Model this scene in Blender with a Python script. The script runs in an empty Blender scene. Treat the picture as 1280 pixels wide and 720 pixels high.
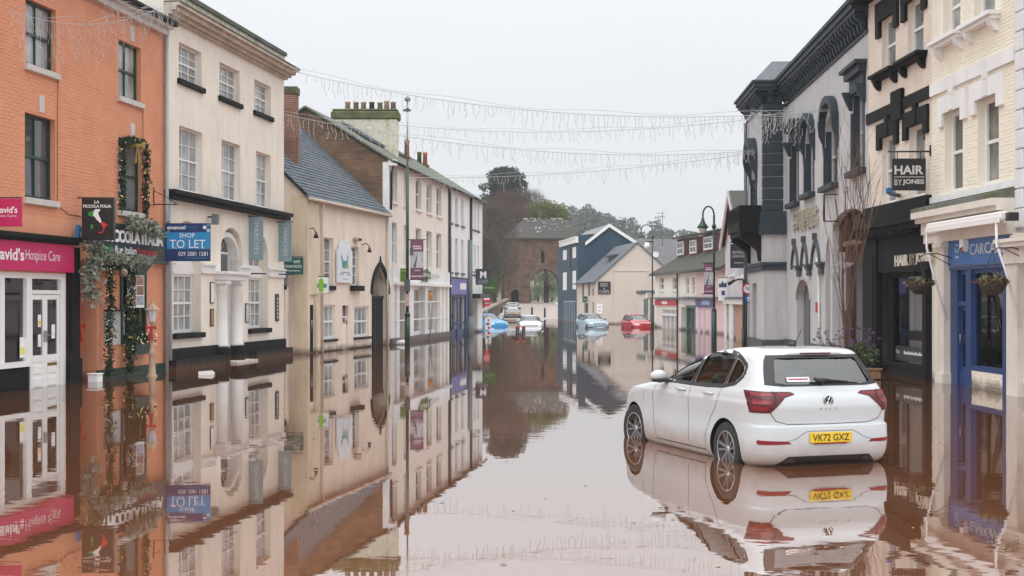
import bpy, bmesh, math, random
from mathutils import Vector, Matrix
from mathutils.bvhtree import BVHTree
R = math.radians
rnd = random.Random(11)
S = bpy.context.scene
COL = S.collection

# ------------------------------------------------------------------ camera, sky, sun
H, FPX, CX, HY = 1.85, 1650.0, 640.0, 375.0      # eye height above the flood water, focal length in photo pixels
cd = bpy.data.cameras.new('camera'); cam = bpy.data.objects.new('camera', cd); COL.objects.link(cam)
cam.location = (0, 0, H); cam.rotation_euler = (R(90), 0, 0)
cd.sensor_width = 36; cd.lens = 36 * FPX / 1280; cd.shift_y = 15 / 1280
cd.clip_start = .1; cd.clip_end = 4000
S.camera = cam
W = bpy.data.worlds.new('World'); S.world = W; W.use_nodes = True
wn, wl = W.node_tree.nodes, W.node_tree.links
wn.clear()
SUN_EL, SUN_AZ = R(52), R(200)
sky = wn.new('ShaderNodeTexSky'); sky.sky_type = 'NISHITA'; sky.sun_disc = False
sky.sun_elevation = SUN_EL; sky.sun_rotation = SUN_AZ
bg1 = wn.new('ShaderNodeBackground'); bg1.inputs[1].default_value = .10
wl.new(sky.outputs[0], bg1.inputs[0])
# the cloud deck: overcast, zenith raised to keep the walls bright, faint structure
tc = wn.new('ShaderNodeTexCoord'); sp = wn.new('ShaderNodeSeparateXYZ'); wl.new(tc.outputs['Generated'], sp.inputs[0])
mr = wn.new('ShaderNodeMapRange')
mr.inputs[1].default_value = 0; mr.inputs[2].default_value = 1; mr.inputs[3].default_value = .80; mr.inputs[4].default_value = 3.2
pw = wn.new('ShaderNodeMath'); pw.operation = 'POWER'; pw.use_clamp = True; pw.inputs[1].default_value = 1.9; wl.new(sp.outputs['Z'], pw.inputs[0]); wl.new(pw.outputs[0], mr.inputs[0])
nz = wn.new('ShaderNodeTexNoise'); nz.inputs['Scale'].default_value = 2.2; nz.inputs['Detail'].default_value = 4
mp = wn.new('ShaderNodeMapping'); mp.inputs['Scale'].default_value = (1, 1, 4)
wl.new(tc.outputs['Generated'], mp.inputs[0]); wl.new(mp.outputs[0], nz.inputs[0])
m2 = wn.new('ShaderNodeMapRange'); wl.new(nz.outputs[0], m2.inputs[0])
m2.inputs[1].default_value = .3; m2.inputs[2].default_value = .7; m2.inputs[3].default_value = .97; m2.inputs[4].default_value = 1.04
mu = wn.new('ShaderNodeMath'); mu.operation = 'MULTIPLY'; wl.new(mr.outputs[0], mu.inputs[0]); wl.new(m2.outputs[0], mu.inputs[1])
bg2 = wn.new('ShaderNodeBackground'); bg2.inputs[0].default_value = (.955, .975, 1, 1); wl.new(mu.outputs[0], bg2.inputs[1])
mxs = wn.new('ShaderNodeMixShader'); mxs.inputs[0].default_value = .93
wl.new(bg1.outputs[0], mxs.inputs[1]); wl.new(bg2.outputs[0], mxs.inputs[2])
wo = wn.new('ShaderNodeOutputWorld'); wl.new(mxs.outputs[0], wo.inputs[0])
sd = bpy.data.lights.new('sun', 'SUN'); sd.energy = .7; sd.angle = R(50); sd.color = (1, .97, .93)
sun = bpy.data.objects.new('sun', sd); COL.objects.link(sun)
dirv = Vector((math.sin(SUN_AZ) * math.cos(SUN_EL), math.cos(SUN_AZ) * math.cos(SUN_EL), math.sin(SUN_EL)))
sun.rotation_euler = dirv.to_track_quat('Z', 'Y').to_euler(); sun.location = (0, -20, 60)
S.view_settings.view_transform = 'Standard'; S.view_settings.look = 'None'
S.view_settings.exposure = 0.1; S.view_settings.gamma = 1

# ------------------------------------------------------------------ materials
MATS = {}
def mat(name, col, rough=.6, var=.08, vs=2.0, bump=0.0, bs=30.0, dirt=0.0, dcol=None, metal=0.0, spec=.5, coat=0.0, streak=0.0):
    """plain surface: colour varied by noise, run-off streaks (dirt), fine relief"""
    if name in MATS: return MATS[name]
    m = bpy.data.materials.new(name); m.use_nodes = True; MATS[name] = m
    n, l = m.node_tree.nodes, m.node_tree.links
    b = n['Principled BSDF']; b.inputs['Roughness'].default_value = rough; b.inputs['Metallic'].default_value = metal
    b.inputs['Specular IOR Level'].default_value = spec
    if coat: b.inputs['Coat Weight'].default_value = coat; b.inputs['Coat Roughness'].default_value = .03
    c = (*col, 1)
    if not (var or dirt or bump):
        b.inputs['Base Color'].default_value = c; return m
    t = n.new('ShaderNodeTexCoord')
    out = None
    if var:
        a = n.new('ShaderNodeTexNoise'); a.inputs['Scale'].default_value = vs; a.inputs['Detail'].default_value = 5
        l.new(t.outputs['Object'], a.inputs['Vector'])
        r = n.new('ShaderNodeValToRGB'); l.new(a.outputs[0], r.inputs[0])
        r.color_ramp.elements[0].position = .3; r.color_ramp.elements[1].position = .7
        r.color_ramp.elements[0].color = (*[x * (1 - var) for x in col], 1); r.color_ramp.elements[1].color = (*[min(1, x * (1 + var)) for x in col], 1)
        out = r.outputs[0]
    if dirt:
        mp = n.new('ShaderNodeMapping'); mp.inputs['Scale'].default_value = (2.2, 2.2, .35)
        l.new(t.outputs['Object'], mp.inputs[0])
        a = n.new('ShaderNodeTexNoise'); a.inputs['Scale'].default_value = 1.6; a.inputs['Detail'].default_value = 6; a.inputs['Roughness'].default_value = .65
        l.new(mp.outputs[0], a.inputs['Vector'])
        r = n.new('ShaderNodeMapRange'); l.new(a.outputs[0], r.inputs[0])
        r.inputs[1].default_value = .48; r.inputs[2].default_value = .78; r.inputs[3].default_value = 0; r.inputs[4].default_value = dirt
        x = n.new('ShaderNodeMixRGB'); l.new(r.outputs[0], x.inputs[0])
        if out: l.new(out, x.inputs[1])
        else: x.inputs[1].default_value = c
        x.inputs[2].default_value = (*(dcol or tuple(v * .45 for v in col)), 1)
        out = x.outputs[0]
    if out: l.new(out, b.inputs['Base Color'])
    else: b.inputs['Base Color'].default_value = c
    if 'render' in name or 'masonry' in name or 'plinth' in name:   # silt left where the flood has lapped the wall
        sx = n.new('ShaderNodeSeparateXYZ'); l.new(t.outputs['Object'], sx.inputs[0])
        a = n.new('ShaderNodeTexNoise'); a.inputs['Scale'].default_value = 3.5; a.inputs['Detail'].default_value = 5; l.new(t.outputs['Object'], a.inputs['Vector'])
        ma = n.new('ShaderNodeMath'); ma.operation = 'MULTIPLY_ADD'; l.new(a.outputs[0], ma.inputs[0]); ma.inputs[1].default_value = -.28; l.new(sx.outputs['Z'], ma.inputs[2])
        r = n.new('ShaderNodeMapRange'); l.new(ma.outputs[0], r.inputs[0]); r.inputs[1].default_value = -.11; r.inputs[2].default_value = .10; r.inputs[3].default_value = .8; r.inputs[4].default_value = 0
        x = n.new('ShaderNodeMixRGB'); l.new(r.outputs[0], x.inputs[0]); l.new(out, x.inputs[1]); x.inputs[2].default_value = (.105, .062, .04, 1)
        l.new(x.outputs[0], b.inputs['Base Color'])
    if bump:
        a = n.new('ShaderNodeTexNoise'); a.inputs['Scale'].default_value = bs; a.inputs['Detail'].default_value = 4
        l.new(t.outputs['Object'], a.inputs['Vector'])
        q = n.new('ShaderNodeBump'); q.inputs['Strength'].default_value = bump; q.inputs['Distance'].default_value = .02
        l.new(a.outputs[0], q.inputs['Height']); l.new(q.outputs[0], b.inputs['Normal'])
    return m

def brickmat(name, c1, c2, mortar, bw=.225, bh=.075, ms=.01, rough=.85, var=.25, rot=(90, 0, 0), bump=.6, offs=.5):
    if name in MATS: return MATS[name]
    m = bpy.data.materials.new(name); m.use_nodes = True; MATS[name] = m
    n, l = m.node_tree.nodes, m.node_tree.links
    b = n['Principled BSDF']; b.inputs['Roughness'].default_value = rough
    t = n.new('ShaderNodeTexCoord'); sx = n.new('ShaderNodeSeparateXYZ'); l.new(t.outputs['Object'], sx.inputs[0])
    mp = n.new('ShaderNodeCombineXYZ'); ad = n.new('ShaderNodeMath')
    roof = rot[0] == 58
    l.new(sx.outputs['Z' if roof else 'X'], ad.inputs[0]); l.new(sx.outputs['Y'], ad.inputs[1])
    l.new((sx.outputs['X'] if roof else ad.outputs[0]), mp.inputs[0]); l.new((ad.outputs[0] if roof else sx.outputs['Z']), mp.inputs[1])
    k = n.new('ShaderNodeTexBrick'); l.new(mp.outputs[0], k.inputs[0])
    k.inputs['Scale'].default_value = 1; k.inputs['Brick Width'].default_value = bw; k.inputs['Row Height'].default_value = bh
    k.inputs['Mortar Size'].default_value = ms; k.offset = offs
    k.inputs['Color1'].default_value = (*c1, 1); k.inputs['Color2'].default_value = (*c2, 1); k.inputs['Mortar'].default_value = (*mortar, 1)
    a = n.new('ShaderNodeTexNoise'); a.inputs['Scale'].default_value = 1.3; a.inputs['Detail'].default_value = 7; l.new(t.outputs['Object'], a.inputs[0])
    r = n.new('ShaderNodeMapRange'); l.new(a.outputs[0], r.inputs[0]); r.inputs[1].default_value = .3; r.inputs[2].default_value = .7
    r.inputs[3].default_value = 1 - var; r.inputs[4].default_value = 1 + var
    x = n.new('ShaderNodeMixRGB'); x.blend_type = 'MULTIPLY'; x.inputs[0].default_value = 1
    l.new(k.outputs[0], x.inputs[1]); l.new(r.outputs[0], x.inputs[2]); l.new(x.outputs[0], b.inputs['Base Color'])
    q = n.new('ShaderNodeBump'); q.inputs['Strength'].default_value = bump; q.inputs['Distance'].default_value = .02; q.invert = True
    l.new(k.outputs['Fac'], q.inputs['Height']); l.new(q.outputs[0], b.inputs['Normal'])
    return m

def mossy(name, base, moss, amount=.5, rough=.85, scale=1.2):
    if name in MATS: return MATS[name]
    m = mat(name, base, rough, .22, 6, .5, 25)
    n, l = m.node_tree.nodes, m.node_tree.links
    b = n['Principled BSDF']; old = b.inputs['Base Color'].links[0].from_socket
    t = n.new('ShaderNodeTexCoord'); a = n.new('ShaderNodeTexNoise'); a.inputs['Scale'].default_value = scale; a.inputs['Detail'].default_value = 8; a.inputs['Roughness'].default_value = .7
    l.new(t.outputs['Object'], a.inputs[0])
    r = n.new('ShaderNodeMapRange'); l.new(a.outputs[0], r.inputs[0]); r.inputs[1].default_value = .62 - amount * .4; r.inputs[2].default_value = .82 - amount * .4
    x = n.new('ShaderNodeMixRGB'); l.new(r.outputs[0], x.inputs[0]); l.new(old, x.inputs[1]); x.inputs[2].default_value = (*moss, 1)
    l.new(x.outputs[0], b.inputs['Base Color'])
    return m

def glassmat(name, tint, gloss=(1, 1, 1), ior=1.5, dens=None):
    if name in MATS: return MATS[name]
    m = bpy.data.materials.new(name); m.use_nodes = True; MATS[name] = m
    n, l = m.node_tree.nodes, m.node_tree.links; n.clear()
    o = n.new('ShaderNodeOutputMaterial'); x = n.new('ShaderNodeMixShader'); f = n.new('ShaderNodeFresnel'); f.inputs[0].default_value = ior
    a = n.new('ShaderNodeBsdfTransparent'); a.inputs[0].default_value = (*tint, 1)
    g = n.new('ShaderNodeBsdfGlossy'); g.inputs['Roughness'].default_value = .02; g.inputs[0].default_value = (*gloss, 1)
    l.new(f.outputs[0], x.inputs[0]); l.new(a.outputs[0], x.inputs[1]); l.new(g.outputs[0], x.inputs[2]); l.new(x.outputs[0], o.inputs[0])
    return m

def emis(name, col, st):
    if name in MATS: return MATS[name]
    m = bpy.data.materials.new(name); m.use_nodes = True; MATS[name] = m
    b = m.node_tree.nodes['Principled BSDF']; b.inputs['Base Color'].default_value = (*col, 1)
    b.inputs['Emission Color'].default_value = (*col, 1); b.inputs['Emission Strength'].default_value = st
    return m

# ------------------------------------------------------------------ mesh building
class MB:
    def __init__(s): s.v = []; s.f = []; s.mi = []; s.sm = []; s.m = 0; s.T = None
    def add(s, vs, fs, smooth=False):
        i = len(s.v)
        if s.T is not None: vs = [tuple(s.T @ Vector(p)) for p in vs]
        s.v += [tuple(p) for p in vs]
        for f in fs: s.f.append([i + k for k in f]); s.mi.append(s.m); s.sm.append(smooth)
        return s
    def quad(s, a, b, c, d): return s.add([a, b, c, d], [(0, 1, 2, 3)])
    def poly(s, pts): return s.add(pts, [tuple(range(len(pts)))])
    def box(s, x0, x1, y0, y1, z0, z1):
        if x0 > x1: x0, x1 = x1, x0
        if y0 > y1: y0, y1 = y1, y0
        if z0 > z1: z0, z1 = z1, z0
        return s.add([(x0, y0, z0), (x1, y0, z0), (x1, y1, z0), (x0, y1, z0), (x0, y0, z1), (x1, y0, z1), (x1, y1, z1), (x0, y1, z1)],
                     [(0, 3, 2, 1), (4, 5, 6, 7), (0, 1, 5, 4), (1, 2, 6, 5), (2, 3, 7, 6), (3, 0, 4, 7)])
    def bevbox(s, x0, x1, y0, y1, z0, z1, b=.01):
        if x0 > x1: x0, x1 = x1, x0
        if y0 > y1: y0, y1 = y1, y0
        if z0 > z1: z0, z1 = z1, z0
        b = min(b, (x1 - x0) * .45, (y1 - y0) * .45, (z1 - z0) * .45)
        vs = []; ix = {}
        for cx, sx in ((x0, 1), (x1, -1)):
            for cy, sy in ((y0, 1), (y1, -1)):
                for cz, sz in ((z0, 1), (z1, -1)):
                    k = (sx, sy, sz)
                    ix[k] = len(vs); vs += [(cx, cy + sy * b, cz + sz * b), (cx + sx * b, cy, cz + sz * b), (cx + sx * b, cy + sy * b, cz)]
        fs = []
        for ax in range(3):
            o = [i for i in range(3) if i != ax]
            for sg in (1, -1):
                loop = []
                for p, q in ((1, 1), (-1, 1), (-1, -1), (1, -1)):
                    k = [0, 0, 0]; k[ax] = sg; k[o[0]] = p; k[o[1]] = q; loop.append(ix[tuple(k)] + ax)
                fs.append(loop)
            for p in (1, -1):
                for q in (1, -1):
                    k1 = [0, 0, 0]; k1[ax] = 1; k1[o[0]] = p; k1[o[1]] = q; k2 = list(k1); k2[ax] = -1
                    a, b2 = ix[tuple(k1)], ix[tuple(k2)]
                    fs.append([a + o[0], a + o[1], b2 + o[1], b2 + o[0]])
        for k in ix: fs.append([ix[k], ix[k] + 1, ix[k] + 2])
        return s.add(vs, fs)
    def prism(s, pts, y0, y1, smooth=False):
        """outline in xz pushed along y"""
        n = len(pts)
        vs = [(x, y0, z) for x, z in pts] + [(x, y1, z) for x, z in pts]
        s.add(vs, [tuple(range(n)), tuple(range(2 * n - 1, n - 1, -1))])
        i = len(s.v) - 2 * n
        for k in range(n):
            s.f.append([i + (k + 1) % n, i + k, i + n + k, i + n + (k + 1) % n]); s.mi.append(s.m); s.sm.append(smooth)
        return s
    def prismx(s, pts, x0, x1):
        """outline in yz pushed along x"""
        n = len(pts)
        s.add([(x0, y, z) for y, z in pts] + [(x1, y, z) for y, z in pts], [tuple(range(n)), tuple(range(2 * n - 1, n - 1, -1))] +
              [((k + 1) % n, k, n + k, n + (k + 1) % n) for k in range(n)])
        return s
    def tube(s, pts, r, n=8, caps=True):
        P = [Vector(p) for p in pts]
        rr = r if isinstance(r, (list, tuple)) else [r] * len(P)
        vs = []; up = Vector((0, 0, 1)); prev = None
        for i, p in enumerate(P):
            t = (P[min(i + 1, len(P) - 1)] - P[max(i - 1, 0)])
            if t.length < 1e-9: t = Vector((0, 0, 1))
            t.normalize()
            if prev is None:
                a = t.cross(up if abs(t.z) < .95 else Vector((1, 0, 0))).normalized()
            else:
                a = (prev - t * prev.dot(t))
                if a.length < 1e-6: a = t.cross(Vector((1, 0, 0)))
                a.normalize()
            prev = a; b = t.cross(a)
            for k in range(n):
                w = 2 * math.pi * k / n
                vs.append(p + (a * math.cos(w) + b * math.sin(w)) * rr[i])
        fs = []
        for i in range(len(P) - 1):
            for k in range(n):
                fs.append((i * n + k, i * n + (k + 1) % n, (i + 1) * n + (k + 1) % n, (i + 1) * n + k))
        if caps: fs += [tuple(range(n - 1, -1, -1)), tuple((len(P) - 1) * n + k for k in range(n))]
        return s.add(vs, fs, n > 4)
    def lathe(s, prof, n=16, c=(0, 0, 0), axis='z', smooth=True, caps=True):
        vs = []; fs = []
        for r, h in prof:
            for k in range(n):
                w = 2 * math.pi * k / n
                if axis == 'z': vs.append((c[0] + r * math.cos(w), c[1] + r * math.sin(w), c[2] + h))
                else: vs.append((c[0] + r * math.cos(w), c[1] + h, c[2] + r * math.sin(w)))
        for i in range(len(prof) - 1):
            for k in range(n): fs.append((i * n + k, i * n + (k + 1) % n, (i + 1) * n + (k + 1) % n, (i + 1) * n + k))
        if caps: fs.append(tuple(range(n - 1, -1, -1))); fs.append(tuple((len(prof) - 1) * n + k for k in range(n)))
        return s.add(vs, fs, smooth)
    def build(s, name, ms, parent=None, **kw):
        me = bpy.data.meshes.new(name); me.from_pydata(s.v, [], s.f)
        for m in (ms if isinstance(ms, (list, tuple)) else [ms]): me.materials.append(m)
        if len(me.polygons) == len(s.f):
            me.polygons.foreach_set('material_index', s.mi); me.polygons.foreach_set('use_smooth', s.sm)
        me.update()
        return link(name, me, parent, **kw)

def link(name, me, parent=None, label=None, cat=None, group=None, kind=None):
    o = bpy.data.objects.new(name, me); COL.objects.link(o)
    if parent is not None: o.parent = parent
    if label: o['label'] = label
    if cat: o['category'] = cat
    if group: o['group'] = group
    if kind: o['kind'] = kind
    return o
def thing(name, label, cat, loc=(0, 0, 0), rz=0, group=None):
    o = link(name, None, None, label, cat, group); o.location = loc; o.rotation_euler = (0, 0, rz); o.empty_display_size = .3
    return o
def dup(root, loc=None, rz=None, label=None):
    c = root.copy(); COL.objects.link(c)
    if loc: c.location = loc
    if rz is not None: c.rotation_euler = (0, 0, rz)
    if label: c['label'] = label
    for a in list(root.children):
        b = a.copy(); COL.objects.link(b); b.parent = c
        for g in list(a.children):
            d = g.copy(); COL.objects.link(d); d.parent = b
    return c

def glyphs(s, w, h, bold=0.0, serif=False):
    """lettering mesh (built-in font), lower left at 0,0, scaled to w x h in the xz plane facing -y"""
    cu = bpy.data.curves.new('t', 'FONT'); cu.body = s; cu.size = 1; cu.offset = bold; cu.resolution_u = 3
    o = bpy.data.objects.new('t', cu); COL.objects.link(o)
    dg = bpy.context.evaluated_depsgraph_get(); me = bpy.data.meshes.new_from_object(o.evaluated_get(dg))
    bpy.data.objects.remove(o); bpy.data.curves.remove(cu)
    vs = [v.co.copy() for v in me.vertices]; fs = [list(p.vertices) for p in me.polygons]
    bpy.data.meshes.remove(me)
    x0 = min(v.x for v in vs); x1 = max(v.x for v in vs); y0 = min(v.y for v in vs); y1 = max(v.y for v in vs)
    sx = w / max(1e-6, x1 - x0); sy = h / max(1e-6, y1 - y0)
    return [((v.x - x0) * sx, 0, (v.y - y0) * sy) for v in vs], fs
def text(parent, s, x, z, w, h, m, y=-.004, bold=0.0, th=0.0, name='lettering', T=None):
    """flat or raised lettering, x z = lower left; faces -y of its parent"""
    vs, fs = glyphs(s, w, h, bold)
    b = MB(); b.T = T
    b.add([(x + a, y - th, z + c) for a, _, c in vs], fs)
    if th:
        from collections import Counter
        ec = Counter()
        for f in fs:
            for i in range(len(f)): ec[tuple(sorted((f[i], f[(i + 1) % len(f)])))] += 1
        n = len(vs)
        b.add([(x + a, y - th, z + c) for a, _, c in vs] + [(x + a, y, z + c) for a, _, c in vs], [(i, j, j + n, i + n) for (i, j), k in ec.items() if k == 1])
    return b.build(name, m, parent)

# ------------------------------------------------------------------ facades
class Frame:
    """a wall line on the ground; local x runs to the right seen from the street, the street is at -y"""
    def __init__(s, P0, P1):
        s.P0 = Vector(P0); s.P1 = Vector(P1); d = s.P1 - s.P0; s.L = d.length; s.d = d / s.L
        s.a = math.atan2(d.y, d.x); s.n = Vector((s.d.y, -s.d.x))
    def u(s, px, o=0):
        k = (px - CX) / FPX; p = s.P0 + s.n * o
        return (k * p.y - p.x) / (s.d.x - k * s.d.y)
    def Y(s, px, o=0): return (s.P0 + s.n * o + s.d * s.u(px, o)).y
    def z(s, px, py, o=0): return H + (HY - py) * s.Y(px, o) / FPX
    def pt(s, u, o=0, z=0): p = s.P0 + s.d * u + s.n * o; return Vector((p.x, p.y, z))
    def root(s, name, label, cat, group=None): return thing(name, label, cat, (s.P0.x, s.P0.y, 0), s.a, group)

def LP(x0, px): y = x0 * FPX / (878 - px); return (-x0 + .1442 * y, y)
def RP(x0, vp, px): y = x0 * FPX / (px - vp); return (x0 + (vp - 640) / FPX * y, y)

def op(u0, u1, z0, z1, d=.15, arch=0.0, pointed=False): return dict(u0=u0, u1=u1, z0=z0, z1=z1, d=d, arch=arch, pt=pointed)
def arch_pts(o, n=14):
    """from the left springing over the top to the right one"""
    c = (o['u0'] + o['u1']) / 2; a = (o['u1'] - o['u0']) / 2; zs = o['z1'] - o['arch']; pts = []
    for i in range(n + 1):
        t = math.pi * (1 - i / n)
        x = math.cos(t); y = math.sin(t)
        if o['pt']: y = math.sqrt(max(0, 1 - ((abs(x) + .55) / 1.55) ** 2)) / math.sqrt(1 - (.55 / 1.55) ** 2)
        pts.append((c + a * x, zs + o['arch'] * y))
    return pts
def facade(par, L, z0, z1, ops, m, D=8.0, name='wall', back=True, mrev=None, top=None):
    """front wall with real openings and reveals, plus side and back walls"""
    b = MB()
    us = sorted({0, L} | {o[k] for o in ops for k in ('u0', 'u1')}); us = [u for u in us if 0 <= u <= L]
    zs = sorted({z0, z1} | {o[k] for o in ops for k in ('z0', 'z1')}); zs = [z for z in zs if z0 <= z <= z1]
    for i in range(len(us) - 1):
        for j in range(len(zs) - 1):
            cu, cz = (us[i] + us[i + 1]) / 2, (zs[j] + zs[j + 1]) / 2
            if us[i + 1] - us[i] < 1e-5 or zs[j + 1] - zs[j] < 1e-5: continue
            if any(o['u0'] < cu < o['u1'] and o['z0'] < cz < o['z1'] for o in ops): continue
            b.quad((us[i], 0, zs[j]), (us[i + 1], 0, zs[j]), (us[i + 1], 0, zs[j + 1]), (us[i], 0, zs[j + 1]))
    for o in ops:
        u0, u1, a, c, d = o['u0'], o['u1'], max(o['z0'], z0), min(o['z1'], z1), o['d']
        zs_ = c - o['arch']
        b.m = 1 if mrev else 0
        b.quad((u0, 0, a), (u0, d, a), (u0, d, zs_), (u0, 0, zs_)); b.quad((u1, d, a), (u1, 0, a), (u1, 0, zs_), (u1, d, zs_))
        if a > z0 + .001: b.quad((u0, 0, a), (u1, 0, a), (u1, d, a), (u0, d, a))
        if not o['arch']: b.quad((u0, d, c), (u1, d, c), (u1, 0, c), (u0, 0, c))
        else:
            P = arch_pts(o); h = len(P) // 2
            for i in range(len(P) - 1):
                (xa, za), (xb, zb) = P[i], P[i + 1]
                b.m = 1 if mrev else 0; b.quad((xa, d, za), (xb, d, zb), (xb, 0, zb), (xa, 0, za))
                b.m = 0
                cor = (u0, 0, c) if i < h else (u1, 0, c)
                b.poly([cor, (xa, 0, za), (xb, 0, zb)])
            b.poly([(u0, 0, c), (P[h][0], 0, c), (u1, 0, c)]) if False else None
        b.m = 0
    if back:
        b.quad((0, D, z0), (0, 0, z0), (0, 0, z1), (0, D, z1)); b.quad((L, 0, z0), (L, D, z0), (L, D, z1), (L, 0, z1)); b.quad((L, D, z0), (0, D, z0), (0, D, z1), (L, D, z1))
    return b.build(name, [m, mrev] if mrev else m, par)

def gable_roof(par, L, D, ez, rz, m, ov=.18, th=.10, x0=-.1, x1=None, name='roof', ridge=None, verge=True):
    """two slopes, ridge parallel to the street"""
    x1 = L + .1 if x1 is None else x1
    yr = D / 2 if ridge is None else ridge
    sl = (rz - ez) / yr; sb = (rz - ez) / (D - yr)
    b = MB()
    b.prismx([(-ov, ez - sl * ov), (yr, rz), (yr, rz + th), (-ov, ez - sl * ov + th)], x0, x1)
    b.prismx([(yr, rz), (D + ov, ez - sb * ov), (D + ov, ez - sb * ov + th), (yr, rz + th)], x0 + .002, x1 - .002)
    return b.build(name, m, par)
def gables(par, L, D, ez, rz, m, ridge=None, name='gable_wall', ends=(0, 1)):
    yr = D / 2 if ridge is None else ridge
    b = MB()
    if 0 in ends: b.poly([(0, 0, ez), (0, yr, rz), (0, D, ez)])
    if 1 in ends: b.poly([(L, 0, ez), (L, D, ez), (L, yr, rz)])
    return b.build(name, m, par)

PANE_R = random.Random(5)
PANE_VAR = []
def pane_mesh(u0, u1, z0, z1, y, th=.006):
    b = MB(); a, c, e = [PANE_R.uniform(-.006, .006) for _ in range(3)]
    q = [(u0, y + a, z0), (u1, y + c, z0), (u1, y + e, z1), (u0, y + e + a - c, z1)]
    b.add(q + [(p[0], p[1] + th, p[2]) for p in q], [(0, 1, 2, 3), (7, 6, 5, 4), (0, 4, 5, 1), (1, 5, 6, 2), (2, 6, 7, 3), (3, 7, 4, 0)])
    return b
def window(par, u0, u1, z0, z1, d, fm, gm, nx=2, nz=2, fw=.05, bw=.022, sill=None, split=True, sash=True, sillh=.1, sillo=.07, silld=.09, arch=0.0, horns=False):
    """frame (the part) with glazing bars, its panes and sill as sub-parts"""
    b = MB()
    yf, yb = d - .035, d + .05
    zc = z1 - arch
    b.box(u0, u0 + fw, yf, yb, z0, zc); b.box(u1 - fw, u1, yf, yb, z0, zc)
    b.box(u0 + fw, u1 - fw, yf, yb, z0, z0 + fw * 1.3)
    if not arch: b.box(u0 + fw, u1 - fw, yf, yb, z1 - fw, z1)
    else:
        P = arch_pts(dict(u0=u0, u1=u1, z1=z1, arch=arch, pt=False)); Q = arch_pts(dict(u0=u0 + fw, u1=u1 - fw, z1=z1 - fw, arch=arch - fw * .3, pt=False))
        for i in range(len(P) - 1):
            A, B, C, D_ = P[i], P[i + 1], Q[i + 1], Q[i]
            b.prism([A, D_, C, B], yf, yb)
        b.box(u0 + fw, u1 - fw, yf + .01, yb, zc - .03, zc + .03)
        c = (u0 + u1) / 2
        for k in (1, 2, 3):
            t = math.pi * k / 4; e = ((u1 - u0) / 2 - fw, arch - fw)
            b.tube([(c, d, zc), (c + e[0] * math.cos(t), d, zc + e[1] * math.sin(t))], .012, 4)
    i0, i1, j0, j1 = u0 + fw, u1 - fw, z0 + fw * 1.3, (zc - .03 if arch else z1 - fw)
    zm = (j0 + j1) / 2
    zl = [j0 + (j1 - j0) * k / nz for k in range(nz + 1)]
    xl = [i0 + (i1 - i0) * k / nx for k in range(nx + 1)]
    for k in range(1, nz):
        mid = sash and nz % 2 == 0 and k == nz // 2
        h = fw * .45 if mid else bw / 2
        b.box(i0, i1, yf + (.008 if mid else .02), yb - .02, zl[k] - h, zl[k] + h)
    for k in range(1, nx):
        b.box(xl[k] - bw / 2, xl[k] + bw / 2, yf + .016, yb - .022, j0, j1)
    w = b.build('window', fm, par)
    if PANE_VAR and gm in PANE_VAR: gm = PANE_R.choice(PANE_VAR)
    if split:
        for a in range(nz):
            for c in range(nx):
                pane_mesh(xl[c], xl[c + 1], zl[a], zl[a + 1], d + (.012 if a >= nz / 2 else .02)).build('pane', gm, w)
    else: pane_mesh(i0, i1, j0, j1, d + .015).build('pane', gm, w)
    if arch:
        P = arch_pts(dict(u0=u0 + fw * .5, u1=u1 - fw * .5, z1=z1 - fw * .5, arch=arch - fw * .5, pt=False))
        MB().prism([(x, z) for x, z in P], d + .014, d + .02).build('pane', gm, w)
    if sill:
        b = MB(); b.bevbox(u0 - sillo, u1 + sillo, -silld, d - .04, z0 - sillh, z0 + .004, .012); b.build('sill', sill, w)
    return w

def bricks(par, L, z0, z1, ops, m, us, zs, bw=.235, bh=.0765, gap=.012, proud=.007, npart=300, key=None, mpart=None):
    """painted brickwork: the nearest ones as single bricks, the others joined; us, zs = extent"""
    cells = []
    r = 0; z = zs[0]
    while z + bh < zs[1]:
        u = us[0] - (bw / 2 if r % 2 else 0)
        while u < us[1]:
            a, c = max(u + gap / 2, us[0]), min(u + bw - gap / 2, us[1])
            if c - a > .05 and not any(o['u0'] - .005 < c and o['u1'] + .005 > a and o['z0'] - .005 < z + bh and o['z1'] + .005 > z for o in ops):
                cells.append((a, c, z + gap / 2, z + bh - gap / 2))
            u += bw
        z += bh; r += 1
    full = [c for c in cells if abs(c[1] - c[0] - (bw - gap)) < 1e-4]
    full.sort(key=key); sing = set(full[:npart])
    b = MB()
    for (a, c, e, f) in cells:
        if (a, c, e, f) in sing: continue
        p = proud * rnd.uniform(.5, 1.4); k = .003
        b.add([(a, .001, e), (c, .001, e), (c, .001, f), (a, .001, f), (a + k, -p, e + k), (c - k, -p, e + k), (c - k, -p, f - k), (a + k, -p, f - k)],
              [(4, 5, 6, 7), (0, 1, 5, 4), (1, 2, 6, 5), (2, 3, 7, 6), (3, 0, 4, 7)])
    if b.f: b.build('brick_courses', m, par, kind='stuff')
    b = MB(); w, h = bw - gap, bh - gap; b.bevbox(0, w, -proud, .004, 0, h, .003)
    me = None
    for (a, c, e, f) in sing:
        if me is None: o = b.build('brick', mpart or m, par); me = o.data
        else: o = link('brick', me, par)
        o.location = (a, rnd.uniform(-.002, .002), e)

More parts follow.
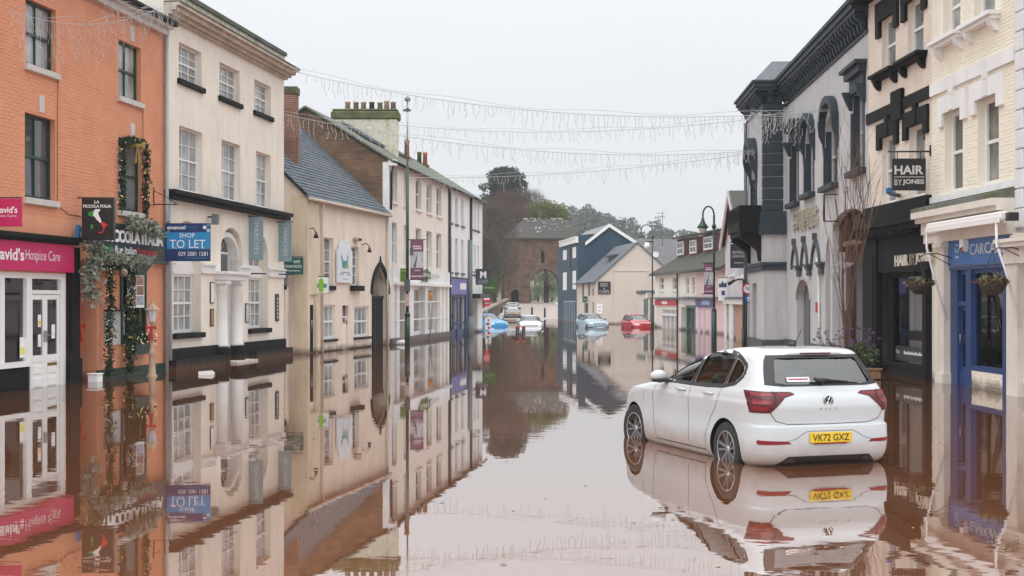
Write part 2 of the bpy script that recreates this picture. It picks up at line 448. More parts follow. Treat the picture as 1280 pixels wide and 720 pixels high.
# ------------------------------------------------------------------ palette
M_orange = mat('orange_masonry_paint', (.66, .29, .165), .75, .07, 1.5, .25, 60, .3, (.56, .24, .14))
M_cream = mat('cream_render', (.80, .73, .635), .8, .05, 1.2, .12, 40, .55, (.56, .48, .39))
M_tan = mat('tan_render', (.79, .685, .58), .85, .06, 1.2, .15, 40, .55, (.5, .41, .32))
M_ivory = mat('ivory_render', (.76, .71, .64), .85, .05, 1.3, .1, 40, .5, (.5, .45, .39))
M_white = mat('white_render', (.76, .76, .75), .85, .05, 1.3, .1, 40, .45, (.52, .51, .48))
M_wpaint = mat('white_gloss_paint', (.78, .78, .77), .35, .03, 3, 0, 30, .1, (.6, .6, .57))
M_grey = mat('grey_render', (.50, .50, .505), .85, .06, 1.2, .15, 30, .65, (.32, .30, .28))
M_slate_p = mat('dark_slate_blue_paint', (.028, .042, .055), .6, .15, 3, .1, 20, .3, (.06, .072, .08), spec=.3)
M_peach = mat('peach_masonry_paint', (.75, .665, .575), .8, .05, 1.5, .15, 50, .25, (.55, .4, .3))
M_butter = mat('buttercream_masonry_paint', (.82, .765, .64), .8, .04, 1.5, .15, 50, .2, (.6, .5, .36))
M_black = mat('black_paint', (.010, .010, .011), .65, .25, 4, .08, 25, .25, (.03, .027, .025), spec=.1)
M_bplinth = mat('black_plinth_paint', (.013, .013, .014), .7, .25, 3, .15, 20, .4, (.045, .038, .033), spec=.12)
M_stone = mat('pale_stone', (.56, .52, .49), .85, .1, 4, .2, 40, .4, (.3, .28, .25))
M_lead = mat('lead_grey', (.09, .1, .115), .55, .2, 3, .15, 20)
M_green_dk = mat('dark_green_paint', (.012, .045, .03), .4, .15, 4)
M_greenpost = mat('green_post_paint', (.014, .04, .034), .4, .15, 4)
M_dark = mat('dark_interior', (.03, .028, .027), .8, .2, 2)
M_interior = mat('shop_interior_plaster', (.5, .48, .45), .8, .1, 1)
M_wood = mat('wood', (.20, .105, .05), .6, .25, 6)
M_iron = mat('black_iron', (.016, .016, .017), .4, 0)
M_metal = mat('galvanised_metal', (.35, .36, .37), .4, .1, 6, metal=.8)
M_pipe_g = mat('grey_pipe', (.36, .36, .36), .5, .1, 4)
M_pipe_w = mat('cream_pipe', (.62, .52, .42), .5, .1, 4)
M_slate = mossy('slate_roof', (.10, .118, .135), (.055, .065, .035), .12)
M_slate_moss = mossy('mossy_slate_roof', (.12, .125, .12), (.10, .112, .065), .6)
M_tile_moss = mossy('mossy_tile_roof', (.048, .043, .039), (.04, .044, .022), .5, scale=.5)
M_slate_tex = brickmat('slate_courses', (.10, .115, .13), (.13, .145, .155), (.05, .055, .06), .28, .2, .012, .6, .2, (58, 0, 0), .8)
M_rubble = brickmat('brown_rubble_stone', (.185, .108, .063), (.115, .066, .041), (.155, .105, .07), .34, .13, .02, .95, .35, (90, 0, 90))
M_gate = brickmat('gatehouse_sandstone', (.165, .092, .058), (.092, .052, .036), (.115, .072, .05), .5, .24, .03, .95, .4)
M_redbrick = brickmat('red_brick', (.25, .085, .05), (.16, .06, .04), (.24, .19, .15), .225, .075, .012, .9, .35)
M_chimw = mossy('stained_chimney_render', (.60, .58, .47), (.20, .185, .10), .22, scale=1.6)
M_moss = mossy('moss', (.12, .13, .05), (.06, .055, .03), .5)
M_terra = mat('terracotta', (.42, .15, .075), .8, .2, 5)
M_buff = mat('buff_clay', (.45, .31, .21), .8, .2, 5)
M_navy = mat('navy_render', (.018, .053, .085), .7, .1, 1, .1, 30, .2, (.03, .07, .1))
M_chip = mat('pinkish_beige_render', (.57, .51, .455), .85, .04, .7, .1, 30, .3, (.52, .42, .33))
M_pane = mat('window_glass', (.06, .067, .07), .03, .3, .6, spec=.9)
M_pane_l = mat('window_glass_net_curtain', (.30, .305, .305), .05, .5, 1.2, spec=.9)
M_pane_d = mat('window_glass_dark', (.02, .022, .024), .03, .3, .6, spec=.8)
M_pane2 = mat('window_glass_blue_grey', (.16, .175, .185), .03, .6, .9, spec=.9); M_pane3 = mat('window_glass_half_curtained', (.15, .145, .135), .04, .9, 1.6, spec=.9)
PANE_VAR += [M_pane, M_pane2, M_pane3, M_pane]
M_shopglass = glassmat('shop_glass', (.92, .94, .94), ior=1.75)
M_wlet = mat('white_lettering', (.82, .82, .82), .5, 0)
M_magenta = mat('magenta_board', (.50, .006, .10), .35, .05, 1)
M_red = mat('red_paint', (.50, .018, .022), .45, .08, 3)
M_blue = mat('royal_blue_paint', (.016, .048, .16), .4, .12, 2)
M_fasblue = mat('fascia_blue', (.035, .13, .36), .4, .06, 1)
M_purple = mat('purple_banner', (.17, .06, .12), .6, .05, 2)
M_teal = mat('teal_grey_banner', (.19, .28, .30), .6, .04, 3)
M_signgreen = mat('leaf_green_board', (.10, .19, .015), .5, .06, 2)
M_signdk = mat('charcoal_board', (.035, .04, .045), .5, .1, 2)
M_vetgreen = mat('bottle_green_board', (.008, .10, .075), .45, .06, 2)
M_silver = mat('silver_grey', (.5, .5, .5), .45, .1, 3)

# ------------------------------------------------------------------ the setting: ground, road, flood water
def ground_z(Y):
    P = [(-200, -.1), (0, -.12), (15, -.18), (50, -.42), (80, -.62), (98, -.6), (112, -.32), (128, .0), (150, .85), (166, 1.45), (185, 1.55), (330, 1.6), (380, 6), (440, 21), (480, 24), (520, 21), (700, 15), (2500, 15)]
    for (a, b), (c, d) in zip(P, P[1:]):
        if a <= Y <= c:
            return b + (d - b) * (Y - a) / (c - a)
    return P[-1][1]
ys = [-200, -60, 0, 15, 30, 50, 80, 98, 105, 112, 120, 128, 135, 142, 150, 158, 166, 185, 240, 330, 355, 380, 410, 440, 480, 520, 700, 2500]
xs = [-2500, -400, -200, -120, -60, -30, -12, 0, 12, 30, 60, 120, 200, 300, 420, 2500]
b = MB()
def hill_fall(x, Y):
    z = ground_z(Y)
    if Y > 340 and x > 0: z = 1.6 + (z - 1.6) * (1 - .34 * min(1, x / 200))
    return z
vs = [(x, y, hill_fall(x, y)) for y in ys for x in xs]; n = len(xs)
b.add(vs, [(j * n + i, j * n + i + 1, (j + 1) * n + i + 1, (j + 1) * n + i) for j in range(len(ys) - 1) for i in range(n - 1)], True)
M_ground = mat('wet_silt_ground', (.11, .085, .06), .7, .3, .5, .3, 3)
b.build('ground', M_ground, kind='structure')
M_road = mat('wet_pale_paving', (.36, .30, .265), .55, .14, .6, .25, 8, .4, (.2, .14, .105))
b = MB(); w = []
for y in range(60, 186, 3):
    k = (y - 60) / 125; cx = 4.2 - 1.6 * k; hw = 7.5 - 3.6 * k
    w += [(cx - hw, y, ground_z(y) + .02), (cx + hw, y, ground_z(y) + .02)]
b.add(w, [(2 * i, 2 * i + 1, 2 * i + 3, 2 * i + 2) for i in range(len(w) // 2 - 1)], True)
b.build('road', M_road, kind='structure')
for x0, x1 in ((-3.2, -1.6), (7.2, 9.2)):
    b = MB()
    for y in range(96, 164, 4):
        k = (y - 96) / 66.; s = -1.9 * k if x0 > 0 else 1.3 * k
        za, zb = ground_z(y) + .13, ground_z(y + 4) + .13; s2 = s + (-1.9 if x0 > 0 else 1.3) * 4 / 66.
        q = [(x0 + s, y, za), (x1 + s, y, za), (x1 + s2, y + 4, zb), (x0 + s2, y + 4, zb)]
        b.poly(q); b.quad(*[(p[0], p[1], p[2] - .13 * t) for p, t in ((q[0], 0), (q[0], 1), (q[3], 1), (q[3], 0))]); b.quad(*[(p[0], p[1], p[2] - .13 * t) for p, t in ((q[1], 1), (q[1], 0), (q[2], 0), (q[2], 1))])
    b.build('pavement', M_stone, kind='structure')

# brown flood water
M_water = bpy.data.materials.new('silty_flood_water'); M_water.use_nodes = True
n, l = M_water.node_tree.nodes, M_water.node_tree.links
n.clear(); wo_ = n.new('ShaderNodeOutputMaterial'); wmix = n.new('ShaderNodeMixShader'); wd = n.new('ShaderNodeBsdfDiffuse'); wd.inputs[0].default_value = (.25, .092, .036, 1); p = n.new('ShaderNodeBsdfGlossy'); p.inputs['Roughness'].default_value = .012
lw = n.new('ShaderNodeLayerWeight'); lw.inputs[0].default_value = .5; fp = n.new('ShaderNodeMath'); fp.operation = 'POWER'; fp.inputs[1].default_value = 1.55; l.new(lw.outputs['Facing'], fp.inputs[0])
l.new(fp.outputs[0], wmix.inputs[0]); l.new(wd.outputs[0], wmix.inputs[1]); l.new(p.outputs[0], wmix.inputs[2]); l.new(wmix.outputs[0], wo_.inputs[0])
t = n.new('ShaderNodeTexCoord')
def wave(scale, rot, detail):
    mp = n.new('ShaderNodeMapping'); mp.inputs['Scale'].default_value = scale; mp.inputs['Rotation'].default_value = (0, 0, R(rot)); l.new(t.outputs['Object'], mp.inputs[0])
    a = n.new('ShaderNodeTexNoise'); a.inputs['Scale'].default_value = 1; a.inputs['Detail'].default_value = detail; a.inputs['Distortion'].default_value = .4; l.new(mp.outputs[0], a.inputs[0]); return a
a1 = wave((.9, 1.6, 1), 12, 2); a2 = wave((3.2, 5.5, 1), -10, 2); a3 = wave((.10, .07, 1), 20, 3)
g = n.new('ShaderNodeMapRange'); l.new(a3.outputs[0], g.inputs[0]); g.inputs[1].default_value = .42; g.inputs[2].default_value = .62; g.inputs[3].default_value = .25; g.inputs[4].default_value = 1.0
s1 = n.new('ShaderNodeMath'); s1.operation = 'MULTIPLY'; s1.inputs[1].default_value = .32; l.new(a2.outputs[0], s1.inputs[0])
s2 = n.new('ShaderNodeMath'); s2.operation = 'ADD'; l.new(a1.outputs[0], s2.inputs[0]); l.new(s1.outputs[0], s2.inputs[1])
s3 = n.new('ShaderNodeMath'); s3.operation = 'MULTIPLY'; l.new(s2.outputs[0], s3.inputs[0]); l.new(g.outputs[0], s3.inputs[1])
q = n.new('ShaderNodeBump'); q.inputs['Strength'].default_value = 1; q.inputs['Distance'].default_value = .0021
l.new(s3.outputs[0], q.inputs['Height']); l.new(q.outputs[0], p.inputs['Normal'])
MB().quad((-90, -60, 0), (90, -60, 0), (90, 140, 0), (-90, 140, 0)).build('flood_water', M_water, kind='structure')

# ------------------------------------------------------------------ LEFT SIDE
# --- orange painted brick building, two shops below
F1 = Frame(LP(14, -150), LP(14, 205)); B1 = F1.root('orange_brick_building', 'orange painted brick building with dark green sash windows over two shops', 'building', 'terraced buildings along the left side')
u = F1.u; L1 = F1.L
o_w = [op(u(32), u(70), 6.74, 8.12), op(u(148), u(176), 6.74, 8.12), op(u(31), u(69), 3.97, 5.74), op(u(148), u(178), 4.0, 5.76)]
uw2 = u(32) - (u(148) - u(32)); o_far = [op(uw2 - .0, uw2 + 1.25, 6.74, 8.12), op(uw2, uw2 + 1.25, 3.97, 5.74)]
o_shop = [op(u(-110), u(82), -.8, 2.42, .35), op(u(98), u(121), -.8, 2.75, .8), op(u(151), u(180), .78, 2.45, .14)]
ops1 = o_w + o_far + o_shop
facade(B1, L1, -.8, 8.9, ops1, M_orange, 9)
for k, o in enumerate(o_w + o_far):
    window(B1, o['u0'], o['u1'], o['z0'], o['z1'], .15, M_green_dk, M_pane_l if k in (0, 1) else M_pane, 2, 2, .06, .025, M_stone, sillh=.13)
for px in (50, 164, -66):
    for z in (5.82, 8.2):
        if px == 50 or px == 164 or True:
            uu = (u(px) if px > 0 else uw2 + .6) + .05
            b = MB(); b.prism([(uu - .09, z), (uu + .09, z), (uu + .13, z + .36), (uu - .13, z + .36)], -.02, .02); b.build('keystone', M_stone, B1)
bricks(B1, L1, 2.9, 8.72, ops1, M_orange, (u(-25), L1 - .02), (3.65, 8.7), mpart=mat('orange_brick_paint', (.68, .295, .162), .75, .06, 1.5, .25, 60), key=lambda c: (c[0] - u(8)) ** 2 + (c[2] - 5) ** 2 * .3 + (1e6 if c[0] < u(2) else 0))
bricks(B1, L1, 0, 3, ops1, M_orange, (u(121), L1 - .02), (.4, 2.7), npart=0)
b = MB(); b.box(-.05, L1 + .03, -.14, .02, 8.72, 8.88); b.box(-.05, L1 + .05, -.26, .02, 8.88, 8.97); b.build('cornice', M_stone, B1)
b = MB(); b.tube([(-.1, -.3, 9.03), (L1 + .1, -.3, 9.03)], .085, 8); b.box(-.1, L1 + .05, -.3, 0, 9.0, 9.06); b.build('gutter', M_black, B1)
gable_roof(B1, L1, 9, 9.06, 11.2, M_slate_tex, .1)
b = MB(); b.box(u(121), L1, -.05, .02, -.8, .22); b.build('plinth', M_green_dk, B1)
b = MB(); b.tube([(L1 - .03, -.09, 9), (L1 - .03, -.09, -.6)], .055, 8); b.build('downpipe', M_pipe_g, B1)
b = MB(); b.tube([(u(72), -.02, 6.7), (u(71), -.02, 5.9), (u(71), -.02, 3.9), (u(85), -.02, 3.75), (u(140), -.02, 3.72)], .012, 5); b.tube([(u(178), -.02, 6.8), (u(178), -.02, 3.7)], .012, 5); b.build('cable', mat('cable_orange', (.42, .16, .08), .6, 0), B1)
# hospice shopfront
us0, us1 = u(-110), u(82)
b = MB(); b.box(us0, u(37.5), .02, .34, -.8, .46); b.build('stall_riser', M_black, B1)
b = MB(); b.box(us0, u(37.5), -.03, .2, .47, .58)
for a, c in ((-112, -108), (-58, -54), (0.5, 6), (33.5, 40)): b.box(u(a), u(c), .0, .15, .58, 2.30)
b.box(us0, us1, .0, .15, 2.30, 2.42); b.box(u(76.5), us1, 0, .15, -.8, 2.30); b.box(u(40), u(76.5), .02, .13, 1.98, 2.06)
sf = b.build('shopfront_frame', M_wpaint, B1)
for a, c in ((-108, -58), (-54, .5), (6, 33.5)): pane_mesh(u(a), u(c), .58, 2.30, .08).build('pane', M_shopglass, sf)
pane_mesh(u(40), u(76.5), 2.06, 2.3, .08).build('pane', M_shopglass, sf)
ua, ub = u(40), u(76.5); um = (ua + ub) / 2
for k, (a, c) in enumerate(((ua + .01, um - .004), (um + .004, ub - .01))):
    b = MB(); b.box(a, a + .09, .04, .09, -.7, 1.97); b.box(c - .09, c, .04, .09, -.7, 1.97); b.box(a + .09, c - .09, .04, .09, 1.86, 1.97); b.box(a + .09, c - .09, .04, .09, .54, .68); b.box(a + .09, c - .09, .055, .08, -.7, .54)
    for z in (.02, .28): b.bevbox(a + .13, c - .13, .04, .06, z, z + .19, .015)
    dr = b.build('door', M_wpaint, B1)
    pane_mesh(a + .09, c - .09, .68, 1.86, .06).build('pane', M_shopglass, dr)
    b = MB(); b.box((c - .06) if k == 0 else a + .03, (c - .03) if k == 0 else a + .06, .015, .04, .95, 1.2); b.tube([((c - .045) if k == 0 else a + .045, .0, 1.1), ((c - .14) if k == 0 else a + .14, .0, 1.1)], .012, 6); b.build('handle', M_metal, dr)
    if k: MB().box(a + .12, c - .12, .035, .056, .44, .50).build('letterbox', mat('brass', (.3, .2, .08), .4, 0, metal=.9), dr)
# room behind the glass
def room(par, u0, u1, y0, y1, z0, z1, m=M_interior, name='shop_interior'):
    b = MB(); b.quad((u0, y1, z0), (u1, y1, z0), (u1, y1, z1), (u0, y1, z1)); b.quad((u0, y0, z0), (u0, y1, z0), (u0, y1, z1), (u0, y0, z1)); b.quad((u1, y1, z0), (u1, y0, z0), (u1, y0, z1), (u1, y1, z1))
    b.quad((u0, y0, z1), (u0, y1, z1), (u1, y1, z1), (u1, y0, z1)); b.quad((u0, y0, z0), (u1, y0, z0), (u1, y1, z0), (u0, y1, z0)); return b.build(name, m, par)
room(B1, us0, us1, .36, 3.6, -.1, 2.44)
def framed_thing(F, uu, o, z, name, label, cat, group=None):
    p = F.pt(uu, o, z); return thing(name, label, cat, tuple(p), F.a, group)
t = framed_thing(F1, u(5, -.42), -.42, .1, 'display_shelf', 'wooden bookcase of books inside the charity shop window', 'shelf')
b = MB()
for x in (0, 1.2): b.box(x, x + .04, 0, .3, 0, 2.0)
b.build('side_panel', M_wood, t)
for k in range(6): MB().box(.04, 1.2, 0, .3, .05 + k * .36, .08 + k * .36).build('shelf', M_wood, t)
BC = [mat('book_cover', c, .6, 0) if i == 0 else mat('book_cover_%s' % nm, c, .6, 0) for i, (nm, c) in enumerate((('red', (.4, .05, .04)), ('blue', (.03, .12, .4)), ('white', (.6, .58, .54)), ('green', (.06, .2, .1)), ('yellow', (.5, .35, .05)), ('violet', (.2, .06, .25))))]
for k in range(5):
    x = .06; b = MB()
    while x < 1.14:
        w = rnd.uniform(.025, .06); b.m = rnd.randrange(6); b.box(x, x + w, .02, .2, .085 + k * .36, .085 + k * .36 + rnd.uniform(.18, .29)); x += w + .003
    b.build('books', BC, t, kind='stuff')
t = framed_thing(F1, u(8, -.3), -.3, 2.12, 'bunting', 'pastel triangle bunting hung across the charity shop window', 'bunting')
b = MB(); b.tube([(0, 0, .08), (.5, 0, 0), (1.0, 0, .08)], .006, 4); b.build('string', M_wlet, t)
for k in range(7): MB().prism([(.06 + k * .13, .05 - .04 * math.sin(k / 6 * 3.1)), (.17 + k * .13, .05 - .04 * math.sin(k / 6 * 3.1)), (.115 + k * .13, -.11 - .04 * math.sin(k / 6 * 3.1))], 0, .003).build('pennant', BC[(k * 2 + 1) % 6] if k % 2 else mat('pale_mint_cloth', (.4, .62, .55), .8, 0), t)
for (px, z, w, h, c, lab) in ((27.5, .66, .2, .42, (.75, .72, .1), 'yellow and white notice in the lower corner of the charity shop window'), (50, 1.28, .13, .26, (.85, .5, .05), 'amber and white notice on the left leaf of the charity shop door'), (50, .86, .14, .26, (.75, .75, .75), 'white paper on the left leaf of the charity shop door, lower one'), (67, 1.02, .15, .3, (.72, .72, .74), 'white opening notice on the right leaf of the charity shop door')):
    t = framed_thing(F1, u(px), -.046, z, 'notice', lab, 'notice', 'notices on the charity shop glass')
    MB().box(0, w, 0, .003, 0, h).build('sheet', M_wlet, t); MB().box(w * .1, w * .9, -.002, -.0005, h * .15, h * .5).build('print', mat('notice_print_%d' % int(px * 10 + z), c, .6, 0), t)
t = framed_thing(F1, u(45, -.5), -.5, 1.2, 'garment_rail', 'rail of floral clothes hanging behind the charity shop door', 'clothes rail')
b = MB(); b.tube([(-.1, 0, .7), (.6, 0, .7)], .012, 6); b.build('rail', M_metal, t)
for k in range(6): MB().prism([(k * .1, .66), (k * .1 + .12, .66), (k * .1 + .15, -.1), (k * .1 - .03, -.12)], .02 * k, .02 * k + .03).build('garment', mat('floral_cloth_%d' % (k % 3), ((.35, .18, .4), (.5, .3, .35), (.25, .25, .45))[k % 3], .9, .5, 14), t)
b = MB(); b.box(u(82.5), u(97), -.06, .02, -.8, 3.02); b.box(u(82.5) - .03, u(97) + .03, -.1, -.06, -.8, .55); b.box(u(84.5), u(95), -.085, -.06, .7, 2.8); b.build('pilaster', M_black, B1)
b = MB(); b.box(us0, u(90), -.26, .02, 3.12, 3.22); b.box(us0, u(90), -.18, .02, 3.06, 3.12); b.build('ledge', M_black, B1)
# hospice fascia and hanging sign
t = framed_thing(F1, us0, .13, 2.45, 'shop_fascia', 'long magenta shop fascia with white lettering over white shop windows', 'shop sign')
Lf = u(86) - us0
MB().bevbox(0, Lf, 0, .12, 0, .61, .01).build('board', M_magenta, t)
x1 = u(68) - us0; x0 = u(24.5) - us0; xd = u(-2) - us0
text(t, 'Hospice Care', x0, .17, x1 - x0, .27, M_wlet, bold=-.008); text(t, "St David's", u(-36) - us0, .2, x0 - .06 - (u(-36) - us0), .255, M_wlet, bold=.025)
t = thing('hanging_sign', 'small magenta sign projecting from the orange wall above the magenta fascia', 'sign', (F1.pt(u(-28), 0).x + .05, F1.Y(-28), 3.27))
MB().bevbox(0, .80, 0, .06, 0, .54, .01).build('board', M_magenta, t); text(t, "St David's", .1, .26, .62, .13, M_wlet, bold=.02); text(t, 'Hospice Care', .2, .17, .5, .06, M_wlet)
b = MB(); b.tube([(-.2, .03, .56), (.8, .03, .56)], .015, 6); b.build('bracket', M_iron, t)
t = framed_thing(F1, u(88), .12, 3.22, 'alarm_box', 'blue wedge alarm box on the ledge between the two shops', 'alarm')
MB().prism([(0, 0), (.26, 0), (.18, .22), (.1, .3), (.05, .2)], -.06, .03).build('housing', mat('alarm_blue', (.02, .14, .35), .4, 0), t); text(t, 'S', .1, .05, .08, .1, M_wlet, y=-.064)
# restaurant
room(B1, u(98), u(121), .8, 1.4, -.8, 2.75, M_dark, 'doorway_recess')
b = MB(); b.box(u(101), u(107), .12, .18, -.8, 2.1); b.build('red_door_panel', M_red, B1)
o = o_shop[2]
b = MB(); b.box(o['u0'] - .1, o['u1'] + .06, -.05, .02, 2.45, 2.58); b.box(u(122), o['u1'] + .06, -.06, .02, 2.58, 2.66); b.box(o['u1'] - .02, o['u1'] + .06, -.05, .06, .78, 2.45); b.box(o['u0'] - .06, o['u0'] + .02, -.05, .06, .78, 2.45); b.build('window_surround', M_green_dk, B1)
window(B1, o['u0'] + .02, o['u1'] - .02, .78, 2.45, .14, M_green_dk, M_pane_d, 2, 2)
t = framed_thing(F1, u(158), .06, 1.66, 'picture_board', 'white framed board of food photographs in the restaurant window', 'menu board')
bw_ = u(177.5) - u(158)
MB().box(0, bw_, 0, .04, 0, .80).build('panel', M_wlet, t)
for i in range(3):
    for j in range(2): MB().box(.03 + j * bw_ * .48, .03 + j * bw_ * .48 + bw_ * .44, -.006, 0, .07 + i * .245, .07 + i * .245 + .22).build('photograph', mat('food_print_%d' % ((i + j) % 3), ((.35, .22, .15), (.3, .32, .4), (.25, .12, .08))[(i + j) % 3], .4, .7, 18), t)
t = framed_thing(F1, u(130), .04, .78, 'menu_board', 'pale grey menu board on the orange wall behind the garlanded doorway', 'menu board')
MB().bevbox(0, u(149) - u(130), 0, .05, 0, .80, .008).build('panel', M_silver, t)
b = MB()
for k in range(14): b.box(.08, .62 - .2 * rnd.random(), -.003, 0, .08 + k * .05, .092 + k * .05)
b.build('print', mat('faint_print', (.38, .38, .38), .6, 0), t)
MB().box(-.02, u(149) - u(130) + .02, -.1, .05, .80, .84).build('lamp_hood', M_iron, t)
t = framed_thing(F1, u(156), .05, .52, 'window_box', 'dark green window box of greenery under the restaurant window', 'planter')
MB().prism([(0, 0), (u(179) - u(156), 0), (u(179) - u(156) + .04, .26), (-.04, .26)], -.22, 0).build('trough', M_green_dk, t)
WB = t
t = framed_thing(F1, u(118, .1), .1, 2.86, 'shop_fascia', 'dark restaurant fascia edged in green with raised white lettering', 'shop sign')
Lf = u(206.5, .1) - u(118, .1)
MB().box(0, Lf, 0, .1, 0, .74).build('board', mat('charcoal_green_board', (.016, .024, .026), .4, .1, 2), t)
b = MB(); b.box(-.03, Lf + .03, -.05, .1, .74, .81); b.box(-.03, Lf + .03, -.03, .1, -.08, 0); b.build('edging', M_green_dk, t)
xx = u(147) - u(118)
text(t, 'LA PICCOLA ITALIA', .0, .36, u(202.5, .12) - u(118, .12), .3, M_wlet, bold=.03, th=.03)
xg = u(127, .1) - u(118, .1); x1 = u(144, .1) - u(118, .1); x2 = u(171.5, .1) - u(118, .1); x3 = u(196.5, .1) - u(118, .1)
text(t, 'Family', xg, .08, x1 - xg - .05, .2, mat('sign_green', (.01, .32, .05), .5, 0), bold=.02); text(t, 'Run Italian', x1, .1, x2 - x1 - .05, .18, M_wlet, bold=.02); text(t, 'Restaurant', x2, .1, x3 - x2, .18, M_red, bold=.02)
Yk = 29.2; xk = X0 = (102 - CX) * Yk / FPX
t = thing('hanging_sign', 'black box sign with a green white and red map of Italy, on the orange wall', 'sign', (xk, Yk, H + (375 - 300) * Yk / FPX))
wk, hk = 40 * Yk / FPX, 52 * Yk / FPX
MB().bevbox(0, wk, 0, .16, 0, hk, .008).build('box', mat('sign_black', (.012, .012, .013), .35, 0), t)
text(t, 'LA', wk * .4, hk * .88, wk * .16, hk * .07, M_wlet, bold=.03); text(t, 'PICCOLA ITALIA', wk * .05, hk * .775, wk * .88, hk * .075, M_wlet, bold=.03)
def flat(parent, name, pts, m, y=-.004, w=1, h=1): MB().prism([(x * w, z * h) for x, z in pts], y, y + .003).build(name, m, parent)
G_, W_, R_ = mat('sign_green', (.01, .32, .05)), M_wlet, mat('sign_red', (.6, .03, .03), .5, 0)
flat(t, 'map_green', [(.2, .62), (.24, .68), (.3, .67), (.35, .71), (.38, .7), (.36, .6), (.37, .57), (.3, .56), (.26, .59), (.22, .58)], G_, -.004, wk, hk)
flat(t, 'map_white', [(.38, .7), (.44, .745), (.5, .74), (.58, .74), (.57, .69), (.52, .67), (.53, .61), (.6, .5), (.62, .43), (.58, .41), (.46, .5), (.4, .57), (.37, .57), (.36, .6)], W_, -.004, wk, hk)
flat(t, 'map_red', [(.62, .43), (.69, .435), (.73, .4), (.82, .36), (.81, .33), (.74, .35), (.73, .3), (.71, .25), (.66, .17), (.64, .18), (.68, .27), (.66, .33), (.62, .36), (.58, .41)], R_, -.004, wk, hk)
flat(t, 'map_red', [(.5, .2), (.62, .19), (.63, .15), (.6, .155), (.52, .18)], R_, -.004, wk, hk); flat(t, 'map_green', [(.29, .37), (.36, .38), (.35, .27), (.28, .26)], G_, -.004, wk, hk)
b = MB(); b.tube([(-.12, .08, hk + .02), (wk, .08, hk + .02)], .015, 6); b.tube([(-.12, .08, .05), (0, .08, .05)], .015, 6); b.build('bracket', M_iron, t)
# little street lantern with a red bow
lx = (190 - CX) * 32 / FPX
t = thing('lantern_post', 'short ornate sandy lantern post with a red bow outside the restaurant', 'lamp post', (lx, 32, -.3))
M_sand = mat('sandy_paint', (.42, .30, .2), .6, .15, 5)
b = MB(); b.lathe([(.14, 0), (.14, .3), (.09, .36), (.075, .8), (.10, .86), (.07, .92), (.05, 1.0), (.042, 1.55), (.06, 1.6), (.03, 1.64)], 12); b.build('post', M_sand, t)
b = MB(); b.lathe([(.07, 1.62), (.125, 1.9)], 6, smooth=False); b.build('lantern_glass', mat('frosted_glass', (.62, .63, .7), .3, 0), t)
b = MB(); b.lathe([(.19, 1.9), (.18, 1.93), (.04, 2.06), (.02, 2.12)], 6, smooth=False); b.lathe([(.08, 1.6), (.075, 1.63)], 6, smooth=False); b.build('lantern_cap', M_sand, t)
def bow(lab, loc, s=1.0, m=None):
    t = thing('bow', lab, 'bow', loc)
    b = MB()
    for sg in (1, -1):
        b.prism([(0, 0), (sg * .12 * s, .07 * s), (sg * .13 * s, -.05 * s)], -.03, .0)
        b.prism([(0, 0), (sg * .02, 0), (sg * .06 * s, -.32 * s), (sg * .015 * s, -.3 * s)], -.02, -.005)
    b.build('loops', m or M_red, t); MB().box(-.03 * s, .03 * s, -.045, .01, -.03 * s, .03 * s).build('knot', m or M_red, t); return t
bow('red ribbon bow tied to the sandy lantern post', (lx, 31.92, 1.18), 1.0)
pb = F1.pt(u(104), -.08, 1.25); bow('large red ribbon bow on the restaurant door', tuple(pb), 1.1)
p = F1.pt(u(104), .25, -.05); t = thing('crate', 'white plastic box standing in the water by the restaurant door', 'box', (p.x, p.y, -.3), F1.a)
MB().bevbox(0, .26, -.1, .15, 0, .46, .02).build('tub', M_wlet, t); MB().bevbox(-.015, .275, -.115, .165, .46, .49, .01).build('lid', M_wlet, t)

# --- cream rendered former bank
F2 = Frame(LP(14, 206.5), LP(14, 355)); B2 = F2.root('cream_bank_building', 'cream rendered three storey building with black plinth and arched white doorway', 'building', 'terraced buildings along the left side')
u = F2.u; L2 = F2.L
up = [op(u(a), u(c), 7.77, 8.76, .18) for a, c in ((223.5, 252), (274.5, 299.5), (318, 338.5))]
mid = [op(u(a), u(c), 4.79, 6.53, .18) for a, c in ((224, 253), (277, 300.5), (320, 338.5))]
gr = [op(u(217), u(251), .92, 4.0, .28, .8), op(u(276), u(303), -.8, 4.0, .45, .72), op(u(311), u(335), .92, 4.0, .28, .8)]
facade(B2, L2, -.8, 10.05, up + mid + gr, M_cream, 9)
for o in up: window(B2, o['u0'], o['u1'], o['z0'], o['z1'], .18, M_wpaint, M_pane_l, 3, 4, .055, .022, M_bplinth, sillh=.14, sillo=.12)
for o in mid: window(B2, o['u0'], o['u1'], o['z0'], o['z1'], .18, M_wpaint, M_pane_l, 3, 4, .055, .022)
for k in (0, 2):
    o = gr[k]
    window(B2, o['u0'] + .02, o['u1'] - .02, .95, 2.56, .28, M_wpaint, M_pane_l, 4, 4, .07, .024, M_bplinth, sillh=.14, sillo=.1, silld=.12)
    window(B2, o['u0'] + .02, o['u1'] - .02, 2.86, 3.98, .28, M_wpaint, M_pane_l, 3, 1, .06, .024, arch=.8, sash=False)
    b = MB(); b.box(o['u0'], o['u1'], .2, .3, 2.56, 2.86); b.build('transom', M_wpaint, B2)
o = gr[1]
b = MB(); b.box(o['u0'], o['u1'], .38, .5, -.8, 2.5); db = None
for a in (0, 1):
    w = (o['u1'] - o['u0']) / 2
    for z0_, z1_ in ((-.3, .35), (.5, 1.3), (1.45, 2.35)): b.bevbox(o['u0'] + w * a + .12, o['u0'] + w * (a + 1) - .12, .355, .385, z0_, z1_, .025)
b.build('door', M_wpaint, B2)
